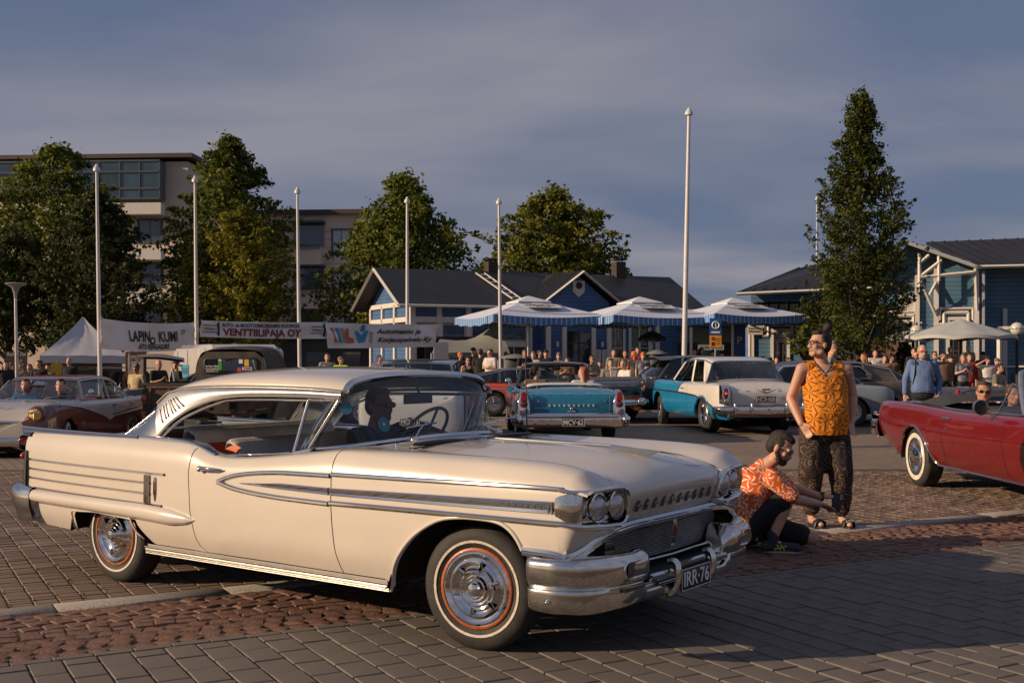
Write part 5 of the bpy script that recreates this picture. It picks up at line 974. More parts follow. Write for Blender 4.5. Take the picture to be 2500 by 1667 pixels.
for x in(5.8,6.55,7.95,8.7):bx('post',TRIM,cafe,(x,-.86,1.5),(.20,.10,3.0))
bx('doorway',WIN,cafe,(7.25,-.82,1.35),(1.1,.06,2.5))
m=MB();m.box((7.25,-.85,1.3),(.06,.04,2.4));m.box((7.25,-.85,2.1),(1.1,.04,.06));m.build('door_frame',DOORM,cafe,flat=True)
for x in(8.12,8.52):o=bx('menu_board',CONC,cafe,(x,-.90,1.35),(.34,.04,.95));[bx('menu_line',mat('print_grey',(.12,.12,.12),.8),o,(x,-.925,1.75-k*.07),(.24-.06*(k%3),.006,.02))for k in range(11)]
for x in(6.2,8.35):m=MB();m.box((x,-.92,2.05),(.08,.1,.22));m.build('wall_lamp',TRIM,cafe)
for a,b_ in((9.0,9.9),(10.2,11.2)):window(cafe,a,b_,.9,2.9,-.02,nx=2,nz=2,fw_=.12)
bx('post',TRIM,cafe,(11.6,-.05,1.9),(.2,.12,3.6));bx('post',TRIM,cafe,(13.3,-.05,1.9),(.2,.12,3.6));bx('rail',TRIM,cafe,(12.4,-.06,.55),(1.6,.1,.18))
for x,y,z0,h in((1.2+3.6,2.9,5.1,.65),(11.2,2.75,5.0,.95)):
 m=MB();m.box((x,y,z0+h/2),(.5,.5,h));ch=m.build('chimney',mat('dark_brick',(.05,.032,.03),.8,0,0,.3,8),cafe,flat=True);m=MB();m.box((x,y,z0+h+.10),(.62,.62,.05));m.tube([(x-.2,y,z0+h),(x-.2,y,z0+h+.1)],.02,4);m.tube([(x+.2,y,z0+h),(x+.2,y,z0+h+.1)],.02,4);m.build('chimney_cap',BLACK,ch)
m=MB()
p0,p1=Vector((3.75,2.2,5.18)),Vector((4.45,-.2,3.95))
for dx in(0,.42):m.tube([p0+Vector((dx,0,0)),p1+Vector((dx,0,0))],.035,4)
for k in range(7):q=p0.lerp(p1,(k+.5)/7);m.tube([q,q+Vector((.42,0,0))],.028,4)
m.build('roof_ladder',TRIM,cafe)
aw=thing('awning','grey fabric awning sloping from the blue cafe wall, left of the parasols','awning',(-2.2,44.6,0),R(15))
m=MB();m.grid(net([[(-1.3,-1.9,1.65),(.2,-1.9,1.68),(1.7,-1.9,1.65)],[(-.6,0,2.2),(.6,0,2.2),(1.7,0,2.85)]],6,8));m.grid([[(lerp(-1.3,1.7,u),-1.92,1.65-q)for q in(0,.12,.2+.03*math.sin(u*60))]for u in np.linspace(0,1,50)]);m.build('canopy',mat('grey_canvas',(.24,.25,.24),.85,0,0,.12,3.),aw)
m=MB();m.tube([(-1.3,-1.9,-.1),(-1.3,-1.9,1.65)],.03,6);m.tube([(1.68,-1.85,0),(1.7,-.1,2.85)],.03,6);m.tube([(1.7,-.1,0),(1.7,-.1,2.85)],.04,6);m.build('awning_frame',STEEL,aw)
bx('back_cloth',BLACK,aw,(.3,.1,1.2),(2.9,.04,2.2));bx('white_panel',CONC,aw,(-.95,-1.96,1.72),(.55,.03,.65))
stn=thing('station_building','large blue wooden station with white window hoods behind the tall tree','building',(px(2236,45.5),45.5,0),R(-16))
xl=-6.4
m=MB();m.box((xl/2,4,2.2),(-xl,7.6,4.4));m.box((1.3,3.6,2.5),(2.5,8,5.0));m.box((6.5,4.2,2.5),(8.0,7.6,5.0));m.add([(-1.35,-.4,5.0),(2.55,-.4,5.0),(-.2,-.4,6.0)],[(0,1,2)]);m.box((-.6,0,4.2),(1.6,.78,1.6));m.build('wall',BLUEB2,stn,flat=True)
def slab(vs,t=.12):
 m=MB();m.add(vs+[(a,b,c-t)for a,b,c in vs],[(0,1,2,3),(4,7,6,5),(0,4,5,1),(1,5,6,2),(2,6,7,3),(3,7,4,0)]);return m
def ribs(a,b_,c_,d_,n,parent):
 m=MB();a,b_,c_,d_=map(Vector,(a,b_,c_,d_))
 for k in range(n):q=(k+.5)/n;m.tube([a.lerp(b_,q)+Vector((0,0,.02)),d_.lerp(c_,q)+Vector((0,0,.02))],.025,4)
 m.build('roof_rib',ROOFM,parent)
RQ=[[(2.2,-.7,5.05),(11,-.7,5.05),(11,3.4,6.5),(.6,3.4,6.35)],[(-.35,-1.5,5.95),(2.06,-1.5,5.0),(2.25,-.65,5.03),(-.35,3.4,6.35)],[(-2.6,-1.5,5.1),(-.35,-1.5,5.95),(-.35,3.4,6.35),(-2.6,3.4,5.5)],[(xl-.5,-.6,4.15),(-.4,-.6,4.35),(-.4,3.6,6.0),(xl+1.7,3.4,5.35)],[(xl-.7,-1.6,3.1),(-1.5,-1.6,3.15),(-1.5,.1,3.75),(xl-.7,.1,3.75)]]
for i,q in enumerate(RQ):slab(q).build('roof',ROOFM,stn,flat=True);ribs(*q,[22,7,7,16,14][i],stn)
for a,b_ in(((2.2,-.76,4.96),(11,-.76,4.96)),((-.35,-1.56,5.86),(2.1,-1.56,4.90)),((xl-.5,-.66,4.06),(-1.2,-.66,4.22)),((xl-.7,-1.66,3.02),(-1.5,-1.66,3.06)),((2.06,-1.5,4.92),(2.3,-.7,4.94))):m=MB();m.tube([a,b_],.11,4,up=(0,1,0),sy=.6);m.build('fascia',TRIM,stn,flat=True)
for x in(.02,.72,2.18):bx('post',TRIM,stn,(x,-.48,2.5),(.17,.14,4.9))
bx('drain_pipe',mat('pipe_grey',(.36,.38,.40),.5),stn,(2.42,-.52,2.4),(.09,.09,4.8))
for x0,x1 in((0.,.75),(.72,2.2)):
 pass
for(a,b_)in(((.05,-1.4,4.55),(2.0,-1.4,4.72)),((.1,-1.4,4.6),(.85,-1.4,5.2)),((.75,-1.4,4.4),(.75,-1.4,5.35)),((.05,-1.4,4.2),(.05,-1.4,5.5)),((.1,-1.38,5.15),(.4,-1.38,5.4)),((2.05,-1.4,4.85),(2.2,-.5,3.3)),((.1,-1.4,4.4),(.72,-.5,3.1)),((2.12,-.95,4.1),(2.2,-.5,4.5)),((.45,-.9,3.9),(.72,-.5,4.4))):m=MB();m.tube([a,b_],.065,4,up=(0,1,0));m.build('bracket',TRIM,stn,flat=True)
def hood(parent,x0,x1,z,y):
 for off,th in((0,.07),(.16,.05)):
  m=MB();P=[(x0-.38-off*.4,y,z-.32+off),(x0-.14-off,y,z-.32+off),(x0-.14-off,y,z+.12+off),(x1+.14+off,y,z+.12+off),(x1+.14+off,y,z-.32+off),(x1+.38+off*.4,y,z-.32+off)]
  for a,b_ in zip(P[:-1],P[1:]):m.tube([a,b_],th,4,up=(0,1,0))
  m.build('window_hood',TRIM,parent,flat=True)
BROWNBAR=mat('brown_window_wood',(.10,.055,.04),.6)
for x0,x1,z0,z1,hz in((-.75,-.25,.7,2.9,3.0),(1.15,1.75,.5,3.0,3.1),(4.5,5.1,.6,3.1,3.2),(6.8,7.4,.6,3.1,3.2)):window(stn,x0,x1,z0,z1,-.42 if 0<x0<2.4 else(-.42 if x0<0 else .38),gl=WIN,nx=3,nz=4,fw_=.12,bars=BROWNBAR);hood(stn,x0,x1,hz,-.5 if x0<2.4 else .30)
window(stn,xl+.85,xl+1.5,.75,2.6,.18,gl=WIN,nx=3,nz=4,fw_=.13,bars=BROWNBAR);hood(stn,xl+.85,xl+1.5,2.7,.12)
for x in(xl+.05,xl+2.6,3.3,6.0):bx('post',TRIM,stn,(x,.15 if x<0 else .36,1.7),(.16,.12,3.4))
m=MB();m.tube([(2.9,-.9,2.55),(7.5,-.9,2.6)],.12,4,up=(0,1,0));m.tube([(2.95,-.9,0),(2.95,-.9,2.5)],.10,4);m.build('porch_frame',TRIM,stn,flat=True)
m=MB();m.box((4.9,.2,1.15),(8.2,.06,.07));m.box((.6,-.9,.95),(4.4,.06,.08));m.build('terrace_rail',TRIM,stn,flat=True);
for k in range(26):bx('terrace_picket',mat('terrace_blue',(.02,.05,.09),.6),stn,(-1.4+k*.30,-.95,.45),(.14,.03,.85))
m=MB();m.prism([(2.95+a*.9,4.0+b_*.9)for a,b_ in((.9,.12),(1.1,.12),(1.2,0),(1.1,-.12),(.9,-.12),(.8,0))],.30,.36,M=Matrix.Translation((1.7,0,0)));m.build('wall_ornament',TRIM,stn,flat=True)
m=MB();m.box((-.3,-.46,3.55),(.75,.05,.75));m.build('clock_board',TRIM,stn,flat=True)
bx('side_door',DOORM,stn,(-.55,-.45,1.0),(.5,.05,2.0));bx('brick_annex',mat('brown_brick',(.17,.10,.075),.8,0,0,.2,9.),stn,(-1.5,-.6,1.0),(1.6,1.0,2.2))
m=MB();m.tube([(xl-.55,-1.6,3.0),(xl-.05,.1,2.85),(xl-.05,.1,.1)],.05,6);m.build('drain_pipe',TRIM,stn)
# covered passage left of the station
pas=thing('passage_shelter','dark open passage with a grey wall and brown door between cafe and station','shelter',(px(1770,50),50,0),R(5))
m=MB();m.box((0,1.2,2.9),(3.2,2.6,.14));m.build('shelter_roof',ROOFM,pas,flat=True);bx('back_wall',mat('grey_plaster',(.26,.25,.24),.8),pas,(0,2.4,1.4),(3.2,.1,2.9));bx('door',DOORM,pas,(.95,2.32,1.1),(.8,.06,2.1));bx('door',DOORM,pas,(-1.1,2.32,1.1),(.9,.06,2.1))
for x in(-1.5,.35,1.5):bx('post',TRIM,pas,(x,0,1.4),(.1,.1,2.8))
# modern blocks behind the trees
apt=thing('apartment_building','tall beige apartment block with a glazed top floor behind the left trees','building',(px(-60,80),80,-.55),R(-4))
f1=lambda u:px(u,80)-px(-60,80)
m=MB();m.box((f1(470)/2,6,7.7),(f1(470),12,15.4));m.build('wall',STONE,apt,flat=True);bx('roof_edge',mat('roof_edge_brown',(.06,.04,.035),.6),apt,(f1(470)/2+.1,5.8,15.75),(f1(470)+.8,12.8,.28))
zz_=lambda v,d=80:pz(v,d)+.55
m=MB();m.box((f1(208),-.55,(zz_(402)+zz_(496))/2),(f1(415)-f1(0),1.0,zz_(402)-zz_(496)));gb=m.build('glazed_balcony',mat('balcony_glass',(.035,.07,.10),.1,0,1,.35,.5),apt,flat=True)
for u in(0,70,140,210,265,318,366,415):bx('mullion',mat('slate_frame',(.05,.07,.09),.5),gb,(f1(u),-1.08,(zz_(402)+zz_(496))/2),(.10,.08,zz_(402)-zz_(496)))
for v in(404,430,470,494):bx('transom',mat('slate_frame',(.05,.07,.09),.5),gb,(f1(208),-1.11,zz_(v)),(f1(415)-f1(0),.08,.12))
for(v0,v1)in((505,532),(612,640),(716,745)):bx('balcony_front',CONC,apt,(f1(240),-.9,(zz_(v0)+zz_(v1))/2),(f1(422)-f1(60),.8,zz_(v0)-zz_(v1)))
for v0 in(540,645,750):
 for u0 in(20,140,255,348):window(apt,f1(u0),f1(u0+58),zz_(v0+55),zz_(v0),-.02,fr=mat('slate_frame',(.05,.07,.09),.5),gl=WINB,nx=2,nz=1,fw_=.14)
apt2=thing('apartment_building','beige stone apartment block with balconies between the left trees and the cafe','building',(px(560,90),90,-.55),R(-5))
f2=lambda u:px(u,90)-px(560,90);z2=lambda v:pz(v,90)+.55
m=MB();m.box((f2(1000)/2,6,z2(526)/2),(f2(1000),12,z2(526)));m.build('wall',STONE,apt2,flat=True);bx('roof_edge',mat('roof_edge_brown',(.06,.04,.035),.6),apt2,(f2(1000)/2,5.9,z2(521)),(f2(1000)+.6,12.6,.35))
for v0 in(563,668,773):
 for u0 in(816,905):o=window(apt2,f2(u0),f2(u0+44),z2(v0+58),z2(v0),-.02,fr=mat('slate_frame',(.05,.07,.09),.5),gl=mat('painted_lit_pane',(.42,.46,.50),.2,0,.5),nx=2,nz=1,fw_=.12)  # brightness of these windows is painted into the pale pane colour
 o=bx('balcony_recess',WINB,apt2,(f2(758),-.05,z2(v0+8)),(f2(795)-f2(720),.12,2.0));bx('balcony_front',STONE,apt2,(f2(758),-.7,z2(v0+72)),(f2(795)-f2(716),1.2,1.0));bx('balcony_canopy',mat('slate_frame',(.05,.07,.09),.5),apt2,(f2(758),-.6,z2(v0-16)),(f2(798)-f2(714),1.2,.15))
 m=MB();[m.tube([(f2(716),-1.3,z2(v0+40+k*5)),(f2(795),-1.3,z2(v0+40+k*5))],.02,4)for k in range(3)];m.build('railing',BLACK,apt2)
for k in range(18):bx('panel_joint',mat('joint_grey',(.16,.135,.115),.9),apt2,(f2(1000)/2,-.004,1.2+k*.62),(f2(1000)-.02,.012,.03))
m=MB();m.box((f2(705),3,z2(512)),(.9,.9,.5));m.build('chimney',mat('roof_edge_brown',(.06,.04,.035),.6),apt2)
low=thing('kiosk_building','low dark grey building behind the two men left of the cafe','building',(px(800,58),58,-.4),0)
bx('wall',GREYW,low,(0,1.5,1.35),(5.6,3,2.7));bx('window',WIN,low,(-.6,-.02,1.2),(.9,.06,1.9));bx('window',WIN,low,(1.2,-.02,1.2),(.9,.06,1.9));bx('roof_edge',BLACK,low,(0,1.5,2.75),(5.8,3.2,.12))
# ------------------------------------------------------------------ flag poles and banners
POLEM=mat('pole_white',(.62,.61,.60),.4,0,.2,.06)
POLES=[(236,420,34.2,10),(476,447,36.4,6),(726,474,38.7,7),(994,497,40.3,1),(1218,500,40.4,5)]
def flagpole(u,vtop,d,lean,label,vb=None,r=.068):
 x=px(u,d);zt=pz(vtop,d);zb_=float(gz(x,d));t=thing('flagpole',label,'flagpole',(x+px(1250+lean*.5,d)*0,d,zb_),0,'white flagpoles on the square');H=zt-zb_
 m=MB();dx=lean*d/FPX;m.tube([(dx,0,0),(dx*.5,0,H*.5),(0,0,H)],[r,r*.9,r*.6],10);m.build('pole',POLEM,t)
 m=MB();m.lathe([(r*.7,H),(r*1.5,H+.02),(r*1.5,H+.10),(r*.9,H+.16),(r*.5,H+.22),(0,H+.25)],12);m.build('finial',POLEM,t)
 return t
PLAB=['white flagpole holding the left end of the tyre shop banner, tallest of its row','white flagpole between the tyre shop banner and the garage banner','white flagpole behind the right part of the garage banner','white flagpole behind the banner with the coloured stripe logo','white flagpole in front of the leftmost striped parasol']
for(u,v,d,l),lb in zip(POLES,PLAB):flagpole(u,v,d,l,lb)
flagpole(1682,283,34.,-14,'tall white flagpole alone between the middle and the right striped parasols',r=.08)
flagpole(1994,490,60,0,'thin distant flagpole showing beside the tall tree top left edge',r=.05)
BANNERM=mat('banner_white',(.74,.73,.71),.75,0,0,.05,1.2);INK=mat('ink_black',(.02,.02,.025),.6);INKRED=mat('ink_dark_red',(.20,.015,.02),.6);INKBLUE=mat('ink_blue',(.03,.25,.45),.6);INKORG=mat('ink_orange',(.55,.12,.05),.6);INKGREY=mat('ink_grey',(.30,.30,.31),.6)
def banner(name,label,P00,P10,P11,P01,sag,seed):
 """cloth between four world corners (bottom-left, bottom-right, top-right, top-left); f(s, t, lift) gives its surface"""
 rr=random.Random(seed);o=P00.copy();root=thing(name,label,'banner',o,0,'advertising banners tied between the flagpoles');a,b_,c_,d_=[p-o for p in(P00,P10,P11,P01)];ph=[rr.uniform(0,6)for _ in range(4)]
 nrm_=((b_-a).cross(d_-a)).normalized()
 def f(s_,t_,lift=0.):
  p=a.lerp(b_,s_).lerp(d_.lerp(c_,s_),t_);e=min(1,6*s_,6*(1-s_));w=.035*math.sin(7*s_+2*t_+ph[0])+.03*math.sin(15*s_-5*t_+ph[1])+(1-e)*.05*math.sin(22*s_+9*t_+ph[2])
  return p+nrm_*(w+lift)-Vector((0,0,sag*4*s_*(1-s_)))
 m=MB();m.grid([[tuple(f(s_,t_))for t_ in np.linspace(0,1,14)]for s_ in np.linspace(0,1,110)]);cl_o=m.build('cloth',BANNERM,root,angle=180)
 L,H=(b_-a).length,(d_-a).length
 def put(text,s0,t0,size,mt,width=None,shear=0.,bold=0.,nm='lettering'):
  me=text_mesh(text,size,width,shear,bold,1.,0.);me.materials.append(mt)
  for v in me.vertices:v.co=f(s0+v.co.x/L,t0+v.co.y/H,.035)
  q=bpy.data.objects.new(nm,me);COL.objects.link(q);q.parent=cl_o
 def shape(poly,mt,nm,lift=.028):
  me=MB();n=len(poly);cs=sum(p[0]for p in poly)/n,sum(p[1]for p in poly)/n;me.add([tuple(f(*cs,lift))]+[tuple(f(*p,lift))for p in poly],[(0,1+i,1+(i+1)%n)for i in range(n)]);return me.build(nm,mt,cl_o,flat=True)
 m=MB();[m.tube([f(s_,1.0),f(s_,1.0)+Vector((0,0,.06))],.012,4)for s_ in(.01,.99)];m.build('tie',BLACK,root)
 return root,put,shape,L,H
W3=lambda u,v,d:at(u,v,d)
r_,put,shape,L,H=banner('banner','white banner of a tyre shop with black slanted lettering, leftmost of the three',W3(246,851,34.1),W3(474,852,36.3),W3(475,787,36.3),W3(246,777,34.1),.08,1)
put('LAPIN',.405,.50,.46,INK,L*.235,-.18,.012);put('KUMI',.705,.50,.46,INK,L*.205,-.18,.012);put('OY',.86,.66,.22,INK,L*.05,0,.004);put('AITO RENGASLIIKE',.555,.16,.22,INK,L*.32,0,.008)
# the tyre under the lettering gap
shape([(.545+.030*math.cos(a),.38+.13*math.sin(a))for a in np.linspace(0,2*math.pi,20)[:-1]],INK,'tyre_print');shape([(.545+.015*math.cos(a),.38+.065*math.sin(a))for a in np.linspace(0,2*math.pi,16)[:-1]],BANNERM,'tyre_print_centre',.034)
r_,put,shape,L,H=banner('banner','narrow white banner of a car repair workshop with dark red lettering',W3(488,822,36.3),W3(800,826,39.1),W3(800,786,39.1),W3(488,782,36.3),.03,2)
put('AUTO- JA MOOTTORIKORJAAMO KUOPION',.46,.76,.155,INK,L*.60,0,.005);put('VENTTIILIPAJA OY',.47,.32,.31,INKRED,L*.615,0,.010)
for s0,d in((.02,1),(.855,1)):
 for t0,tt in((.70,.04),(.30,.04)):shape([(s0,t0),(s0+.10,t0),(s0+.10,t0+tt),(s0,t0+tt)],INK,'valve_print')
 shape([(s0+.10,.18),(s0+.118,.08),(s0+.122,.5),(s0+.118,.95),(s0+.10,.80),(s0+.108,.5)],INK,'valve_print');put('VENTTIILIPAJA OY',s0+.055,.50,.07,INK,L*.09,0,.002)
r_,put,shape,L,H=banner('banner','white banner with orange, blue and grey stripe logo, rightmost of the three',W3(799,850,38.9),W3(1060,846,40.6),W3(1071,792,40.6),W3(795,787,38.9),.02,3)
put('Automaatio ja',.64,.68,.23,INK,L*.40,.25,.006);put('Korjauspalvelu Ky',.70,.33,.23,INK,L*.50,.25,.006)
for k,mt in enumerate((INKORG,INKBLUE,INKGREY)):s0=.03+k*.042;shape([(s0,.80),(s0+.032,.80),(s0+.068,.22),(s0+.036,.22)],mt,'stripe_print')
shape([(.165,.78),(.195,.78),(.185,.38),(.245,.38),(.245,.22),(.155,.22)],INKORG,'logo_print');shape([(.25,.70),(.275,.70),(.305,.36),(.345,.72),(.375,.72),(.335,.24),(.28,.22)],INKBLUE,'logo_print');put('8',.318,.80,.28,INKBLUE,None,.2,.02,'logo_print');shape([(.385,.68),(.41,.68),(.405,.22),(.38,.22)],INKGREY,'logo_print')
# ------------------------------------------------------------------ parasols
STRIPE=mat('striped_canvas',(.40,.50,.66),.8)
def stripe_mat():
 m=bpy.data.materials.new('blue_white_canvas');m.use_nodes=True;t=m.node_tree;p=t.nodes['Principled BSDF'];p.inputs['Roughness'].default_value=.85;tcn=t.nodes.new('ShaderNodeTexCoord');u=t.nodes.new('ShaderNodeSeparateXYZ');t.links.new(tcn.outputs['UV'],u.inputs[0])
 f=nmath('LESS_THAN',nmath('FRACT',nmath('MULTIPLY',u.outputs[0],22.,t),None,t),.13,t);mx=t.nodes.new('ShaderNodeMixRGB');mx.inputs[1].default_value=(.60,.64,.74,1);mx.inputs[2].default_value=(.47,.55,.70,1);t.links.new(f,mx.inputs[0])
 e=nmath('LESS_THAN',u.outputs[1],.5,t);m2=t.nodes.new('ShaderNodeMixRGB');m3=t.nodes.new('ShaderNodeMixRGB');m3.inputs[1].default_value=(.085,.22,.48,1);m3.inputs[2].default_value=(.62,.66,.72,1);t.links.new(f,m3.inputs[0]);t.links.new(e,m2.inputs[0]);t.links.new(mx.outputs[0],m2.inputs[1]);t.links.new(m3.outputs[0],m2.inputs[2]);t.links.new(m2.outputs[0],p.inputs['Base Color']);return m
STRIPE=stripe_mat()
def big_parasol(u,ucen,d,w,vt,ve,label,rz):
 x=px(ucen,d);t=thing('parasol',label,'parasol',(x,d,0),rz,'large striped parasols of the terrace');ze,zt=pz(ve,d),pz(vt,d);m=MB();uv=[]
 hw=w/2
 for k in range(4):
  a0,a1=math.pi/4+k*math.pi/2,math.pi/4+(k+1)*math.pi/2;c0,c1=[Vector((hw*math.sqrt(2)*math.cos(a),hw*math.sqrt(2)*math.sin(a),0))for a in(a0,a1)];rows=[]
  for i,q in enumerate((.20,.45,.7,1.0)):
   zz2=lerp(zt-.24,ze+.24,((q-.20)/.8)**.95);rows.append([tuple(c0.lerp(c1,s_)*q+Vector((0,0,zz2-.10*math.sin(math.pi*s_)*q*q)))for s_ in np.linspace(0,1,13)]);uv.append((1,))
  rows.append([(p[0]*1.003,p[1]*1.003,p[2]-.27+.03*math.sin(j*2.2))for j,p in enumerate(rows[-1])]);m.grid(rows)
 o=m.build('canopy',STRIPE,t,angle=25);me=o.data;l=me.uv_layers.new(name='UVMap');per=5*13
 for poly in me.polygons:
  for li in poly.loop_indices:
   vi=me.loops[li].vertex_index%per;r_,j=divmod(vi,13);valance=all((me.loops[q].vertex_index%per)//13>=3 for q in poly.loop_indices);l.data[li].uv=(j/12,.25 if valance else .75)
 m=MB()
 for k in range(4):
  a0,a1=math.pi/4+k*math.pi/2,math.pi/4+(k+1)*math.pi/2;c0,c1=[Vector((hw*.30*math.sqrt(2)*math.cos(a),hw*.30*math.sqrt(2)*math.sin(a),zt-.24))for a in(a0,a1)];m.grid([[(0,0,zt)]*5,[tuple(c0.lerp(c1,s_))for s_ in np.linspace(0,1,5)],[tuple(c0.lerp(c1,s_)-Vector((0,0,.05)))for s_ in np.linspace(0,1,5)]])
 m.build('vent_cap',mat('cap_canvas',(.66,.69,.74),.8),t,angle=25)
 m=MB();m.tube([(0,0,0),(0,0,zt-.1)],.05,8);[m.tube([(0,0,ze-.1),(hw*.95*sx,hw*.95*sy,ze+.25)],.02,5)for sx in(-1,1)for sy in(-1,1)];m.build('pole',STEEL,t)
 for k in(2,3):
  a=math.pi/2*k+math.pi/2;n_=Vector((math.cos(a),math.sin(a),0));sl=math.atan2((zt-.28)-(ze+.30),hw*.8);up=(-n_*math.cos(sl)+Vector((0,0,1))*math.sin(sl));c_=n_*hw*.56+Vector((0,0,lerp(zt-.28,ze+.30,.42)+.0));rt_=Vector((-n_.y,n_.x,0));F=frame(c_+Vector((0,0,.05)),rt_,up)
  m=MB();m.prism([(-.75,-.24),(-.62,-.36),(.62,-.36),(.75,-.24),(.75,.25),(.30,.30),(.15,.42),(-.15,.42),(-.30,.30),(-.75,.25)],-.004,.004,M=F@Matrix.Rotation(R(-90),4,'X')@Matrix.Rotation(R(180),4,'X')if 0 else F@Matrix(((1,0,0,0),(0,0,1,0),(0,-1,0,0),(0,0,0,1))));sh_=m.build('shield_print',mat('shield_white',(.60,.62,.64),.8),t,flat=True)
  for tx,dx,sz in(('ori',-.42,.24),('GIN',0,.36),('al',.42,.24)):lettering(tx.upper(),F@Matrix.Translation((dx,0,.010)),sz,INK,sh_,bold=.008)
  lettering('LONG DRINK',F@Matrix.Translation((0,-.25,.010)),.10,INK,sh_)
big_parasol(0,1290,43.2,4.35,722,789,'large blue and white striped parasol, leftmost of the terrace row',R(21))
big_parasol(0,1562,43.4,4.3,724,790,'large blue and white striped parasol, middle of the terrace row',R(21))
big_parasol(0,1788,43.8,3.9,726,786,'large blue and white striped parasol nearest to the station building',R(21))
def parasol(u,d,r,vt,ve,label,col,n=8,pole=DOORM):
 t=thing('parasol',label,'parasol',(px(u,d),d,0),.3);zt,ze=pz(vt,d),pz(ve,d);m=MB();rows=[]
 for q in(0.02,.35,.7,1):rows.append([(r*q*math.cos(a),r*q*math.sin(a),lerp(zt,ze,q)-.06*q*abs(math.sin(a*n/2))*-1-(.10*q*q if 1 else 0))for a in np.linspace(0,2*math.pi,n*4+1)[:-1]])
 rows.append([(x,y,z-.10)for x,y,z in rows[-1]]);m.grid(rows,cv=True);m.build('canopy',col,t,angle=25);m=MB();m.tube([(0,0,0),(0,0,zt)],.035,8)
 for k in range(n):a=2*math.pi*k/n;m.tube([(0,0,ze-.25),(r*.6*math.cos(a),r*.6*math.sin(a),lerp(zt,ze,.6)-.07)],.012,4)
 m.build('pole',pole,t);return t
PALE=mat('pale_canvas',(.42,.44,.43),.85,0,0,.06,3.)
parasol(2345,36,1.65,779,815,'wide pale grey parasol on a wooden pole in front of the station',PALE)
parasol(2212,43,.95,808,822,'small pale parasol half hidden behind the tall tree',PALE)
parasol(1592,43.2,.52,806,822,'small folded-edge black parasol under the middle striped parasol',BLACK,pole=STEEL)
# ------------------------------------------------------------------ lamps, signs, bollards
def globe_lamp(u,v,d,label):
 x=px(u,d);z=pz(v,d);t=thing('street_lamp',label,'street lamp',(x,d,0),0,'globe lamps by the station');m=MB();m.tube([(0,0,0),(0,0,z-.2)],.05,8);m.build('post',BLACK,t);m=MB();m.ball((0,0,z),.21,14);m.build('globe',mat('opal_globe',(.55,.54,.48),.25,0,.5),t);m=MB();m.lathe([(.22,z+.0),(.2,z+.03),(.05,z+.2),(.02,z+.28),(0,z+.3)],12);m.lathe([(.06,z-.22),(.1,z-.2),(.12,z-.16)],10);m.build('lamp_cap',BLACK,t)
globe_lamp(1907,826,44,'globe lamp in front of the tall station window');globe_lamp(2238,808,38,'globe lamp beside the wide pale parasol');globe_lamp(2483,803,36,'globe lamp at the right edge by the porch')
t=thing('street_lamp','slender grey funnel street lamp left of the white tent','street lamp',(px(38,40),40,float(gz(-17,40))));zt=pz(693,40)-t.location.z;m=MB();m.tube([(.08,0,0),(0,0,zt-.5)],[.08,.05],8);m.build('post',STEEL,t);m=MB();m.lathe([(.05,zt-.5),(.07,zt-.32),(.14,zt-.12),(.33,zt-.02),(.36,zt),(.33,zt+.03),(0,zt+.04)],20);m.build('lamp_head',mat('lamp_grey',(.33,.33,.33),.4,.4),t)
def sign(name,label,u,v,d,w,h,mt,text=None,tm=None,size=.2,post=True,rz=0.,width=None):
 x,z=px(u,d),pz(v,d);t=thing(name,label,'sign',(x,d,0),rz);m=MB();m.box((0,0,z),(w,.03,h));pl_=m.build('sign_panel',mt,t,flat=True)
 if post:m=MB();m.tube([(0,.04,0),(0,.04,z+h*.4)],.03,6);m.build('post',STEEL,t)
 for i,s_ in enumerate((text or '').split('\n')):
  if s_:n=len(text.split('\n'));lettering(s_,frame((0,-.018,z+(n/2-.5-i)*size*1.15),(1,0,0),(0,0,1)),size,tm or INK,pl_,width=width)
 return t,z
SIGNBLUE=mat('sign_blue',(.02,.09,.30),.4);ORNG=mat('sign_orange',(.75,.28,.02),.5)
sign('parking_sign','blue sign with a white letter P by the station wall',1805,832,44,.42,1.35,SIGNBLUE,'P',WHITEP,.42)[0]
t,z=sign('info_sign','small blue and white sign on a post above the orange sign',1747,797,40,.42,.58,SIGNBLUE);m=MB();m.tube([(.12*math.cos(a),-.02,z+.05+.12*math.sin(a))for a in np.linspace(0,6.28,18)[:-1]],.02,4,closed=True);m.box((0,-.02,z+.05),(.03,.01,.2));m.box((0,-.02,z-.2),(.3,.01,.06));m.build('pictogram',WHITEP,t)
t,z=sign('notice_sign','orange square notice sign with a black pictogram',1747,833,39.5,.40,.40,ORNG,None);m=MB();m.tube([(-.09+.045*math.cos(a),-.02,z+.09+.045*math.sin(a))for a in np.linspace(0,6.28,14)[:-1]],.012,4,closed=True);m.box((-.09,-.02,z-.09),(.09,.01,.12));[m.box((.08,-.02,z+.08-k*.08),(.14,.01,.02))for k in range(3)];m.build('pictogram',INK,t)
sign('shop_sign','weathered name sign under the striped parasol edge',1736,848,49.5,1.1,.22,mat('sign_grey',(.36,.37,.35),.7),'ALBATROSSI',INK,.17,False,width=.95)
sign('wall_sign','white enamel sign with two lines of dark lettering on the blue station wall',1843,806,47.2,.62,.36,TRIM,'KUNNOSTELU\nWERNERI SAIKUNEN',INK,.10,False,R(-6),width=.5)
BOLL=mat('bollard_cream',(.52,.50,.45),.6)
for u,d,lb in((1497,31,'white wooden bollard with chain beside the picnic table'),(1583,31.5,'white wooden bollard between the chains, nearest the bins')):
 x=px(u,d);t=thing('bollard',lb,'bollard',(x,d,0),0,'white bollards joined by a chain');m=MB();m.box((0,0,.6),(.15,.15,1.2));m.prism([(-.10,1.2),(.10,1.2),(.07,1.26),(-.07,1.26)],-.1,.1);m.build('post',BOLL,t,flat=True)
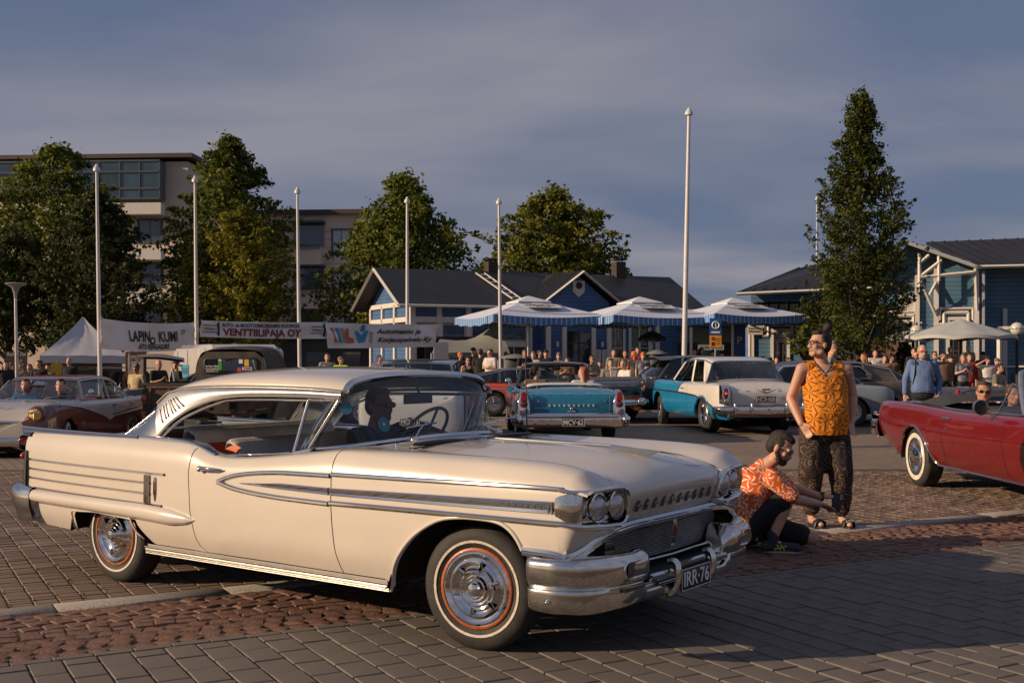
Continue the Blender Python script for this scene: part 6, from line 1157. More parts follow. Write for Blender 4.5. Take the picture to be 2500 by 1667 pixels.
for a,b_,lb in((1418,1497,'hanging chain left of the picnic bollard'),(1497,1583,'hanging chain between the two right bollards'),(1583,1650,'hanging chain running from the right bollard towards the grey car')):
 p,q=Vector((px(a,31),31,1.05)),Vector((px(b_,31.3),31.3,1.05));m=MB();m.tube([p.lerp(q,s_)-Vector((0,0,.28*4*s_*(1-s_)))-p for s_ in np.linspace(.05,.95,14)],.028,5);o=m.build('chain',mat('rope_brown',(.12,.08,.06),.8),None,p);tag(o,lb,'chain','chains between the bollards')
t=thing('picnic_table','grey wooden picnic table behind the white bollard','table',(px(1470,33.5),33.5,0),.2);WOODG=mat('grey_wood',(.30,.28,.25),.8,0,0,.2,6.)
for k in range(5):bx('plank',WOODG,t,(0,-.32+k*.16,.74),(1.8,.14,.04))
for q in(-1,1):bx('bench',WOODG,t,(0,q*.75,.45),(1.8,.26,.04));m=MB();m.tube([(q*.7,-.65,0),(q*.7,.2,.72)],.045,4);m.tube([(q*.7,.65,0),(q*.7,-.2,.72)],.045,4);m.build('trestle',WOODG,t)
def bin_(u,d,h,w,label):
 t=thing('litter_bin',label,'litter bin',(px(u,d),d,0));m=MB();m.box((0,0,h/2),(w,w,h),ch=.03);m.build('body',mat('bin_dark',(.04,.045,.05),.5),t);m=MB();m.lathe([(w*.75,h+.02),(w*.7,h+.06),(w*.2,h+.16),(0,h+.17)],16);m.build('lid',mat('bin_lid',(.2,.2,.2),.5),t)
bin_(1258,40,1.45,.8,'tall dark kiosk bin with a domed lid, beside the flagpole');bin_(1604,41,1.6,.55,'dark patio heater column with a wide grey lid under the parasol')
# ------------------------------------------------------------------ market stall
tx,td=px(202,47),47.;tz=float(gz(tx,td));tent=thing('market_tent','white pop up market tent with a pointed roof behind the left banner','tent',(tx,td,tz),R(22))
zk,ze=pz(772,47)-tz,pz(868,47)-tz;hw=1.62;m=MB()
for k in range(4):
 a0,a1=math.pi/4+k*math.pi/2,math.pi/4+(k+1)*math.pi/2;c0,c1=[Vector((hw*1.414*math.cos(a),hw*1.414*math.sin(a),0))for a in(a0,a1)]
 rows=[[tuple(c0.lerp(c1,s_)*q+Vector((0,0,lerp(zk,ze,q**.85)-.14*math.sin(math.pi*s_)*q*(1-q)*3+.015*math.sin(20*s_+5*q))))for s_ in np.linspace(0,1,14)]for q in np.linspace(.01,1,9)];rows.append([(x,y,z-.30+.01*math.sin(j*1.7))for j,(x,y,z)in enumerate(rows[-1])]);m.grid(rows)
m.build('canopy',mat('tent_white',(.52,.52,.55),.7,0,0,.04,2.),tent,angle=30)
for sx in(-1,1):
 for sy in(-1,1):bx('leg',STEEL,tent,(sx*hw*.98,sy*hw*.98,ze/2),(.05,.05,ze))
m=MB();[m.tube([(-hw,sy*hw*.97,ze-.30),(0,sy*hw*.97,ze-.55),(hw,sy*hw*.97,ze-.30)],.015,4)for sy in(-1,1)];m.tube([(-hw,-hw*.97,ze-.45),(hw,-hw*.97,ze-.45)],.015,4);m.build('truss',STEEL,tent)
bx('back_wall',mat('tent_back',(.13,.14,.13),.8),tent,(0,hw*.96,ze/2-.1),(hw*2,.03,ze-.3))
rack=thing('clothes_rack','rail of dark shirts hung under the white tent','clothes rack',(px(308,44.6),44.6,float(gz(-15,44.6))),R(8));m=MB();m.tube([(-1.1,0,0),(-1.1,0,1.62),(1.1,0,1.62),(1.1,0,0)],.02,6);m.build('rail',STEEL,rack)
GARM=[mat('cloth_black',(.018,.017,.018),.85),mat('cloth_brown',(.16,.10,.07),.85),mat('cloth_dark',(.035,.03,.032),.85),mat('cloth_tan',(.26,.18,.11),.85)]
def garment(mt,w,L,lb,x,y,z,rz):
 m=MB();m.grid([[(sx*w*(.25+.25*min(1,q*4))+.01*math.sin(9*q+sx*4),yy,-q*L)for sx in np.linspace(-1,1,7)]for q in np.linspace(0,1,7)for yy in[.02*math.cos(q*5)]]);m.grid([[(-w*.25-q*w*.40,-.02+.05*s_,-.06-q*.35-.10*s_)for s_ in np.linspace(0,1,4)]for q in np.linspace(0,1,5)]);m.grid([[(w*.25+q*w*.40,-.02+.05*s_,-.06-q*.35-.10*s_)for s_ in np.linspace(0,1,4)]for q in np.linspace(0,1,5)]);m.tube([(0,0,0),(0,0,.10)],.006,4);m.grid([[(sx*w*(.25+.25*min(1,q*4)),.05+.02*math.cos(q*5),-q*L)for sx in np.linspace(-1,1,7)]for q in np.linspace(0,1,7)])
 o=m.build('garment',mt,None,(x,y,z),rz);tag(o,lb,'garment','shirts hanging on the rail of the market tent')
for k in range(9):garment(GARM[(0,2,1,0,2,3,0,2,0)[k]],.62,.85,('black shirt at the left end of the market rail','dark shirt second from the left on the market rail','brown shirt on the market rail among dark ones','black shirt just right of the brown one on the rail','dark shirt left of the tan one on the rail','tan shirt on the market rail','black shirt just right of the tan one on the rail','dark shirt second from the right on the market rail','black shirt at the right end of the market rail')[k],px(260+k*12,44.5),44.5-.02*k,1.50+rack.location.z,R(50))
def board(name,label,u,v0,v1,d,w,mt,lines,tm):
 x=px(u,d);zb_,zt_=pz(v1,d),pz(v0,d);t=thing(name,label,'sign',(x,d,float(gz(x,d))),R(6));g0=t.location.z;m=MB();m.box((0,0,(zb_+zt_)/2-g0),(w,.05,zt_-zb_));p=m.build('board',mt,t,flat=True);m=MB();[m.tube([(q*w*.4,.06,0),(q*w*.4,.04,zt_-g0)],.025,5)for q in(-1,1)];m.build('stand',BLACK,t);return t,p,(zb_+zt_)/2-g0,zt_-zb_
t,p,zc,hh=board('market_board','dark printed board with white script beside the tent',40,858,915,45,.82,mat('board_brown',(.05,.035,.03),.7),0,0);lettering("Rock 'n' Dot",frame((0,-.03,zc+hh*.38),(1,0,0),(0,0,1)),.2,WHITEP,p,width=.72,shear=.3)
for k in range(14):m=MB();a=random.uniform(-.3,.3);b_=random.uniform(-.3,.12);m.lathe([(.06,0),(0,.004)],9,M=Matrix.Translation((a,-.03,zc+b_))@Matrix.Rotation(R(90),4,'X'));m.build('printed_flower',mat('print_tan',(.24,.17,.12),.8),p,flat=True)
t,p,zc,hh=board('poster','tall framed poster of a face in brown and grey beside the tent',332,858,922,42,.74,mat('poster_frame',(.09,.045,.035),.7,0,0,.4,12.),0,0)
m=MB();m.box((0,-.035,zc-.05),(.54,.02,hh*.80));pp=m.build('print',mat('print_skin',(.42,.33,.28),.8),p,flat=True)
for(x,z,rx,rz_,mt)in((-.09,.17,.09,.03,INK),(.11,.17,.05,.025,INK),(-.10,.25,.10,.018,mat('print_brow',(.16,.10,.08),.8)),(.05,-.10,.05,.022,mat('print_lip',(.24,.10,.09),.8)),(.05,.05,.02,.08,mat('print_brow',(.16,.10,.08),.8)),(-.24,.1,.04,.35,mat('print_pale',(.40,.42,.40),.8))):m=MB();m.lathe([(1,0),(0,.002)],14,M=Matrix.Translation((x,-.05,zc+z))@Matrix.Diagonal((rx,1,rz_,1))@Matrix.Rotation(R(90),4,'X'));m.build('print_mark',mt,pp,flat=True)
for u,lb in((282,'white pump bottle on the stall table, left one'),(292,'white pump bottle on the stall table, right one')):
 z=pz(956,40);o=MB();o.lathe([(0,0),(.045,0),(.045,.16),(.02,.20),(.015,.24),(0,.24)],10);o.tube([(0,0,.24),(0,0,.28),(.04,0,.28)],.008,4);b_=o.build('bottle',WHITEP,None,(px(u,40),40,z));tag(b_,lb,'bottle','pump bottles on the stall table')
t=thing('stall_table','dark draped market table below the clothes rail','table',(px(330,40.3),40.3,float(gz(-13,40.3))));bx('top',BLACK,t,(-.3,0,pz(958,40)-t.location.z),(2.6,.7,.04));bx('cloth',mat('cloth_black',(.018,.017,.018),.85),t,(-.3,.0,(pz(958,40)-t.location.z)/2-.03),(2.56,.66,pz(958,40)-t.location.z-.05))
# ------------------------------------------------------------------ trees
def leafmat(name,c1,c2):
 m=mat(name,c1,.65,0,0,.25,.8,col2=c2,spec=.3);p=m.node_tree.nodes['Principled BSDF'];t=m.node_tree
 tr=t.nodes.new('ShaderNodeBsdfTranslucent');mixn=t.nodes.new('ShaderNodeMixShader');mixn.inputs[0].default_value=.34;o=[n for n in t.nodes if n.type=='OUTPUT_MATERIAL'][0]
 t.links.new(p.inputs['Base Color'].links[0].from_socket,tr.inputs[0]);t.links.new(p.outputs[0],mixn.inputs[1]);t.links.new(tr.outputs[0],mixn.inputs[2]);t.links.new(mixn.outputs[0],o.inputs[0]);return m
BARK=mat('bark',(.06,.045,.035),.9,0,0,.3,8.,.6,30.)
def tree(label,u,d,vtop,vbase_crown,prof,nspray,leaf,lsize,up,seed,name='deciduous_tree',rx=1.,spray_len=1.3,per=62,lean=0.,cat='tree'):
 """prof: (height fraction of the crown, radius) pairs; sprays of leaves grow outward from the limbs"""
 rg=np.random.default_rng(seed);x=px(u,d);g=float(gz(x,d));zt=pz(vtop,d)-g;zc0=pz(vbase_crown,d)-g;H=zt-zc0;t=thing(name,label,cat,(x,d,g),0,None)
 hs,rs=zip(*prof);rad=lambda h:np.interp(h,hs,rs)
 m=MB();m.tube([(0,0,0),(lean*.3,0,zc0+H*.2),(lean*.7,0,zc0+H*.6),(lean,0,zt-H*.06)],[.02*zt+.06,.016*zt+.04,.05,.015],8)
 hh=rg.beta(1.15,1.25,nspray);az=rg.uniform(0,2*np.pi,nspray);r0=np.sqrt(rg.uniform(.06,1,nspray));lump=1+.20*np.sin(3*az+5*hh+seed)+.14*np.sin(7*az-9*hh+seed*2)+.10*np.sin(13*hh+4*az)
 R_=rad(hh)*r0*lump;cx=R_*np.cos(az)*rx+lean*hh;cy=R_*np.sin(az);cz=zc0+H*hh
 order=np.argsort(-r0)
 for i in order[::max(1,nspray//26)][:26]:m.tube([(lean*hh[i],0,max(zc0*.6,cz[i]-R_[i]*(.5+up))),(cx[i]*.5,cy[i]*.5,cz[i]-R_[i]*up*.4),(cx[i],cy[i],cz[i])],[.06,.04,.012],5)
 m.build('trunk',BARK,t)
 n=nspray*per;si=np.repeat(np.arange(nspray),per);q=rg.uniform(0,1,n);out_=np.stack([np.cos(az),np.sin(az),np.full(nspray,up)+rg.normal(0,.25,nspray)],1);out_/=np.linalg.norm(out_,axis=1,keepdims=True)
 L=spray_len*rg.uniform(.6,1.25,nspray)*np.clip(rad(hh)/max(rs)*1.2,.45,1)
 P=np.stack([cx,cy,cz],1)[si]+out_[si]*((q-.5)*L[si])[:,None]+rg.normal(0,1,(n,3))*(spray_len*.16*(1.15-q))[:,None]*np.array((1,1,.8));P[:,2]-=(.16*spray_len)*(q**2)
 nv=rg.normal(0,1,(n,3))+out_[si]*.7+np.array((0,0,.8));nv/=np.linalg.norm(nv,axis=1,keepdims=True);a=np.cross(nv,rg.normal(0,1,(n,3)));a/=np.linalg.norm(a,axis=1,keepdims=True);b_=np.cross(nv,a);s_=(lsize*(.80 if lsize>.2 else 1)*rg.uniform(.6,1.3,n))[:,None]
 V=np.stack([P-a*s_*.5,P+b_*s_*.32+nv*s_*.06,P+a*s_*.5,P-b_*s_*.32+nv*s_*.06],1).reshape(-1,3)
 me=bpy.data.meshes.new('crown');me.vertices.add(len(V));me.vertices.foreach_set('co',V.ravel());me.loops.add(4*n);me.loops.foreach_set('vertex_index',np.arange(4*n));me.polygons.add(n);me.polygons.foreach_set('loop_start',np.arange(n)*4);me.materials.append(leaf);me.update();me.validate()
 o=bpy.data.objects.new('crown',me);COL.objects.link(o);o.parent=t;return t
LF_A=leafmat('leaf_olive',(.115,.145,.016),(.235,.235,.030));LF_B=leafmat('leaf_dark',(.038,.056,.020),(.085,.098,.030));LF_C=leafmat('leaf_yellow_green',(.185,.185,.018),(.31,.275,.030));LF_D=leafmat('leaf_tall',(.040,.066,.014),(.115,.130,.022));LF_E=leafmat('leaf_mid',(.080,.120,.016),(.190,.205,.028))
tree('broad green tree rising above a dark conifer at the left edge',132,60,352,800,[(0,3.5),(.3,4.6),(.55,3.9),(.75,2.7),(.9,1.5),(1,.3)],420,LF_E,.30,.35,1,spray_len=1.7)
tree('dark shaggy conifer behind the tent, left of the first banner',235,55,470,850,[(0,2.3),(.25,2.6),(.5,2.3),(.75,1.6),(1,.25)],420,LF_B,.24,.9,2,'conifer',spray_len=1.3)
tree('low dark tree mass at the left edge behind the street lamp',20,57,560,850,[(0,2.6),(.4,2.9),(.8,1.8),(1,.4)],200,LF_B,.28,.4,12,spray_len=1.5)
tree('tall light green tree with a pointed tip behind the garage banner',556,62,335,800,[(0,2.9),(.25,3.5),(.5,3.2),(.72,2.2),(.88,1.2),(1,.2)],440,LF_E,.30,.45,3,spray_len=1.7)
tree('yellowish feathery conifer standing in front of the pointed green tree',590,56,505,850,[(0,2.3),(.3,2.7),(.6,2.1),(.85,1.2),(1,.3)],380,LF_C,.22,1.0,4,'conifer',spray_len=1.2)
tree('yellowish conifer right of the second flagpole',478,56,600,850,[(0,1.2),(.35,1.4),(.7,1.0),(1,.2)],160,LF_A,.22,.9,14,'conifer',spray_len=1.2)
tree('spreading green tree behind the left end of the cafe',985,57,430,815,[(0,2.5),(.2,4.0),(.45,3.3),(.7,2.0),(.88,1.0),(1,.2)],460,LF_E,.28,.15,5,spray_len=1.9,rx=1.05)
tree('round green tree rising behind the cafe gable',1352,66,466,720,[(0,3.3),(.3,3.6),(.6,3.0),(.82,1.9),(1,.5)],430,LF_A,.30,.4,6,spray_len=1.6,rx=1.08)
tree('small distant tree top beside the cafe chimney',1196,75,634,700,[(0,1.0),(.5,.9),(1,.2)],40,LF_A,.3,.4,16,spray_len=1.0)
tree('tall narrow pyramid tree in front of the station building',2100,40,219,845,[(0,1.45),(.10,1.85),(.30,1.72),(.5,1.45),(.65,1.10),(.80,.62),(.92,.38),(1,.10)],620,LF_D,.125,1.3,7,'pyramid_tree',spray_len=.95,per=62)
tree('small leafy shrub branch left of the tall tree by the station wall',1962,41,795,862,[(0,.5),(.5,.7),(1,.3)],26,LF_E,.14,.3,8,'shrub',spray_len=.6,per=22,cat='shrub')
tree('dark clipped conifer bush by the brick wall right of the tall tree',2212,41,838,900,[(0,.35),(.4,.4),(1,.08)],60,LF_B,.10,1.0,9,'shrub',spray_len=.4,cat='shrub')
for k,u in enumerate((2060,2120,2160,2450,2490)):tree(('low hedge bush beyond the fastback car roof','low hedge bush at the foot of the tall tree','low hedge bush left of the clipped conifer bush','low hedge bush below the terrace rail','low hedge bush below the terrace at the right edge')[k],u,37,895 if k<3 else 940,935 if k<3 else 965,[(0,.5),(.6,.55),(1,.2)],40,LF_E,.11,.5,20+k,'hedge_bush',spray_len=.5,per=30,cat='bush')
# ------------------------------------------------------------------ cars further back
def basic_car(name,label,u,d,rz,L,wd,H,belt,col,roofm,look='dog',glass_=GLASS_DARK,wheel_r=.32,hood=None,deckz=None,pillarm=None,fast=False,z0=None,zb=.26,cabin=None,colf=None,bulge=(.05,.05),x_off=0.,cuts=None,top=None,ring=None,open_=False):
 h2=L/2;hz=hood or belt;dz=deckz or belt;ax=L*.29;cb=cabin or(-h2*.52,h2*.30);x=px(u,d)+x_off;g=float(gz(x,d))if z0 is None else z0
 tp=top or[(-h2,dz-.12),(-h2+.15,dz-.02),(cb[0],belt),(cb[1],belt),(h2*.8,hz),(h2,hz-.18)]
 sp=dict(x=(-h2,h2),w=[(-h2,wd*.43),(-h2+.3,wd*.48),(0,wd*.5),(h2-.5,wd*.48),(h2,wd*.41)],top=tp,mid=[(a,b_+(.04 if abs(a)<h2*.9 else-.02))for a,b_ in tp],zb=zb,cabin=cb,arch=[(ax,wheel_r+.05,wheel_r-.01),(-ax,wheel_r+.05,wheel_r-.01)],wheels=[(ax,wheel_r,.19,look,.19,0),(-ax,wheel_r,.19,look,.19,0)],col=[col]if not isinstance(col,list)else col,colf=colf,roof=[(cb[1]-.48,wd*.335,H-.06,H-.02),(cb[1]-.9,wd*.36,H-.03,H),(lerp(*cb,.35),wd*.355,H-.05,H-.01),(cb[0]+(.25 if not fast else .1),wd*.32,H-(.12 if not fast else .22),H-(.06 if not fast else .15))],roofm=roofm,pillarm=pillarm or roofm,ws=(cb[1]-.08,wd*.41,belt+.01,cb[1]+.22,belt+.05),bl=(cb[0]+.02,wd*.40,belt+.01,cb[0]-(.25 if not fast else .55),belt+.04),glass=glass_,cuts=cuts or[(cb[0]+.35,cb[0]+.50),(lerp(*cb,.5),lerp(*cb,.48)),(cb[1]-.10,cb[1]-.48)],pw=[.06,.06,.06],seats=[lerp(*cb,.55),lerp(*cb,.15)],bulge=bulge,nu=70,ring=ring)
 if open_:sp.pop('roof')
 return make_car(name,label,(x,d,g),rz,sp)
REDO=paint('orange_red',(.58,.07,.02),.3);BLK=paint('black',(.008,.008,.010),.25);NAVY=paint('navy_black',(.016,.020,.032),.28);PRIMER=mat('dark_primer',(.050,.050,.054),.5,0,.2,.2,3.);SILV=paint('silver_blue',(.20,.24,.28),.3)
c=basic_car('coupe','orange red hatchback with a black roof between the cream car and the teal convertible',1318,30.5,R(4),4.35,1.72,1.24,.84,REDO,BLK,'mag',hood=.80,deckz=.86,fast=True,zb=.22,cabin=(-1.75,.55));car_trim(c,[(x,.70)for x in np.linspace(-1.9,1.9,20)],'side_moulding');bumper(c,2.26,.84,.34,.48,.05,'front_bumper');bumper(c,-2.26,.84,.36,.50,.05,'rear_bumper',sgn=-1);m=MB();m.tube([(.45,-.76,.86),(.42,-.90,.94)],.02,5);m.ball((.40,-.93,.97),(.05,.09,.07),10);pair(m,'door_mirror',BLACK,c.root)
handle(c,-.4,.74);gap_line(c,-.62,.3,.82);gap_line(c,.50,.3,.80)
c=basic_car('finned_car','black finned car with a red lower flank between the two blue cars',1250,28.6,R(90+18),4.6,1.9,1.36,.93,[BLK,REDO],BLK,hood=.90,deckz=.98,colf=lambda x,y,z:1 if(z<.64 and x<-.6)else 0,cabin=(-.9,1.2),x_off=1.52,open_=True)
for q in(-1,1):
 m=MB();m.prism([(-1.95,.95),(-2.34,1.12),(-2.42,1.02),(-2.30,.74),(-2.0,.80)],q*.82-.05,q*.82+.05);m.build('tail_fin',CHROME,c.root,angle=30);m=MB();m.ball((-2.37,q*.82,.92),(.03,.04,.06),8);m.build('tail_lamp',RED_LENS,c.root)
b_=bumper(c,-2.42,.93,.38,.56,.08,'rear_bumper',sgn=-1);m=MB();m.ball((-2.50,.72,.50),(.12,.14,.10),12);pair(m,'bumper_bomb',CHROME,b_)
c=basic_car('dark_sedan','dark grey primer sedan with a sun visor left of the white and blue saloon',1655,28.5,R(180+6),5.1,1.9,1.56,1.0,PRIMER,PRIMER,hood=.99,cabin=(-1.4,.75));m=MB();m.grid(net([[(.22,.72,1.46),(.22,.4,1.53),(.22,0,1.55)],[(.62,.74,1.44),(.66,.4,1.50),(.68,0,1.52)]],6,10));mb_mirror(m);m.build('sun_visor',PRIMER,c.root);bumper(c,2.65,.9,.38,.54,.06,'front_bumper')
c=basic_car('black_coupe','white bodied coupe with a navy black roof, seen over the roof of the cream car',1030,21.5,R(90),4.9,1.88,1.50,.98,OFFW,NAVY,cabin=(-1.5,.8));plate(c.root,'MCL-75',frame((-2.53,0,.47),(0,-1,0),(0,0,1)))
c=basic_car('silver_sedan','silver blue saloon partly hidden between the white saloon and the man in orange',1925,26.0,R(180-4),4.3,1.7,1.36,.90,SILV,SILV,cabin=(-1.35,.7));handle(c,-.3,.80);bumper(c,-2.22,.82,.36,.5,.05,'rear_bumper',sgn=-1)
PATINA=mat('rusty_patina',(.085,.062,.048),.6,0,.15,.35,2.2,.06,30.,col2=(.19,.155,.12));PAT2=mat('worn_olive_patina',(.20,.185,.13),.6,0,.15,.35,4.,.06,30.)
c=basic_car('fastback_car','brown patina fastback with chrome ringed quarter window behind the man in orange',2235,27.0,R(180+10),5.3,1.94,1.44,.96,[PATINA,PAT2],PATINA,'dog',zb=.24,fast=True,cabin=(-1.9,.9),colf=lambda x,y,z:1 if(z<.64 and-2.05<x<-.2)else 0,x_off=-2.55,cuts=[(-1.22,-1.05),(-.30,-.30),(.80,.42)],deckz=.90)
car_trim(c,[(x,.34)for x in np.linspace(-2.2,2.2,20)],'sill_moulding',half(.02,.014));car_trim(c,[(x,.44)for x in np.linspace(-2.4,2.3,20)],'side_moulding',half(.016,.014));handle(c,-.55,.84);gap_line(c,-.72,.28,.94);gap_line(c,.62,.28,.94)
m=MB();B1=[c.bel(lerp(-1.2,-.75,q)).lerp(c.rim(lerp(-1.1,-.75,q)),.12)for q in(0,.5,1)]+[c.bel(-.75).lerp(c.rim(-.75),.80),c.bel(-1.0).lerp(c.rim(-.95),.78),c.bel(-1.28).lerp(c.rim(-1.1),.35)];m.tube([p+V_ for p,V_ in zip(B1,[Vector((0,-.02,0))]*6)],.022,6,closed=True);pair(m,'window_ring',CHROME,c.root)
m=MB();m.ball((-2.58,-.80,.66),(.09,.06,.11),12);pair(m,'tail_lamp',mat('pale_lamp',(.45,.36,.28),.3,0,.6),c.root);m=MB();m.lathe([(.13,0),(.15,.02),(.13,.03)],16,M=Matrix.Translation((-2.5,-.86,.66))@Matrix.Rotation(R(90),4,'X'));pair(m,'lamp_ring',CHROME,c.root)
c=basic_car('dark_car','long dark grey car behind the red convertible, its tail beside the blue shirted man',2280,21.3,R(4),5.2,1.9,1.34,.96,PRIMER,PRIMER,cabin=(.1,1.6),x_off=2.62,deckz=.97,zb=.3);m=MB();m.box((-2.62,-.80,.84),(.05,.07,.22),ch=.01);pair(m,'tail_lamp',RED_LENS,c.root);m=MB();m.tube([(-2.66,-.82,.99),(-2.45,-.85,.985)],.02,6);pair(m,'fin_cap',CHROME,c.root)
BROWNP=mat('rusty_brown_paint',(.10,.062,.042),.7,0,0,.35,5.,.1,40.);CABM=mat('matt_black_rust',(.040,.034,.030),.7,0,0,.4,6.,.15,60.,col2=(.075,.058,.045))
pk=thing('pickup_truck','old matt black pickup with a brown planked bed behind the cream car','pickup',(-5.60,24.3,float(gz(-6,24))-.0),R(90-4))
m=MB();cab=net([[(-1.0,.70,.95),(-1.02,.73,1.3),(-1.0,.67,1.60),(-.96,.52,1.74),(-.92,0,1.78)],[(-.3,.76,.95),(-.3,.77,1.3),(-.3,.70,1.64),(-.3,.55,1.80),(-.3,0,1.845)],[(.3,.76,.95),(.3,.77,1.3),(.25,.70,1.62),(.2,.55,1.77),(.2,0,1.81)],[(.62,.74,.95),(.55,.73,1.3),(.40,.66,1.56),(.36,.52,1.66),(.36,0,1.70)]],16,20)
m.grid(mir(cab));mb_mirror(m);m.box((-.2,0,.65),(1.7,1.5,.62));
P_=[(-1.02,y,z)for y,z in((-.72,.62),(.72,.62),(.73,1.3),(.67,1.58),(.5,1.72),(-.5,1.72),(-.67,1.58),(-.73,1.3))];I_=[(-1.03,y,z)for y,z in((-.50,1.30),(.50,1.30),(.54,1.34),(.54,1.54),(.50,1.58),(-.50,1.58),(-.54,1.54),(-.54,1.34))];m.add(P_+I_,[(i,(i+1)%8,8+(i+1)%8,8+i)for i in range(8)]);m.build('cab',CABM,pk,angle=40)
m=MB();m.add([(-1.025,y,z)for y,z in((-.50,1.30),(.50,1.30),(.54,1.34),(.54,1.54),(.50,1.58),(-.50,1.58),(-.54,1.54),(-.54,1.34))],[tuple(range(8))]);rw=m.build('rear_window',GLASS_DARK,pk,flat=True);m=MB();m.tube([(-1.035,y,z)for y,z in((-.50,1.30),(.50,1.30),(.54,1.34),(.54,1.54),(.50,1.58),(-.50,1.58),(-.54,1.54),(-.54,1.34))],.02,5,closed=True);m.build('rubber_seal',BLACK,rw)
for sd,y in((-1,-.775),(1,.775)):m=MB();m.add([(-.55,y*.985,1.25),(.35,y*.985,1.25),(.22,y*.92,1.58),(-.50,y*.92,1.58)],[(0,1,2,3)]);m.build('side_window',GLASS_DARK,pk,flat=True)
for(y,z,w_,h_,mt,nm)in((-.33,1.51,.09,.16,mat('sticker_yellow',(.75,.45,.04),.5),'sticker'),(-.21,1.53,.08,.09,PLATE_WHITE,'sticker'),(-.34,1.38,.20,.06,PLATE_WHITE,'sticker'),(-.18,1.36,.08,.08,mat('sticker_red',(.5,.08,.06),.5),'sticker'),(.22,1.45,.07,.2,mat('sticker_green',(.05,.35,.05),.5),'sticker'),(.22,1.56,.06,.06,PLATE_WHITE,'sticker')):m=MB();m.box((-1.045,y,z),(.006,w_,h_));m.build(nm,mt,rw,flat=True)
for k,tx in enumerate(('Vanhan liiton','Ruosteklubi','050-0250 112')):lettering(tx,frame((-1.045,.38,1.43-k*.055),(0,-1,0),(0,0,1)),.055,PLATE_WHITE,rw,width=.32-.03*k,bold=.001)
lettering('COMET',frame((-1.050,-.34,1.38),(0,-1,0),(0,0,1)),.05,mat('sticker_red',(.5,.08,.06),.5),rw,width=.17,bold=.002)
bed=MB();bed.box((-2.25,0,.55),(2.3,1.7,.08));bo=bed.build('bed',BROWNP,pk,flat=True)
for sd in(-1,1):
 for k in range(3):m=MB();m.box((-2.25,sd*.86,.70+k*.165),(2.3,.04,.155));m.build('plank',BROWNP,bo,flat=True)
 m=MB();m.box((-2.25,sd*.87,1.12),(2.36,.07,.05));m.build('bed_rail',CABM,bo,flat=True)
m=MB();m.box((-3.42,0,.84),(.05,1.5,.50));tg=m.build('tailgate',BROWNP,pk,flat=True)
for y in(-.72,-.36,0,.36,.72):m=MB();m.box((-3.455,y,.84),(.03,.05,.48));m.build('stake',BROWNP,tg,flat=True)
for z in(1.08,.62):m=MB();m.box((-3.455,0,z),(.035,1.56,.06));m.build('cross_rail',BROWNP,tg,flat=True)
m=MB();m.box((-3.43,0,1.125),(.10,1.66,.035));m.build('top_rail',CABM,tg,flat=True);lettering('F',frame((-3.462,.45,.86),(0,-1,0),(0,0,1)),.16,mat('faded_cream',(.35,.27,.18),.8),tg,extrude=.004)
for z in(.86,.50):m=MB();m.ball((-3.46,.83,z),(.04,.055,.075),10);m.ball((-3.46,-.83,z),(.04,.055,.075),10);m.build('tail_lamp',mat('tail_orange',(.55,.08,.02),.2,0,.6),pk)
plate(pk,'JKL-52',frame((-3.50,.86,.33),(0,-1,0),(0,0,1)),.36,.12);m=MB();m.box((.9,0,.8),(1.6,1.2,.5),ch=.1);m.build('bonnet',CABM,pk)
for x_ in(1.2,-2.3):
 for q in(-1,1):wheel(pk,(x_,q*.72,.36),.36,.2,q,.2,'dog')
m=MB();m.grid(net([[(.36,.62,1.60),(.36,.3,1.68),(.36,0,1.70)],[(.66,.64,1.52),(.70,.3,1.58),(.70,0,1.60)]],5,8));mb_mirror(m);m.build('sun_visor',CABM,pk)
# van and two cars with raised lids
van=thing('van','tall white van parked behind the old pickup','van',(px(520,30.5),31.2,float(gz(-8,31))-.05),R(180-62));VANW=paint('van_white',(.60,.57,.53),.35)
m=MB();prof=[(-2.6,.35),(2.45,.35),(2.55,.7),(2.4,1.02),(1.75,1.25),(1.15,2.02),(.8,2.15),(-2.4,2.15),(-2.6,2.05)];inner=lambda s_:[(x,z if z<1.3 else z)for x,z in prof]
rowsv=[[(x,-y,z-(.10 if(abs(y)>.9 and z>2)else 0))for x,z in prof]for y in(-.98,-.95,-.8,0,.8,.95,.98)];m.grid(rowsv,cv=True);n_=len(prof);m.add([(x,.98,z-(.1 if z>2 else 0))for x,z in prof],[tuple(range(n_))]);m.add([(x,-.98,z-(.1 if z>2 else 0))for x,z in prof],[tuple(reversed(range(n_)))]);m.build('body',VANW,van,angle=30)
m=MB();m.add([(1.82,-.82,1.24),(1.82,.82,1.24),(1.22,.78,1.96),(1.22,-.78,1.96)],[(0,1,2,3)]);m.build('windscreen',WIN,van,flat=True)
for q in(-1,1):m=MB();m.add([(1.55,q*.985,1.22),(.75,q*.985,1.22),(.75,q*.985,1.75),(1.20,q*.985,1.75)],[(0,1,2,3)]);m.build('side_window',WIN,van,flat=True);m=MB();m.tube([(.6,q*.985,.45),(.6,q*.985,2.0)],.008,4);m.tube([(-.6,q*.985,.45),(-.6,q*.985,2.0)],.008,4);m.build('door_gap',BLACK,van)
for x_,q in((1.6,1),(1.6,-1),(-1.7,1),(-1.7,-1)):wheel(van,(x_,q*.88,.33),.33,.2,q,.19,'dog')
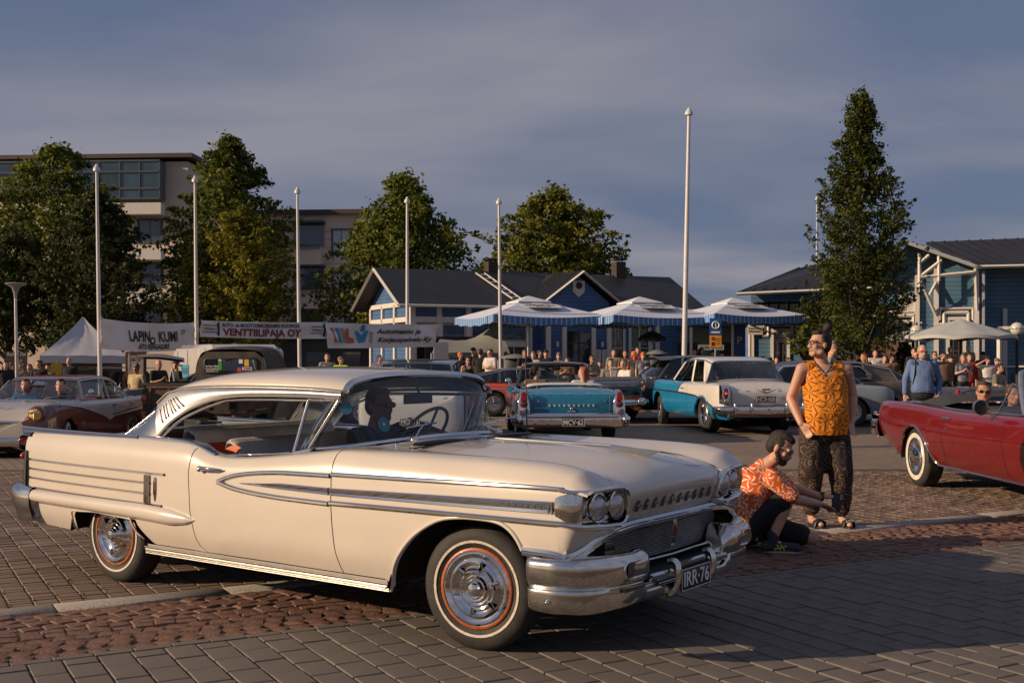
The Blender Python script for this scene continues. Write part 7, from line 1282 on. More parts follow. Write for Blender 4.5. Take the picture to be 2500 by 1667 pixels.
m=MB();m.box((.2,.992,1.45),(.36,.01,.36));o=m.build('sign_panel',INK,van,flat=True);lettering('PR',frame((.2,.999,1.47),(-1,0,0),(0,0,1)),.26,PLATE_WHITE,o);m=MB();m.box((-.38,.992,1.45),(.72,.01,.36));o=m.build('sign_panel',INKBLUE,van,flat=True);lettering('VARI',frame((-.38,.999,1.45),(-1,0,0),(0,0,1)),.26,INK,o,width=.62);lettering('Saa Sin',frame((.1,.993,1.15),(-1,0,0),(0,0,1)),.12,INK,van)
m=MB();m.box((-2.0,0,2.16),(.5,.3,.05),ch=.02);m.build('roof_vent',BLACK,van)
DKRED=paint('very_dark_red',(.055,.012,.010),.35)
def lid(c,x0,x1,z0,z1,w,mt,nm='raised_lid'):
 m=MB();m.grid(net([[(x0,w,z0),(x0,w*.5,z0+.05),(x0,0,z0+.06)],[(lerp(x0,x1,.5),w,lerp(z0,z1,.5)+.03),(lerp(x0,x1,.5),w*.5,lerp(z0,z1,.5)+.10),(lerp(x0,x1,.5),0,lerp(z0,z1,.5)+.11)],[(x1,w*.9,z1),(x1,w*.5,z1+.04),(x1,0,z1+.05)]],12,12));n0=len(m.v);m.v+=[(x,y,z-.05)for x,y,z in m.v[:n0]];m.f+=[tuple(reversed([i+n0 for i in f]))for f in m.f];m.m+=list(m.m);mb_mirror(m);return m.build(nm,mt,c.root,angle=50)
c=basic_car('dark_red_car','dark red old car with its bonnet raised, right of the pickup cab',735,27.5,R(200),4.4,1.7,1.42,.92,DKRED,DKRED,cabin=(-1.3,.6));lid(c,.75,-.65+1.2,1.0,1.9,.6,mat('lid_brown',(.12,.05,.04),.4,0,.5))if 0 else lid(c,.7,1.9,1.82,1.76,.62,mat('lid_brown',(.12,.05,.04),.4,0,.5));m=MB();m.tube([(.9,.5,.9),(1.1,.5,1.75)],.015,5);m.tube([(.9,-.5,.9),(1.1,-.5,1.75)],.015,5);m.build('lid_prop',CHROME,c.root)
c=basic_car('dark_car','dark old car with a raised pale edged lid half hidden left of the pickup cab',500,27.6,R(200),4.2,1.65,1.42,.95,NAVY,NAVY,cabin=(-1.2,.6));lid(c,.5,1.55,1.62,1.70,.55,mat('lid_tan',(.17,.12,.075),.4,0,.5));m=MB();m.tube([(.7,.45,.9),(.8,.45,1.6)],.015,5);m.build('lid_prop',CHROME,c.root)
# ------------------------------------------------------------------ people
SKIN=mat('skin',(.52,.295,.205),.5,0,0,.10,7.,.06,60.);SKIN2=mat('skin_tanned',(.42,.215,.135),.55,0,0,.10,7.);HAIRD=mat('hair_dark',(.022,.014,.010),.6,0,0,.3,60.,.5,120.);HAIRB=mat('hair_brown',(.07,.038,.022),.6,0,0,.3,60.,.4,120.);HAIRG=mat('hair_grey',(.20,.19,.18),.7,0,0,.25,50.,.3,100.);HAIRR=mat('hair_red',(.22,.06,.02),.6,0,0,.2,50.);HAIRO=mat('hair_orange',(.70,.16,.02),.6,0,0,.2,50.);LENSD=mat('glasses_dark',(.012,.011,.011),.15,0,.6)
def vox(m,size,smooth=3,fac=.5):
 """one continuous skin over overlapping volumes"""
 me=bpy.data.meshes.new('tmp');me.from_pydata(m.v,[],m.f);o=bpy.data.objects.new('tmp',me)
 r=o.modifiers.new('r','REMESH');r.mode='VOXEL';r.voxel_size=size;r.use_smooth_shade=True
 if smooth:s_=o.modifiers.new('s','SMOOTH');s_.iterations=smooth;s_.factor=fac
 out_=evaluated(o);bpy.data.objects.remove(o);bpy.data.meshes.remove(me);return out_
V=Vector
def skel(**kw):
 j=dict(head=V((0,-.015,1.63)),neck=V((0,.01,1.46)),chest=V((0,0,1.30)),waist=V((0,0,1.07)),pelvis=V((0,0,.95)),shR=V((-.18,0,1.42)),elR=V((-.235,.03,1.13)),wrR=V((-.245,-.04,.89)),haR=V((-.24,-.06,.79)),shL=V((.18,0,1.42)),elL=V((.235,.03,1.13)),wrL=V((.245,-.04,.89)),haL=V((.24,-.06,.79)),hipR=V((-.09,0,.93)),knR=V((-.10,-.02,.50)),anR=V((-.105,.02,.09)),toR=V((-.12,-.15,.035)),hipL=V((.09,0,.93)),knL=V((.10,-.02,.50)),anL=V((.105,.02,.09)),toL=V((.12,-.15,.035)),yaw=0.,pitch=0.,roll=0.,g=1.)
 for k,v in kw.items():j[k]=V(v)if isinstance(v,tuple)else v
 return j
def headM(j):return Matrix.Translation(j['head'])@Matrix.Rotation(j['yaw'],4,'Z')@Matrix.Rotation(j['roll'],4,'Y')@Matrix.Rotation(j['pitch'],4,'X')
def add_head(m,j,fine):
 M=headM(j);m.ball((0,.012,.035),(.074,.094,.095),16,M=M);m.ball((0,-.018,-.03),(.060,.074,.085),14,M=M);m.capsule((-.02,-.06,-.085),(.02,-.06,-.085),.026,.026,M=M);m.capsule((-.045,-.01,-.07),(0,-.06,-.09),.03,.028,M=M);m.capsule((.045,-.01,-.07),(0,-.06,-.09),.03,.028,M=M)
 m.capsule((0,-.088,.012),(0,-.105,-.028),.010,.016,8,M=M);m.capsule((-.014,-.096,-.032),(.014,-.096,-.032),.010,.010,8,M=M);m.capsule((-.045,-.076,.022),(.045,-.076,.022),.014,.014,8,M=M);m.capsule((-.02,-.086,-.058),(.02,-.086,-.058),.009,.009,8,M=M)
 for q in(-1,1):m.ball((q*.078,.012,-.008),(.011,.022,.033),8,M=M);m.ball((q*.04,-.062,-.02),(.022,.02,.02),8,M=M)
def add_hand(m,w,h,side,fine,curl=.35,spread=1.,palm=None):
 """palm and five fingers from wrist w along to h"""
 d=(h-w);L=max(d.length,.08);d.normalize();p=palm.normalized()if palm else V((0,1,0));p=(p-d*p.dot(d)).normalized();s_=d.cross(p)*side;c=w+d*.045
 R3=Matrix((s_,d,p)).transposed().to_4x4();m.ball(c,(.038,.052,.017),10,rot=R3)
 if not fine:m.capsule(c,c+d*.08,.030,.018,8);m.capsule(c+s_*.02,c+s_*.045+d*.03,.013,.010,6);return
 for k,(o,l)in enumerate(((-.029,.060),(-.010,.074),(.010,.078),(.028,.068))):
  a=c+s_*(o+0)+d*.038;ang=curl*(1.15-.12*k);e=(d*math.cos(ang*.5)-p*math.sin(ang*.5)+s_*(o*3*spread*.6)).normalized();b_=a+e*l*.42;e2=(d*math.cos(ang*1.4)-p*math.sin(ang*1.4)+s_*o*3*spread*.6).normalized();c2=b_+e2*l*.32;e3=(d*math.cos(ang*2.1)-p*math.sin(ang*2.1)).normalized();m.capsule(a-d*.02,b_,.0095,.0088,7);m.capsule(b_,c2,.0088,.008,7);m.capsule(c2,c2+e3*l*.26,.008,.0068,7)
 a=c+s_*.026-d*.02;b_=a+s_*.026+d*.032-p*.008;m.capsule(a,b_,.014,.0105,7);m.capsule(b_,b_+d*.030+s_*.006-p*.006,.0105,.0085,7)
def torso(m,j,k=1.,lo=-.07,hi=.0,drop=0.):
 """closed loft up the spine; k scales it, lo lowers the hem, hi stops it short of the neck"""
 g,pe,wa,ch,ne=j['g'],j['pelvis'],j['waist'],j['chest'],j['neck'];sx=(j['shL']-j['shR']).normalized();up=(ne-pe).normalized();fr=sx.cross(up)
 fr=fr if fr.y<.2 or abs(up.z)<.8 else fr;belly=max(0,g-1.05)*.16;rows=[];f2=up.cross(sx)
 if f2.dot(fr)>0:f2=-f2
 L=[(pe+up*(lo-drop),.158,.112,.5),(pe+up*.02,.165,.120,.8),(pe.lerp(wa,.7),.156,.118,1.),(wa+up*.05,.152,.113,.8),(ch-up*.09,.160,.113,.4),(ch+up*.02,.172,.112,0),(ch+up*.09,.172,.100,0),(ne-up*(.075+hi),.130,.082,0),(ne-up*(.025+hi),.075,.062,0)]
 for p,rx,ry,b_ in L:
  rx*=k*(.62+.38*g);ry*=k*g;c=p-f2*0+(fr if fr.y<0 else-fr)*(belly*b_);rows.append([tuple(c+sx*(rx*math.copysign(abs(math.cos(a))**.8,math.cos(a)))+fr*(ry*math.copysign(abs(math.sin(a))**.85,math.sin(a))))for a in np.linspace(0,2*math.pi,25)[:-1]])
 o=len(m.v);m.grid(rows,cv=True);n=24;m.f+=[tuple(o+i for i in range(n)),tuple(o+8*n+i for i in reversed(range(n)))];m.m+=[0,0]
def body_mb(j,fine=False,hand=None,feet=True,legs=True):
 m=MB();g=j['g'];add_head(m,j,fine);m.capsule(j['neck']-V((0,0,.03)),j['head']+V((0,.015,-.06)),.058*(.9+.1*g),.052,12)
 m.capsule(j['shR'],j['shL'],.056,.056,12);ch,wa,pe=j['chest'],j['waist'],j['pelvis'];up=(j['neck']-pe).normalized()
 torso(m,j,.90,-.06)
 for q in 'RL':
  g2=.85+.15*g;m.capsule(j['sh'+q],j['el'+q],.052*g2,.041*g2,12);m.capsule(j['el'+q].lerp(j['wr'+q],.0),j['el'+q].lerp(j['wr'+q],.3),.041*g2,.042*g2,12);m.capsule(j['el'+q].lerp(j['wr'+q],.3),j['wr'+q],.042*g2,.027*g2,12)
  h=(hand or{}).get(q,{});add_hand(m,j['wr'+q],j['ha'+q],1 if q=='R' else-1,fine,**h)
  if not legs:continue
  m.capsule(j['hip'+q],j['kn'+q],.078*g2,.054*g2,12);m.capsule(j['kn'+q],j['kn'+q].lerp(j['an'+q],.35),.054*g2,.054*g2,12);m.capsule(j['kn'+q].lerp(j['an'+q],.35),j['an'+q],.054*g2,.036,12)
  if feet:m.capsule(j['an'+q],j['an'+q]+V((0,0,-.03)),.036,.034,10);m.capsule(j['an'+q].lerp(j['to'+q],.1)+V((0,0,-.03)),j['to'+q],.036,.026,10)
 return m
def shirt_mb(j,sleeve=.62,ease=1.,length=0.,tank=False):
 m=MB();g=j['g']*ease;ch,wa,pe=j['chest'],j['waist'],j['pelvis'];up=(j['neck']-pe).normalized();sx=(j['shL']-j['shR']).normalized();
 torso(m,j,1.06*ease,-.06,.008,length)
 if tank:m.capsule(j['neck'].lerp(j['shR'],.75),j['neck'].lerp(j['shL'],.75),.062,.062,12)
 else:m.capsule(j['shR'],j['shL'],.070,.070,12);m.capsule(j['neck']-up*.09,j['neck']-up*.03,.092,.070,12)
 if sleeve:
  for q in 'RL':
   s0,e0,w0=j['sh'+q],j['el'+q],j['wr'+q];g2=.85+.15*g
   if sleeve<=1:m.capsule(s0,s0.lerp(e0,sleeve),.070*g2,.066*g2,12)
   else:m.capsule(s0,e0,.070*g2,.056*g2,12);m.capsule(e0,e0.lerp(w0,sleeve-1),.056*g2,.042*g2,12)
 return m
def trouser_mb(j,to=2.,ease=1.,harem=0.):
 m=MB();g=j['g']*ease;pe=j['pelvis'];up=(j['waist']-pe).normalized();sx=(j['shL']-j['shR']).normalized();R3=Matrix((sx,up.cross(sx),up)).transposed().to_4x4();m.ball(pe,(.168*g,.128*g,.12),14,rot=R3);m.ball(pe-up*.07,(.165*g,.13*g,.11),14,rot=R3)
 for q in 'RL':
  h,k,a=j['hip'+q],j['kn'+q],j['an'+q];g2=(.85+.15*g)*ease
  if to<=1:m.capsule(h,h.lerp(k,to),.092*g2,.080*g2,12)
  else:m.capsule(h,k,.092*g2,.070*g2,12);m.capsule(k,k.lerp(a,to-1),.070*g2,(.058+.03*harem)*ease,12)
  if harem:m.capsule(h.lerp(k,.3),k,.125,.115,12);m.capsule(k,k.lerp(a,.62),.115,.095,12)
 if harem:m.ball((j['hipR']+j['hipL'])/2-V((0,0,.24)),(.14,.11,.20),12)
 return m
def shoe_mb(j):
 m=MB()
 for q in 'RL':a,t=j['an'+q],j['to'+q];d=t-a;d.z=0;d.normalize();b_=V((a.x,a.y,t.z+.005));m.capsule(b_-d*.05,V((t.x,t.y,t.z-.002))+d*.02,.040,.034,10);m.capsule(a+V((0,0,-.02)),b_,.040,.042,10)
 return m
def hair_mb(j,kind):
 m=MB();M=headM(j)
 if kind=='bald':return None
 if kind=='cap':m.ball((0,.012,.06),(.082,.10,.085),14,M=M);m.ball((0,-.11,.045),(.06,.06,.010),10,M=M);return m
 if kind=='hat':m.ball((0,.012,.07),(.085,.10,.085),14,M=M);m.lathe([(0,.052),(.17,.045),(.17,.036),(0,.04)],16,M=M);return m
 m.ball((0,.028,.050),(.079,.092,.084),16,M=M);m.ball((0,.055,.0),(.075,.062,.080),14,M=M);m.ball((0,-.03,.102),(.060,.05,.028),12,M=M)
 for q in(-1,1):m.capsule((q*.070,.0,.03),(q*.072,.015,.0),.016,.010,8,M=M)
 if kind=='long':
  for q in(-1,0,1):m.capsule((q*.055,.05,.02),(q*.075,.075,-.20),.045,.038,10,M=M)
 if kind=='bun':m.ball((0,.075,.165),(.045,.045,.042),12,M=M);m.capsule((0,.05,.10),(0,.07,.15),.04,.03,M=M)
 if kind=='tail':m.capsule((0,.10,.07),(0,.14,-.02),.035,.03,M=M);m.capsule((0,.14,-.02),(0,.12,-.16),.032,.018,M=M)
 if kind=='tall':m.ball((0,.005,.098),(.066,.082,.040),14,M=M);m.ball((0,-.052,.092),(.045,.030,.028),10,M=M)
 return m
def tank_cut(me,j):
 """opens the neckline and the arm holes of a sleeveless top"""
 bm=bmesh.new();bm.from_mesh(me);n,w=j['neck'],abs(j['shR'].x-j['shL'].x)/2;dead=[]
 for f in bm.faces:
  c=f.calc_center_median();dx=abs(c.x-n.x);front=c.y<n.y
  if(dx/.082)**2+((c.z-n.z-.02)/(.145 if front else .09))**2<1 or((dx-w*1.22)/(w*.46))**2+((c.z-n.z+.03)/.215)**2<1 or dx>w*1.22:dead.append(f)
 bmesh.ops.delete(bm,geom=dead,context='FACES');bm.to_mesh(me);bm.free();return me
def obj_of(name,me,mt,parent):
 o=bpy.data.objects.new(name,me);COL.objects.link(o);o.parent=parent
 if not me.materials:me.materials.append(None)
 o.material_slots[0].link='OBJECT';o.material_slots[0].material=mt;return o
def glasses(j,parent,dark=False):
 m=MB();M=headM(j)
 for q in(-1,1):
  c=V((q*.034,-.098,.008))
  if dark:m.ball(c,(.028,.008,.020),10,M=M)
  else:m.tube([c+V((.027*math.cos(a),0,.018*math.sin(a)))for a in np.linspace(0,6.28,15)[:-1]],.0028,5,closed=True,M=M)
  m.tube([(q*.06,-.094,.012),(q*.078,.0,.008)],.0028,5,M=M)
 m.tube([(-.008,-.10,.012),(.008,-.10,.012)],.0028,5,M=M);return m.build('glasses',LENSD,parent)
def face_marks(j,parent):
 M=headM(j);m=MB()
 for q in(-1,1):m.ball((q*.032,-.0845,.004),(.0095,.006,.005),8,M=M)
 m.build('eyes',mat('eye_dark',(.03,.02,.018),.3),parent);m=MB();m.capsule((-.02,-.094,-.060),(.02,-.094,-.060),.0045,.0045,6,M=M);m.build('mouth',mat('lip',(.30,.11,.08),.5),parent)
 m=MB()
 for q in(-1,1):m.capsule((q*.016,-.0935,.026),(q*.048,-.084,.027),.0045,.0035,6,M=M)
 m.build('eyebrows',HAIRD,parent)
def print_mat(name,base,ink,scale,thr,kind='voronoi',ink2=None,rough=.8):
 m=bpy.data.materials.new(name);m.use_nodes=True;t=m.node_tree;p=t.nodes['Principled BSDF'];p.inputs['Roughness'].default_value=rough;tcn=t.nodes.new('ShaderNodeTexCoord');n=t.nodes.new('ShaderNodeTexNoise');n.inputs['Scale'].default_value=scale*.6;n.inputs['Detail'].default_value=2;t.links.new(tcn.outputs['Object'],n.inputs[0])
 va=t.nodes.new('ShaderNodeVectorMath');va.operation='SCALE';va.inputs['Scale'].default_value=.12;t.links.new(n.outputs['Color'],va.inputs[0]);ad=t.nodes.new('ShaderNodeVectorMath');t.links.new(tcn.outputs['Object'],ad.inputs[0]);t.links.new(va.outputs[0],ad.inputs[1])
 v=t.nodes.new('ShaderNodeTexVoronoi');v.inputs['Scale'].default_value=scale;v.feature='F1' if kind=='voronoi' else 'DISTANCE_TO_EDGE';t.links.new(ad.outputs[0],v.inputs[0])
 fr=nmath('FRACT',nmath('MULTIPLY',v.outputs['Distance'],4.2,t),None,t)if kind=='voronoi' else v.outputs['Distance'];f=nmath('LESS_THAN',fr,thr,t);mx=t.nodes.new('ShaderNodeMixRGB');mx.inputs[1].default_value=tuple(base)+(1,);mx.inputs[2].default_value=tuple(ink)+(1,);t.links.new(f,mx.inputs[0]);last=mx
 if ink2:
  v2=t.nodes.new('ShaderNodeTexVoronoi');v2.inputs['Scale'].default_value=scale*.55;t.links.new(ad.outputs[0],v2.inputs[0]);f2=nmath('LESS_THAN',v2.outputs['Distance'],.26,t);m2=t.nodes.new('ShaderNodeMixRGB');m2.inputs[2].default_value=tuple(ink2)+(1,);t.links.new(f2,m2.inputs[0]);t.links.new(mx.outputs[0],m2.inputs[1]);last=m2
 t.links.new(last.outputs[0],p.inputs['Base Color']);n2=t.nodes.new('ShaderNodeTexNoise');n2.inputs['Scale'].default_value=11;n2.inputs['Detail'].default_value=4;n2.inputs['Distortion'].default_value=1.5;t.links.new(tcn.outputs['Object'],n2.inputs[0]);b=t.nodes.new('ShaderNodeBump');b.inputs['Strength'].default_value=.8;b.inputs['Distance'].default_value=.03;t.links.new(n2.outputs[0],b.inputs['Height']);t.links.new(b.outputs[0],p.inputs['Normal']);return m
def burst_mat(name,base,ink,scale,n,petal,core=None,swirl=0.):
 """leaf or flower bursts scattered over cloth: strokes set round the centre of every cell"""
 m=bpy.data.materials.new(name);m.use_nodes=True;t=m.node_tree;p=t.nodes['Principled BSDF'];p.inputs['Roughness'].default_value=.8;tcn=t.nodes.new('ShaderNodeTexCoord');v=t.nodes.new('ShaderNodeTexVoronoi');v.inputs['Scale'].default_value=scale;v.voronoi_dimensions='2D'
 mp=t.nodes.new('ShaderNodeMapping');mp.inputs['Rotation'].default_value=(R(90),0,0);t.links.new(tcn.outputs['Object'],mp.inputs[0]);t.links.new(mp.outputs[0],v.inputs[0])
 d=t.nodes.new('ShaderNodeVectorMath');d.operation='SUBTRACT';t.links.new(mp.outputs[0],d.inputs[0]);t.links.new(v.outputs['Position'],d.inputs[1]);sp=t.nodes.new('ShaderNodeSeparateXYZ');t.links.new(d.outputs[0],sp.inputs[0]);cs=t.nodes.new('ShaderNodeSeparateColor');t.links.new(v.outputs['Color'],cs.inputs[0])
 ang=nmath('ADD',nmath('ARCTAN2',sp.outputs[1],sp.outputs[0],t),nmath('MULTIPLY',cs.outputs[0],6.28,t),t);r=nmath('MULTIPLY',v.outputs['Distance'],1.0,t);w=nmath('SINE',nmath('ADD',nmath('MULTIPLY',ang,n,t),nmath('MULTIPLY',r,swirl,t),t),None,t)
 f=nmath('GREATER_THAN',nmath('SUBTRACT',w,nmath('MULTIPLY',r,petal,t),t),.0 if core else .22,t);mx=t.nodes.new('ShaderNodeMixRGB');mx.inputs[1].default_value=tuple(base)+(1,);mx.inputs[2].default_value=tuple(ink)+(1,);t.links.new(f,mx.inputs[0]);last=mx
 if core:m2=t.nodes.new('ShaderNodeMixRGB');m2.inputs[2].default_value=tuple(core)+(1,);t.links.new(nmath('LESS_THAN',r,.13,t),m2.inputs[0]);t.links.new(mx.outputs[0],m2.inputs[1]);last=m2
 t.links.new(last.outputs[0],p.inputs['Base Color']);n2=t.nodes.new('ShaderNodeTexNoise');n2.inputs['Scale'].default_value=9;n2.inputs['Detail'].default_value=4;n2.inputs['Distortion'].default_value=2.;t.links.new(tcn.outputs['Object'],n2.inputs[0]);b=t.nodes.new('ShaderNodeBump');b.inputs['Strength'].default_value=.55;b.inputs['Distance'].default_value=.025;t.links.new(n2.outputs[0],b.inputs['Height']);t.links.new(b.outputs[0],p.inputs['Normal']);return m
TANK=burst_mat('orange_leaf_print',(.80,.25,.010),(.17,.065,.010),9.5,7,.85);ALOHA=burst_mat('orange_flower_print',(.66,.11,.012),(.76,.62,.50),12,5,1.5,(.60,.16,.05),9.)
HAREM=print_mat('dark_ornament_print',(.018,.012,.012),(.15,.085,.045),9,.22,'voronoi',(.022,.013,.014))
def wrinkle(me,amp,sc,seed):
 from mathutils import noise
 nr=[v.normal.copy()for v in me.vertices]
 for v,vn in zip(me.vertices,nr):
  d=noise.noise(V((v.co.x*sc+seed,v.co.y*sc,v.co.z*sc*.55)))+.5*noise.noise(V((v.co.x*sc*2.3,v.co.y*sc*2.3+seed,v.co.z*sc*1.2)));v.co+=vn*d*amp
D1=10.44;man=thing('person','man in an orange leaf print tank top and dark patterned trousers standing and looking aside','person',(px(2013,D1),D1,0),0)
j=skel(head=(-.055,-.03,1.645),neck=(-.01,.02,1.48),chest=(0,0,1.28),waist=(.0,-.02,1.07),pelvis=(.0,0,.93),shR=(-.205,.0,1.425),elR=(-.295,.05,1.155),wrR=(-.235,-.09,.935),haR=(-.175,-.13,.845),shL=(.205,.02,1.43),elL=(.275,.06,1.175),wrL=(.235,-.04,.94),haL=(.222,-.09,.85),hipR=(-.10,0,.92),knR=(-.135,-.05,.50),anR=(-.115,.02,.095),toR=(-.075,-.17,.04),hipL=(.10,0,.92),knL=(.135,-.05,.50),anL=(.155,.0,.095),toL=(.175,-.19,.04),yaw=R(-72),pitch=R(-4),g=1.32)
me=vox(body_mb(j,True,dict(R=dict(curl=.30,palm=V((.6,.8,0))),L=dict(curl=.55,palm=V((-.5,.9,0))))),.0075,3);obj_of('body',me,SKIN,man)
me=tank_cut(vox(shirt_mb(j,0,1.04,.045,True),.009,3),j);wrinkle(me,.006,9,1.);obj_of('tank_top',me,TANK,man)
me=vox(trouser_mb(j,1.82,1.06,.55),.012,5);wrinkle(me,.016,9,2.);obj_of('trousers',me,HAREM,man);me=vox(hair_mb(j,'bun'),.008,3);wrinkle(me,.004,40,3.);obj_of('hair',me,HAIRD,man);glasses(j,man);face_marks(j,man)
m=MB();m.tube([j['neck']+V((-.085,.01,.035)),j['neck']+V((-.07,-.08,-.03)),j['neck']+V((-.01,-.125,-.10)),j['neck']+V((.06,-.08,-.03)),j['neck']+V((.085,.02,.035))],.0045,6);m.tube([j['neck']+V((-.01,-.128,-.10)),j['neck']+V((-.01,-.145,-.15))],.009,6);m.build('necklace',BLACK,man)
m=MB()
for q in 'RL':
 a,t_=j['an'+q],j['to'+q];d=(t_-a);d.z=0;d.normalize();c=V((a.x,a.y,0)).lerp(V((t_.x,t_.y,0)),.55);s_=V((d.y,-d.x,0));F=Matrix((s_,d,V((0,0,1)))).transposed().to_4x4();F.translation=c+V((0,0,.018));m=MB();m.ball((0,0,0),(.048,.145,.022),14,M=F);sd_=m.build('sandal',BLACK,man);m=MB();m.tube([F@V((-.052,.04,.0)),F@V((-.046,.05,.045)),F@V((0,.055,.066)),F@V((.046,.05,.045)),F@V((.052,.04,.0))],.034,8,sy=.28,up=d);m.build('strap',BLACK,sd_)
 if q=='L':lettering('PUMA',F@frame((0,.094,.050),(1,0,0),(0,-.5,1))if 0 else F@(Matrix.Translation((0,.088,.055))@Matrix.Rotation(R(55),4,'X')@Matrix.Rotation(R(180),4,'Z')@Matrix.Rotation(0,4,'X')),.034,WHITEP,sd_,width=.07,bold=.002)
D2=9.21;cro=thing('person','man in an orange flowered shirt crouching with a phone beside the cream car','person',(px(1880,D2),D2,0),0)
j=skel(head=(.065,-.07,.815),neck=(-.055,-.01,.685),chest=(-.115,0,.52),waist=(-.185,.0,.33),pelvis=(-.205,.0,.215),shR=(-.02,-.20,.575),elR=(.150,-.23,.425),wrR=(.345,-.17,.385),haR=(.44,-.13,.345),shL=(.02,.17,.60),elL=(.20,.17,.475),wrL=(.42,.02,.415),haL=(.52,-.02,.42),hipR=(-.17,-.11,.21),knR=(.095,-.19,.435),anR=(-.025,-.20,.115),toR=(.115,-.23,.04),hipL=(-.15,.10,.20),knL=(.345,.02,.085),anL=(.0,.14,.10),toL=(-.10,.18,.05),yaw=R(66),pitch=R(30),roll=R(0),g=1.12)
me=vox(body_mb(j,True,dict(R=dict(curl=.22,spread=1.6,palm=V((0,.3,1))),L=dict(curl=.15,palm=V((0,-.2,1))))),.0075,3);obj_of('body',me,SKIN,cro)
me=vox(shirt_mb(j,.78,1.10,.03),.010,4);wrinkle(me,.007,10,4.);obj_of('shirt',me,ALOHA,cro)
me=vox(trouser_mb(j,.80,1.12),.011,4);wrinkle(me,.008,10,5.);obj_of('shorts',me,mat('shorts_black',(.010,.010,.012),.85,0,0,.2,8.),cro);me=vox(hair_mb(j,'tall'),.008,2);wrinkle(me,.005,55,6.);obj_of('hair',me,HAIRD,cro);glasses(j,cro);face_marks(j,cro)
m=MB();M=headM(j);m.ball((0,-.062,-.088),(.052,.048,.038),12,M=M);m.capsule((-.03,-.098,-.047),(.03,-.098,-.047),.010,.010,8,M=M);m.capsule((-.066,.0,-.03),(-.045,-.045,-.085),.018,.026,8,M=M);m.capsule((.066,.0,-.03),(.045,-.045,-.085),.018,.026,8,M=M);obj_of('beard',vox(m,.009,2),HAIRD,cro)
SHOE=mat('trainer_navy',(.022,.025,.035),.7,0,0,.2,20.);SOLE=mat('sole_pale',(.30,.27,.23),.8)
for q,a,t_ in(('R',j['anR'],V((.15,-.235,.045))),('L',V((-.12,.16,.07)),V((-.16,.10,.03)))):
 d=(t_-a);d.z=0;d.normalize();c=V((a.x,a.y,.055));m=MB();m.capsule(c-d*.045,V((t_.x,t_.y,.048)),.047,.040,12);m.capsule(a+V((0,0,.03)),c,.046,.048,12);sh_=obj_of('trainer',vox(m,.008,2),SHOE,cro);m=MB();s_=V((d.y,-d.x,0));F=Matrix((d,s_,V((0,0,1)))).transposed().to_4x4();F.translation=(c-d*.04).lerp(V((t_.x,t_.y,0)),.52);F.translation.z=.014;m.ball((0,0,0),(.150 if q=='R' else .09,.052,.018),16,M=F);m.build('sole',SOLE,sh_)
 if q=='R':m=MB();[m.tube([c+d*(.02+k*.03)+V((0,-.047,.02)),c+d*(.05+k*.03)+V((0,-.046,-.02))],.006,5)for k in range(2)];m.tube([c+d*.0+V((0,-.047,-.015)),c+d*.10+V((0,-.044,.012))],.006,5);m.build('side_stripe',mat('stripe_lime',(.42,.40,.06),.6),sh_)
m=MB();m.tube([j['wrL']+V((.02*0,.034*math.cos(a),.034*math.sin(a)))for a in np.linspace(0,6.28,15)[:-1]],.006,5,closed=True);m.box(j['wrL']+V((0,-.02,.034)),(.03,.03,.012));m.build('wristwatch',BLACK,cro)
ph=MB();F=Matrix.Translation((px(1880,D2)+.515,D2-.075,.385))@Matrix.Rotation(R(-18),4,'Z')@Matrix.Rotation(R(12),4,'Y');ph.box((0,0,0),(.075,.010,.15),ch=.004,M=F);po=ph.build('phone',BLACK,None);tag(po,'black phone held by the crouching man','phone');m=MB();[m.box((.022,-.007,z),(.016,.004,.016),M=F)for z in(.055,.035)];m.build('camera_lens',STEEL,po)
# ---- the man in the blue shirt
D3=19.5;bl=thing('person','grey bearded man in a light blue shirt with backpack straps beside the fastback car','person',(px(2252,D3),D3,0),R(-12));g0=0
j=skel(head=(0,-.02,1.605),elR=(-.27,.03,1.14),wrR=(-.285,-.02,.90),haR=(-.28,-.05,.80),elL=(.28,.05,1.14),wrL=(.25,-.07,.90),haL=(.22,-.10,.82),g=1.22,yaw=R(10))
obj_of('body',vox(body_mb(j,True),.011,3),SKIN,bl);me=vox(shirt_mb(j,1.93,1.04,-.03),.012,3);wrinkle(me,.006,10,7.);obj_of('shirt',me,mat('shirt_blue',(.10,.165,.33),.8,0,0,.12,5.,.3,20.),bl);obj_of('trousers',vox(trouser_mb(j,1.95,1.0),.014,3),mat('trousers_navy',(.012,.013,.018),.85),bl);obj_of('shoes',vox(shoe_mb(j),.012,2),BLACK,bl)
m=MB();M=headM(j);m.ball((0,.03,.04),(.080,.094,.088),14,M=M);obj_of('hair',vox(m,.012,1),mat('hair_stubble',(.30,.235,.19),.8,0,0,.15,60.),bl);m=MB();m.ball((0,-.06,-.085),(.05,.046,.035),12,M=M);m.capsule((-.03,-.096,-.047),(.03,-.096,-.047),.009,.009,8,M=M);obj_of('beard',vox(m,.01,2),HAIRG,bl);glasses(j,bl);face_marks(j,bl)
m=MB()
for q in(-1,1):m.tube([(q*.11,.10,1.42),(q*.115,0,1.495),(q*.125,-.115,1.40),(q*.14,-.14,1.25),(q*.165,-.10,1.08),(q*.17,.05,1.0)],.020,6,sy=.4)
m.build('backpack_strap',BLACK,bl);m=MB();m.lathe([(.198,.94),(.204,.955),(.198,.975)],24,M=Matrix.Diagonal((1,.80,1,1)));m.build('belt',DOORM,bl);m=MB();m.ball((0,.22,1.22),(.17,.11,.25),12);m.build('backpack',BLACK,bl)
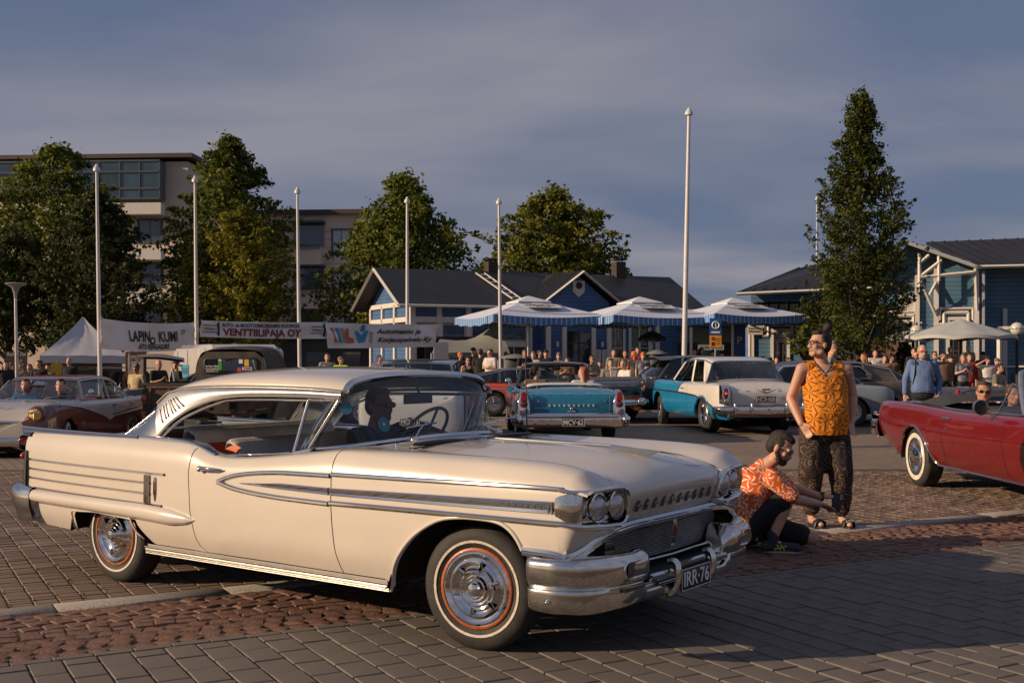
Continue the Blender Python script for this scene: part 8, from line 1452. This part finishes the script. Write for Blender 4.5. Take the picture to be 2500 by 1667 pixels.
# ---- bodies shared by the crowd
POSE={'stand':skel(),'fold':skel(elR=(-.25,-.04,1.15),wrR=(.02,-.19,1.18),haR=(.11,-.17,1.2),elL=(.25,-.04,1.15),wrL=(-.02,-.21,1.15),haL=(-.11,-.19,1.17),g=1.1),'phone':skel(elR=(-.24,-.06,1.15),wrR=(-.09,-.30,1.24),haR=(-.03,-.33,1.31),elL=(.24,-.05,1.14),wrL=(.08,-.28,1.20),haL=(.02,-.33,1.27),pitch=R(12),g=1.05),'brow':skel(elR=(-.40,-.10,1.48),wrR=(-.17,-.16,1.63),haR=(-.07,-.17,1.67),g=1.05),'aside':skel(yaw=R(60),elL=(.27,.06,1.14),g=1.08),'look':skel(yaw=R(-55),pitch=R(5),elR=(-.25,-.05,1.14),wrR=(-.12,-.22,1.02),haR=(-.05,-.26,1.05))}
POSE['seat']=skel(head=(0,-.06,1.17),neck=(0,.0,1.0),chest=(0,.01,.84),waist=(0,.02,.62),pelvis=(0,.03,.52),shR=(-.18,0,.96),elR=(-.25,-.06,.70),wrR=(-.15,-.26,.68),haR=(-.08,-.33,.70),shL=(.18,0,.96),elL=(.25,-.06,.70),wrL=(.15,-.26,.68),haL=(.08,-.33,.70),hipR=(-.09,0,.50),knR=(-.12,-.42,.50),anR=(-.12,-.40,.09),toR=(-.12,-.54,.035),hipL=(.09,0,.50),knL=(.12,-.42,.50),anL=(.12,-.40,.09),toL=(.12,-.54,.035))
LIB={}
for k,j in POSE.items():
 LIB[k]=dict(body=vox(body_mb(j),.018,2),tee=vox(shirt_mb(j),.020,2),tank=tank_cut(vox(shirt_mb(j,0,1.,0,True),.016,2),j),long=vox(shirt_mb(j,1.9),.020,2),trousers=vox(trouser_mb(j),.022,2),shorts=vox(trouser_mb(j,.9),.022,2),shoes=vox(shoe_mb(j),.020,1))
 for h in('short','long','cap','hat','tail'):LIB[k]['hair_'+h]=vox(hair_mb(j,h),.015,1)
CL=lambda n,c,v=.15:mat('cloth_'+n,c,.85,0,0,v,6.,.2,30.)
CLO=dict(black=CL('black2',(.014,.013,.015)),white=CL('white',(.55,.53,.50)),grey=CL('grey',(.24,.25,.27)),navy=CL('navy',(.02,.025,.05)),blue=CL('blue',(.03,.20,.42)),cream=CL('cream',(.48,.38,.22)),brown=CL('brown',(.13,.065,.045)),olive=CL('camo',(.17,.16,.12),.5),red=CL('red',(.30,.03,.02)),purple=CL('mauve',(.20,.17,.24)),lime=CL('hi_vis',(.52,.68,.03)),denim=CL('denim',(.05,.08,.15)),tan=CL('tan',(.34,.23,.15)),pattern=print_mat('shirt_floral',(.30,.28,.24),(.10,.09,.08),30,.35),stripe=CL('stripe',(.12,.13,.17),.9),orange=CL('orange',(.65,.16,.03)))
HR=dict(d=HAIRD,b=HAIRB,g=HAIRG,r=HAIRR,o=HAIRO,k=CLO['black'],w=CLO['white'],n=CLO['olive'],x=CLO['orange'])
def person(u,v,d,pose,top,tcol,low,lcol,hair,hcol,label,rz=0.,sk=0,group='onlookers in the crowd',h=None,sunglasses=False,floor=None):
 """v: row of the top of the head; the figure stands on the ground (or on floor) and is scaled to reach it"""
 x=px(u,d);gz0=float(gz(x,d))if floor is None else floor;tall=(1.29 if pose=='seat' else 1.745)+(.05 if hair in('cap','hat')else 0);s_=(pz(v,d)-gz0)/tall;lim=(.86,1.12);s2=min(max(s_,lim[0]),lim[1]);t=thing('person',label,'person',(x,d,gz0+(s_-s2)*tall*(1 if floor is not None or abs(s_-s2)*tall<.45 else 1)),rz,group);t.scale=(s2*(1+.06*random.random()),s2,s2);L_=LIB[pose]
 obj_of('body',L_['body'],(SKIN,SKIN2)[sk],t);obj_of({'tee':'shirt','tank':'vest_top','long':'shirt'}[top],L_[top],CLO[tcol],t);obj_of(low,L_[low],CLO[lcol],t)
 if hair!='bald':obj_of({'cap':'cap','hat':'hat'}.get(hair,'hair'),L_['hair_'+hair],HR[hcol],t)
 obj_of('shoes',L_['shoes'],CLO['black'],t)
 if sunglasses:glasses(POSE[pose],t,True)
 return t
CROWD=[(14,882,38,'stand','long','black','trousers','black','long','d','dark haired person in black at the left frame edge by the printed board',.5),(48,886,42,'aside','tee','brown','trousers','black','long','r','red haired person in brown in front of the printed board'),(72,889,41,'stand','long','black','trousers','navy','long','d','long haired person in black between the board and the tent'),(96,880,39,'look','tee','black','trousers','black','short','b','man in a black shirt under the left corner of the white tent'),(117,890,42,'stand','tee','brown','trousers','black','short','d','person in brown behind the roof of the grey and maroon sedan'),(169,873,41,'stand','long','black','trousers','black','bald','d','bald man in black standing under the middle of the white tent'),(334,885,27.5,'stand','tee','cream','trousers','black','cap','n','man in a cream and black shirt and grey cap beside the pickup',-.3,1),(387,879,28.5,'phone','tee','black','trousers','black','bald','d','bald man in a black T shirt drinking behind the pickup bed',.9),(431,875,28.5,'look','tee','black','trousers','black','cap','k','bearded man in black with a dark cap behind the pickup bed',-.9),(799,863,40,'stand','long','grey','trousers','denim','short','b','man in a pale grey collared shirt beside the hi vis man',.3),(832,868,40,'aside','tee','lime','trousers','black','cap','n','man in a yellow green hi vis vest and cap'),(927,868,41,'aside','tee','purple','trousers','denim','short','d','woman in a mauve top standing left of the cafe post'),(1100,869,42,'stand','tee','black','trousers','black','cap','k','person in a dark cap under the grey awning'),(1124,858,42.5,'aside','tee','black','trousers','black','cap','x','person with a bright orange cap under the awning'),(1143,872,34,'stand','tank','black','trousers','black','short','d','man in a black sleeveless top beside the orange car',.2,0,1),(1156,846,41,'aside','tee','black','trousers','black','cap','k','tall man in black with a black cap right of the awning'),(1173,852,38.5,'stand','tee','black','trousers','denim','short','d','man in a black shirt seen from behind beside the white shirted man',3.1),(1197,853,38,'fold','tee','white','trousers','denim','short','b','man in a white T shirt left of the fifth flagpole',-.7),(1233,859,42,'aside','tee','blue','trousers','black','short','b','person in a bright blue T shirt right of the fifth flagpole',1.),(1281,854,37,'phone','tee','black','trousers','black','short','b','man in black holding up a phone left of the convertible windscreen',.4,1),(1302,859,38,'phone','tee','white','trousers','denim','short','g','person in a white top looking at a phone beside the cap man'),(1318,855,42,'aside','tee','navy','trousers','black','short','d','dark haired person in navy half hidden behind the white top'),(1333,851,38,'stand','tee','black','trousers','black','cap','k','man in a black T shirt with white print and black cap'),(1364,858,38.5,'fold','tee','olive','trousers','denim','cap','n','man in a camouflage shirt and cap with folded arms'),(1385,873,36,'phone','tee','tan','trousers','black','short','b','person photographing over the convertible windscreen'),(1445,869,33,'fold','tee','pattern','trousers','tan','short','b','man in a patterned shirt and sunglasses with folded arms right of the convertible windscreen',.5,1,1),(1464,882,36,'stand','tee','tan','trousers','brown','short','b','person in tan left of the picnic table'),(1491,876,35,'seat','tee','pattern','trousers','black','short','d','man in a patterned shirt sitting at the picnic table'),(1499,853,39,'stand','tee','pattern','trousers','black','long','b','woman in a patterned blouse standing behind the picnic table'),(1526,855,39,'fold','tee','brown','trousers','tan','short','b','man in a brown shirt standing behind the white haired man',.2,1),(1527,878,34,'seat','long','white','trousers','navy','short','g','white haired man in a white shirt sitting at the table',-1.),(1549,858,38.5,'aside','tank','tan','trousers','brown','short','o','person with orange hair left of the parasol pole',.2,1),(1557,848,41,'stand','tee','red','trousers','black','short','b','tall person in red behind the orange haired people'),(1570,858,38,'stand','tee','stripe','trousers','navy','hat','x','person in an orange hat and dark striped top'),(1607,880,33,'stand','tee','pattern','trousers','black','short','b','person in a pale patterned top beside the patio heater'),(1695,853,42,'stand','tee','black','trousers','black','short','d','person in black at the left of the group by the passage'),(1713,850,42.5,'aside','long','black','trousers','black','long','d','long haired person in black in the group by the passage'),(1741,851,42,'look','tee','navy','trousers','black','cap','k','person in a dark cap below the orange notice sign'),(1762,855,42,'stand','tee','brown','trousers','black','hat','k','person in a dark hat right of the orange notice sign'),(1829,872,40,'stand','tee','black','trousers','black','short','d','dark haired head just above the white roof of the saloon, first of the row'),(1846,871,40.5,'aside','tee','brown','trousers','black','short','b','brown haired person in brown above the rear glass of the saloon'),(1862,870,40,'stand','tee','navy','trousers','black','short','d','person in navy in front of the tall station window left side'),(1880,870,40.5,'look','tee','black','trousers','black','cap','k','person in a black cap in front of the tall station window'),(1896,872,39,'stand','tee','black','trousers','black','long','d','long haired person in black right of the station window'),(1925,873,38,'aside','tee','navy','trousers','black','short','b','man in navy left of the standing man in orange'),(2030,833,19.5,'look','tee','grey','trousers','black','short','g','grey haired person with glasses half hidden behind the man in orange',1.2),(2109,863,34,'look','tee','black','trousers','black','long','r','red haired woman in black behind the fastback roof',-.5),(2137,853,36,'phone','tee','white','shorts','black','short','d','person in white with arms raised under the tall tree'),(2160,868,35,'stand','tee','tan','trousers','black','short','b','person in tan behind the rear of the fastback roof'),(2176,867,36,'aside','tee','brown','trousers','black','short','d','dark haired person in brown left of the clipped bush'),(2231,850,37,'stand','long','black','trousers','black','short','b','tall man in black beside the brick annex door'),(2238,857,34,'look','tee','red','trousers','black','long','d','woman in red left of the blue shirted man'),(2282,858,35,'stand','tee','white','trousers','denim','short','d','person in a white T shirt and sunglasses right of the blue shirted man',0,0,1),(2303,862,33,'brow','long','brown','trousers','black','short','d','woman in a dark brown dress shading her eyes',0,0,0),(2321,865,34,'stand','long','black','trousers','black','hat','k','person in black with a dark hat beside the brown dress'),(2351,866,33,'phone','tee','stripe','shorts','black','short','g','man in a black and white striped shirt and black shorts'),(2367,864,35,'stand','long','red','trousers','red','long','b','woman in dark red behind the striped shirt'),(2400,856,36,'stand','tee','black','trousers','black','cap','k','tall person in black with a cap near the terrace rail'),(2412,868,33,'brow','tee','white','trousers','black','hat','k','person in a white top raising an arm to a dark hat'),(2434,872,34,'stand','tee','navy','trousers','black','hat','n','person in navy under a wide brimmed hat'),(2436,888,32,'seat','tee','olive','trousers','tan','short','d','person in camouflage sitting near the red convertible windscreen',.8),]
for c_ in CROWD:
 a=list(c_)+[0.,0,0][len(c_)-11:]if len(c_)<14 else list(c_);person(*a[:11],rz=a[11],sk=a[12],sunglasses=bool(a[13]))
for u,v,lb,tc,hc in((2319,848,'person in tan on the station terrace left of the parasol pole','tan','g'),(2364,843,'dark haired person on the station terrace right of the parasol pole','tan','d')):person(u,v,42.5,'stand','tee',tc,'trousers','black','short',hc,lb,floor=.25)
# a yellow garment under the tent
garment(mat('cloth_yellow',(.55,.36,.03),.8),.6,.8,'yellow shirt hung under the white tent',px(138,45),45,pz(886,45),.4)
# ---- people in the cars: seated figures cut to what the car shows
def rider(u,v,d,label,top,tcol,hair,hcol,rz,yaw=0.,sk=0,sung=False,s_=1.,lib='sit',hat=None):
 x=px(u,d);z=pz(v,d);t=thing('person',label,'person',(x,d,z-1.29*s_+(.0)),rz,'people sitting in the cars');t.scale=(s_,s_,s_);obj_of('body',LIB[lib]['body'],(SKIN,SKIN2)[sk],t);obj_of('shirt',LIB[lib][top],CLO[tcol],t)
 if hair!='bald':obj_of('hair',LIB[lib]['hair_'+hair],HR[hcol],t)
 if sung:glasses(POSE[lib],t,True)
 return t
POSE['seatL']=skel(**{k:(tuple(v)if isinstance(v,Vector)else v)for k,v in POSE['seat'].items()if k not in('yaw',)},yaw=R(-58));POSE['seatR']=skel(**{k:(tuple(v)if isinstance(v,Vector)else v)for k,v in POSE['seat'].items()if k not in('yaw',)},yaw=R(58))
POSE['drive']=skel(**{k:(tuple(v)if isinstance(v,Vector)else v)for k,v in POSE['seat'].items()if k not in('wrR','haR','wrL','haL','elR','elL')},elR=(-.25,-.20,.76),wrR=(-.16,-.42,.86),haR=(-.10,-.50,.90),elL=(.25,-.20,.76),wrL=(.16,-.42,.86),haL=(.10,-.50,.90))
POSE['sit']=POSE['seat']
for k in('seatL','seatR','drive','sit'):j=POSE[k];LIB[k]=dict(body=vox(body_mb(j,legs=False),.013,2),tee=vox(shirt_mb(j),.018,2),long=vox(shirt_mb(j,1.9),.018,2));LIB[k].update({'hair_'+h:vox(hair_mb(j,h),.012,1)for h in('short','long','tail','cap')})
q=Matrix.Translation((HX,HY,0))@Matrix.Rotation(HA,4,'Z')@V((-1.87,.38,0));t=rider(1250,870,10,'driver in dark clothes and sunglasses at the wheel of the cream hardtop','long','navy','short','d',HA+R(90),0,1,True,1.,'drive');t.location=(q.x,q.y,.02)
rider(1309,893,22.0,'woman with tied dark hair in the left seat of the teal convertible','long','brown','tail','d',math.pi,0,0,False,.96,'seatL');rider(1424,895,22.1,'woman with long red brown hair in the right seat of the teal convertible','tee','white','long','r',math.pi,0,0,False,.96,'seatR')
rider(2401,931,13.3,'man with glasses and a blue shirt looking out of the red convertible','tee','denim','short','b',R(-18),0,1,True,1.,'sit');rider(2470,938,13.2,'driver of the red convertible half hidden by the windscreen post','tee','red','short','b',R(0),0,1,False,1.,'drive')
for u,lb,hc in((1755,'passenger behind the rear glass of the white saloon, left','d'),(1803,'passenger behind the rear glass of the white saloon, middle','b'),(1868,'passenger behind the rear glass of the white saloon, right','d')):rider(u,897,25.0,lb,'tee','black','short',hc,math.pi)
rider(150,925,19.2,'driver of the grey and maroon sedan behind the windscreen','tee','navy','short','d',.1,lib='drive',s_=.92);rider(65,925,19.4,'passenger of the grey and maroon sedan behind the windscreen','tee','blue','short','b',.1,s_=.92)
bpy.data.scenes.remove(WORK)
